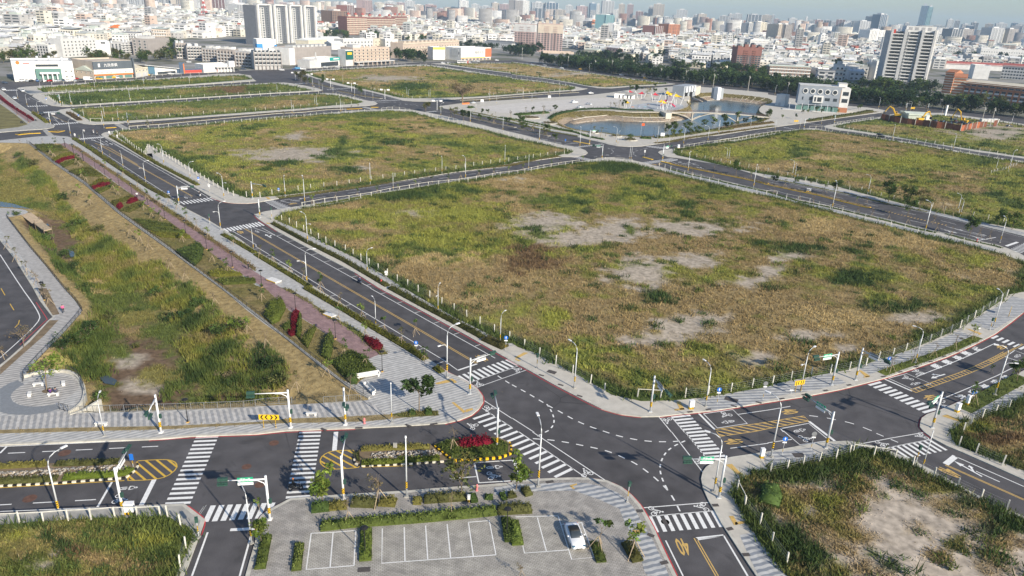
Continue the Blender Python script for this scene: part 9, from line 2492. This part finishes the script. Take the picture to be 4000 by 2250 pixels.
# skyline towers: (tile, x0, x1, top, base, colour, columns)
def azi(p,dist):
 q=G((p[0],max(p[1],55+.042*(p[0]-2000)+60)))
 d=hypot(*q)
 return (q[0]/d*dist,q[1]/d*dist)
SKY_T={'00':"1130,1300,0,75,pink 1300,1530,-12,78,lgrey 1535,1780,-22,72,grey 1790,2030,-12,76,beige 2085,2135,30,110,lgrey 2140,2270,-8,135,brick 2275,2340,-4,130,brick 2392,2460,45,165,grey 2462,2545,38,165,white 0,110,-60,0,lgrey 870,950,0,35,pink 970,1030,5,40,lgrey",'10':"620,790,18,115,peach 790,950,20,115,peach 775,925,110,300,brown 928,1030,55,240,brick 1085,1170,2,170,pink 1040,1082,25,115,lgrey 1200,1300,25,110,beige 1300,1420,15,108,lgrey 1345,1590,62,165,white 1595,1700,48,140,beige 1705,1812,45,142,pink 1690,1858,122,205,white 1500,1600,8,72,lgrey 2045,2135,5,125,white 1930,2030,72,130,beige 2165,2240,42,135,lgrey 2245,2370,62,135,grey 2372,2440,28,160,beige 2445,2560,42,160,pink 2025,2220,132,188,grey 1420,1500,25,100,pink 1830,1900,85,140,pink 250,350,25,70,pink 0,60,10,60,cream",'20':"25,100,5,225,taupe 101,165,5,222,white 195,325,25,110,grey 330,455,28,112,navy 172,330,82,170,dark 332,420,92,180,peach 425,520,95,182,beige 522,590,98,182,peach 595,665,98,182,beige 525,600,55,105,lgrey 640,750,62,190,pink 770,830,35,120,blue 832,865,42,125,white 770,832,102,160,lgrey 890,1005,10,175,grey 1008,1110,98,165,white 1052,1110,42,115,beige 1135,1195,45,175,pink 932,1092,152,330,teal 1130,1220,150,225,peach 1018,1120,245,350,white 1222,1300,115,200,brick 1302,1345,130,215,beige 1347,1395,66,145,grey 1396,1500,42,140,beige 1440,1515,162,265,cream 1518,1600,172,270,dark 1630,1735,98,150,lgrey 1605,1698,152,250,grey 1700,1760,182,330,white 1766,1832,182,330,white 1432,1560,262,395,brick 1562,1672,245,395,orangebrick 1870,1960,192,270,dark 1962,2060,205,280,beige 2092,2230,198,290,peach 2190,2280,138,225,lgrey 2150,2188,142,215,grey 2342,2480,148,240,dark 2482,2574,152,245,beige 2242,2330,205,290,orangebrick 2166,2288,252,355,white 2366,2440,232,370,grey 2442,2540,222,372,cream 1800,1868,150,220,grey 1850,1930,140,200,beige 2060,2148,160,220,grey 1200,1290,290,380,white 1345,1440,170,250,lgrey 1900,1990,255,330,white",'30':"0,30,152,255,lgrey 82,150,245,430,beige 152,292,248,432,taupe 295,306,255,430,beige 340,362,172,270,white 30,80,190,270,pink 180,260,185,250,lgrey 262,338,205,270,beige 365,430,205,275,grey 432,520,200,272,brick 522,600,205,275,dark 602,640,215,272,lgrey 642,735,198,285,brick 737,820,210,285,dark 812,900,222,360,white 902,1008,212,365,grey 1010,1085,168,360,dark 1086,1150,148,395,navy 1152,1235,156,395,grey 1002,1160,302,445,white 1452,1525,58,275,blue 1527,1572,70,275,teal 1332,1380,232,290,grey 1745,1805,198,320,lgrey 1812,1865,208,320,grey 1822,1925,292,455,dark 1928,2035,292,448,taupe 2038,2205,268,430,navy 2208,2330,282,475,grey 2332,2378,302,475,cream 2382,2470,292,475,taupe 2372,2438,232,320,blue 2442,2510,238,320,white 1992,2055,228,310,dark 2502,2574,262,475,grey 1240,1330,250,330,lgrey 1600,1740,255,330,lgrey 1900,1980,245,320,grey 2120,2200,240,310,beige 2230,2340,235,310,lgrey"}
N_=0
for tl,rows in SKY_T.items():
 N_=0
 for r in sorted(rows.split(),key=lambda r:float(r.split(',')[0])):
  x0,x1,y0,y1,c=r.split(',')
  x0,x1,y0,y1=map(float,(x0,x1,y0,y1))
  ox,oy,k=TL[tl]
  pm=(ox+(x0+x1)/2*k,oy+y1*k)
  hz=40+.042*(pm[0]-2000)
  if pm[1]>hz+18:
   a,bq=G((ox+x0*k,pm[1])),G((ox+x1*k,pm[1]))
   dist=hypot(*a)
  else:
   dist=4300+900*random.random()
   a,bq=azi((ox+x0*k,pm[1]),dist),azi((ox+x1*k,pm[1]),dist)
  if dist>4800:
   dist=4800
   a,bq=azi((ox+x0*k,pm[1]),dist),azi((ox+x1*k,pm[1]),dist)
  m_=((a[0]+bq[0])/2,(a[1]+bq[1])/2)
  yt=oy+y0*k
  lo,hi=6,300
  for _ in range(30):
   md=(lo+hi)/2
   if proj(m_[0],m_[1],md)[1]>yt:
    lo=md
   else:
    hi=md
  h=lo
  wd=math.dist(a,bq)
  dp=min(wd,34)
  rz=atan2(bq[1]-a[1],bq[0]-a[0])+random.choice((0,.0,.25))
  names=dict(lgrey='pale grey',grey='grey',dark='dark',navy='dark blue',brick='brick red',orangebrick='orange brick',pink='pinkish',peach='peach',beige='beige',taupe='taupe',white='white',cream='cream',blue='blue glass',teal='teal-netted',brown='brown')
  part_={'00':'upper left','10':'left of centre','20':'right of centre','30':'upper right'}[tl]
  t=tg('high_rise','%s %s tower, %s from the left on the %s skyline'%(names[c],'slim' if h>2*wd else 'broad' if wd>h else 'square',nth(N_),part_),'tower',(a[0],a[1],0),rz,'skyline towers')
  N_+=1
  MB().box(0,0,0,wd,dp,h).bd('wall',CM[c],t)
  FOOT.append([(a[0]-4,a[1]-4),(bq[0]+4,bq[1]-4),(bq[0]+4,bq[1]+dp+4),(a[0]-4,a[1]+dp+4)])
  cols_,fls=max(3,min(11,int(wd/5.5))),max(4,min(26,int(h/3.4)))
  m=MB()
  for j in range(fls):
   z0=1.5+j*(h-2)/fls
   for i in range(cols_):
    xx=wd*(i+.5)/cols_
    ww=wd/cols_*.58
    m.add([(xx-ww/2,-.12,z0),(xx+ww/2,-.12,z0),(xx+ww/2,-.12,z0+(h/fls)*.55),(xx-ww/2,-.12,z0+(h/fls)*.55)],[(0,1,2,3)])
   for i in range(3):
    yy=dp*(i+.5)/3
    ww=dp/3*.4
    m.add([(wd+.12,yy-ww/2,z0),(wd+.12,yy+ww/2,z0),(wd+.12,yy+ww/2,z0+(h/fls)*.5),(wd+.12,yy-ww/2,z0+(h/fls)*.5)],[(0,1,2,3)])
  m.bd('windows',M['glass'],t,kind='stuff')
  m=MB()
  for i in range(cols_//3+2):
   xx=wd*i/(cols_//3+1)
   m.box(xx-wd*.02,-.6,0,xx+wd*.02,-.13,h)
  m.bd('piers',CM['lgrey' if c in ('dark','navy','grey','brick') else c],t)
  MB().box(wd*.25,dp*.2,h,wd*.7,dp*.7,h+max(3,h*.06)).bd('roof_house',CM['lgrey'],t)
# the low houses: the largest singly, the rest as one mass
HM=hmt('house_walls',[(.74,.73,.70),(.66,.63,.55),(.78,.77,.75),(.55,.55,.54),(.70,.66,.56),(.60,.57,.50),(.76,.75,.72),(.44,.43,.42),(.70,.60,.50),(.80,.79,.77)],.12)
RM=hmt('house_roofs',[(.70,.70,.68),(.55,.60,.54),(.62,.62,.60),(.48,.47,.45),(.74,.74,.72),(.60,.63,.60),(.56,.55,.52),(.66,.65,.62),(.42,.44,.42),(.72,.71,.66)],.12)
def house_proto(k):
 t=tg('house','proto','house')
 PROTO.append(t)
 w_,d_,h_=((9,13,10.5),(12,14,9),(22,13,11),(16,20,7),(8,12,13),(14,12,10))[k]
 MB().box(0,0,-.3,w_,d_,h_).bd('wall',HM,t)
 m=MB()
 if k in (1,3):
  m.add([(-.4,-.4,h_),(w_+.4,-.4,h_),(w_+.4,d_/2,h_+2.2),(-.4,d_/2,h_+2.2),(-.4,d_+.4,h_),(w_+.4,d_+.4,h_)],[(0,1,2,3),(3,2,5,4),(0,3,4),(1,5,2)])
 elif k==2:
  m.add([(-.3,-.3,h_+.8),(w_+.3,-.3,h_+.8),(w_+.3,d_+.3,h_+2.0),(-.3,d_+.3,h_+2.0)],[(0,1,2,3)])
  m.box(-.3,d_-.2,h_,w_+.3,d_+.3,h_+1.99)
 else:
  m.box(0,0,h_+.003,w_,.25,h_+1)
  m.box(w_-.25,.25,h_+.003,w_,d_,h_+1)
  m.box(0,.25,h_+.003,.25,d_,h_+1)
  m.box(w_*.3,d_*.35,h_+.003,w_*.8,d_*.8,h_+3)
  m.box(w_*.25,d_*.3,h_+3.003,w_*.85,d_*.85,h_+3.2)
 m.bd('roof',RM,t)
 m=MB()
 fl=int(h_/3.3)
 nc=max(2,int(w_/3.6))
 for j in range(fl):
  z0=.9+j*h_/fl
  for i in range(nc):
   x=w_*(i+.5)/nc
   m.add([(x-1,-.05,z0),(x+1,-.05,z0),(x+1,-.05,z0+1.5),(x-1,-.05,z0+1.5)],[(0,1,2,3)])
  for i in range(2):
   y=d_*(i+.6)/2.4
   m.add([(w_+.05,y-.7,z0),(w_+.05,y+.7,z0),(w_+.05,y+.7,z0+1.3),(w_+.05,y-.7,z0+1.3)],[(0,1,2,3)])
 m.bd('windows',M['glass'],t,kind='stuff')
 if k in (0,2,4):
  m=MB()
  for j in range(1,fl):
   m.box(.3,-1.1,j*h_/fl,w_-.3,-.06,j*h_/fl+.9)
  m.bd('balconies',HM,t)
 if k!=3:
  MB().tube([(w_*.2,d_*.25,h_+.3),(w_*.2,d_*.25,h_+2.6)],.75,8).bd('water_tank',M['steel'],t)
 return t
HP=[house_proto(k) for k in range(6)]
HDIM=((9,13),(12,14),(22,13),(16,20),(8,12),(14,12))
HDESC=('white narrow flat-roofed house','gabled pale house','long joined terrace','low wide shed-like house','tall slim flat-roofed house','flat-roofed house with roof room')
GRP=[W(s) for s,n,kd,lb in GROVE if n and s.count(',')>2]
LIMX=(-500,0,150,200,300,700,1000,1250,1500,1800,2000,2250,2400,2700,2850,3000,3300,3450,3700,4000,4500)
LIMY=(235,235,230,190,165,150,140,150,160,165,165,195,235,265,275,300,325,290,262,275,280)
def free(x,y,r=7):
 qx,qy=proj(x,y,0)
 ok=qy<np.interp(qx,LIMX,LIMY)
 for P in FOOT:
  a=NA(P)
  ok&=~((x>a[:,0].min()-r)&(x<a[:,0].max()+r)&(y>a[:,1].min()-r)&(y<a[:,1].max()+r))
 for P in [DEV,ofs(BELT,62)+BELT[::-1]]+GRP:
  ok&=~inp(x,y,P)
 return ok
cand=[]
ang=radians(-12)
ca,sa=cos(ang),sin(ang)
yv=430.0
while yv<3300:
 stepx=15 if yv<1500 else 20
 xv=-2600.0+U_(0,10)
 while xv<2600:
  x,y=xv*ca-yv*sa,xv*sa+yv*ca
  k=random.choice((0,0,1,1,2,3,4,5,5))
  wd=HDIM[k][0]
  if y>300 and abs(x)<y*.80+80:
   cand.append((x+random.gauss(0,1),y+random.gauss(0,2),k))
  xv+=wd*random.choice((1.05,1.1,1.1,1.5,2.2))*(1 if yv<1500 else 1.3)
 yv+=(17 if yv<1100 else 23 if yv<1800 else 34)*random.choice((1,1,1.5))
cand.sort(key=lambda c:hypot(c[0],c[1]))
ok_=free(NA([c[0] for c in cand]),NA([c[1] for c in cand]))
cand=[c for c,k in zip(cand,ok_) if k]
near=sorted([c for c in cand if -60<proj(c[0],c[1],0)[0]<4060][:290],key=lambda c:c[0]/c[1])
num={}
far_v,far_f,far_c=[],[],[]
nearset=set(near)
cand=near+[c for c in cand if c not in nearset]
WC=NA([(.74,.73,.70),(.66,.63,.55),(.78,.77,.75),(.55,.55,.54),(.70,.66,.56),(.60,.57,.50),(.44,.43,.42),(.62,.48,.40),(.80,.79,.77)])
RC=NA([(.70,.70,.68),(.55,.60,.54),(.62,.62,.60),(.48,.47,.45),(.74,.74,.72),(.40,.38,.36),(.66,.65,.62)])
for x,y,k in cand:
 if (x,y,k) in nearset:
  qx,qy=proj(x,y,0)
  side=('at far left','left of striped towers','left of centre','in the middle distance','right of centre','near the brick block','near the white tower','at far right')[min(7,max(0,int(qx/500)))]
  o=cpt(HP[k])
  num[k,side]=num.get((k,side),-1)+1
  place(o,(x,y,0),ang+random.choice((0,0,0,.3,-.2))+random.gauss(0,.03),1,'%s in low housing %s, %s from left'%(HDESC[k],side,nth(num[k,side])),'low houses '+side)
  o.scale=(U_(.85,1.2),U_(.85,1.15),U_(.75,1.2))
  continue
 w_,d_=HDIM[k]
 h=random.choice((7,9,10,10,12,13,16 if random.random()<.3 else 11))*U_(.85,1.15)
 if random.random()<.02:
  h*=U_(1.6,3.0)
 w_,d_=w_*U_(.9,1.3),d_*U_(.9,1.3)
 a=ang+random.choice((0,0,0,.3,-.25))
 c,s=cos(a),sin(a)
 o=len(far_v)
 wc,rc=WC[random.randrange(len(WC))]*U_(.85,1.05),(RC[random.randrange(len(RC))] if random.random()>.03 else NA((.36,.12,.09)))*U_(.85,1.05)
 gb=random.random()<.35
 pts=[(0,0,0),(w_,0,0),(w_,d_,0),(0,d_,0),(0,0,h),(w_,0,h),(w_,d_,h),(0,d_,h)]
 rt=[(-.3,-.3,h+.02),(w_+.3,-.3,h+.02),(w_+.3,d_+.3,h+.02),(-.3,d_+.3,h+.02),(-.3,d_/2,h+2.2),(w_+.3,d_/2,h+2.2)] if gb else [(w_*.25,d_*.3,h),(w_*.75,d_*.3,h),(w_*.75,d_*.8,h),(w_*.25,d_*.8,h),(w_*.25,d_*.3,h+2.8),(w_*.75,d_*.3,h+2.8),(w_*.75,d_*.8,h+2.8),(w_*.25,d_*.8,h+2.8)]
 wn=[]
 fl=max(2,int(h/3.3))
 for j in range(fl):
  z0=1+j*(h/fl)
  wn+=[(w_*.08,-.08,z0),(w_*.44,-.08,z0),(w_*.44,-.08,z0+1.5),(w_*.08,-.08,z0+1.5),(w_*.56,-.08,z0),(w_*.92,-.08,z0),(w_*.92,-.08,z0+1.5),(w_*.56,-.08,z0+1.5)]
  if j%2==0:
   wn+=[(w_+.08,d_*.3,z0),(w_+.08,d_*.5,z0),(w_+.08,d_*.5,z0+1.3),(w_+.08,d_*.3,z0+1.3)]
 for q in pts+rt+wn:
  far_v.append((x+q[0]*c-q[1]*s,y+q[0]*s+q[1]*c,q[2]))
 far_c+=[wc]*8+[rc]*len(rt)+[(.06,.07,.08)]*len(wn)
 far_f+=[(o,o+1,o+5,o+4),(o+1,o+2,o+6,o+5),(o+3,o,o+4,o+7),(o+4,o+5,o+6,o+7)]
 r=o+8
 if gb:
  far_f+=[(r,r+1,r+5,r+4),(r+4,r+5,r+2,r+3),(r,r+4,r+3,r),(r+1,r+2,r+5,r+1)]
 else:
  far_f+=[(r,r+1,r+5,r+4),(r+1,r+2,r+6,r+5),(r+3,r,r+4,r+7),(r+4,r+5,r+6,r+7)]
 wq=r+len(rt)
 far_f+=[(wq+4*i,wq+4*i+1,wq+4*i+2,wq+4*i+3) for i in range(len(wn)//4)]
far_f=[f if len(set(f))==4 else tuple(dict.fromkeys(f)) for f in far_f]
me=bpy.data.meshes.new('distant_rooftops')
me.from_pydata(far_v,[],far_f)
at=me.color_attributes.new('tint','FLOAT_COLOR','POINT')
at.data.foreach_set('color',np.c_[NA(far_c),np.ones(len(far_c))].astype(np.float32).ravel())
me.materials.append(tnt('distant_walls',.85,.12,.1))
ob('distant_rooftops',me,None,kind='stuff',label='endless low white houses between the landmarks and the skyline',category='houses')
# farther blocks out to the haze
rng=np.random.default_rng(5)
fv,ff,fc=[],[],[]
for _ in range(2600):
 r_=rng.uniform(2600,8500)
 th=rng.uniform(-.74,.74)
 x,y=r_*sin(th),r_*cos(th)
 w_,d_=rng.uniform(14,55),rng.uniform(14,30)
 h=rng.uniform(9,26) if rng.random()<.62 else rng.uniform(26,62)
 wc=WC[rng.integers(len(WC))]*.95 if rng.random()<.7 else NA(((.45,.32,.27),(.25,.24,.25),(.50,.40,.32),(.32,.18,.14))[rng.integers(4)])
 o=len(fv)
 a=rng.uniform(-.4,.3)
 c,s=cos(a),sin(a)
 pts=[(0,0,0),(w_,0,0),(w_,d_,0),(0,d_,0),(0,0,h),(w_,0,h),(w_,d_,h),(0,d_,h)]
 n=int(h/4)
 wn=[]
 for j in range(n):
  z0=1.5+j*h/n
  wn+=[(w_*.05,-.2,z0),(w_*.95,-.2,z0),(w_*.95,-.2,z0+1.6),(w_*.05,-.2,z0+1.6)]
 for q in pts+wn:
  fv.append((x+q[0]*c-q[1]*s,y+q[0]*s+q[1]*c,q[2]))
 fc+=[wc]*8+[wc*.35]*len(wn)
 ff+=[(o,o+1,o+5,o+4),(o+1,o+2,o+6,o+5),(o+3,o,o+4,o+7),(o+4,o+5,o+6,o+7)]+[(o+8+4*i,o+9+4*i,o+10+4*i,o+11+4*i) for i in range(n)]
npm('distant_blocks',NA(fv),NA(ff),bpy.data.materials['distant_walls'],None,NA(fc),kind='stuff',label='hazy far blocks along the horizon',category='buildings')
# scattered street trees among the houses
pts=[]
for _ in range(900):
 r_=rng.uniform(500,2400)
 th=rng.uniform(-.70,.70)
 x,y=r_*sin(th),r_*cos(th)
 pts.append((x,y))
pts=[p for p,k in zip(pts,free(NA([p[0] for p in pts]),NA([p[1] for p in pts]),2)) if k]
gms(pts,[U_(6,11) for _ in pts],('deep','dark','dark','green'),'scattered dark trees among the low houses','scattered_trees',60,1.2)
# utility poles along the tree belt
for i,k in enumerate("20' 10,60>10,44 56,68>57,56 83,72>83,60 100,74>100,60 96,72>96,60 116,76>116,64 149,80>150,68 174,83>174,70 202,88>202,74 237,92>238,76 30' 19,95>20,82 124,101>124,94 F' 107,33>108,26 116,34>117,25 64,19>65,6 24,20>24,8 113,27>113,19".split()):
 if ',' not in k:
  tl=k
  continue
 a,b=k.split('>')
 h=min(max(H(tl+' '+a,tl+' '+b),9),14)
 q=G(px(tl+' '+a)[0])
 t=tg('utility_pole','%s pale utility pole along the tree belt'%nth(i),'utility pole',(q[0],q[1],0),.2,'utility poles')
 MB().tube([(0,0,0),(0,0,h)],[.2,.13],7).bd('pole',M['con'],t)
 MB().box(-1.0,-.08,h-.9,1.0,.08,h-.75).bd('crossarm',M['con2'],t)
 MB().tube([(.5,0,h-2.2),(.5,0,h-1.3)],.25,7).bd('transformer',M['steel'],t)
# the air
hz_m=bpy.data.materials.new('haze_air')
hz_m.use_nodes=True
ht=hz_m.node_tree
ht.nodes.clear()
ho=ht.nodes.new('ShaderNodeOutputMaterial')
pv=ht.nodes.new('ShaderNodeVolumePrincipled')
pv.inputs['Color'].default_value=(.60,.80,1.0,1)
pv.inputs['Density'].default_value=0.0001
pv.inputs['Anisotropy'].default_value=0.0
ht.links.new(pv.outputs[0],ho.inputs['Volume'])
MB().box(-7500,-400,-6,7500,9000,190).bd('haze',hz_m,None,kind='stuff',label='thin pale haze over the whole city',category='haze')
# drop the models the copies were taken from
for o in PROTO:
 for c in [k2 for k1 in KIDS.get(o.name,()) for k2 in KIDS.get(k1.name,())]+list(KIDS.get(o.name,())):
  bpy.data.objects.remove(c)
 bpy.data.objects.remove(o)
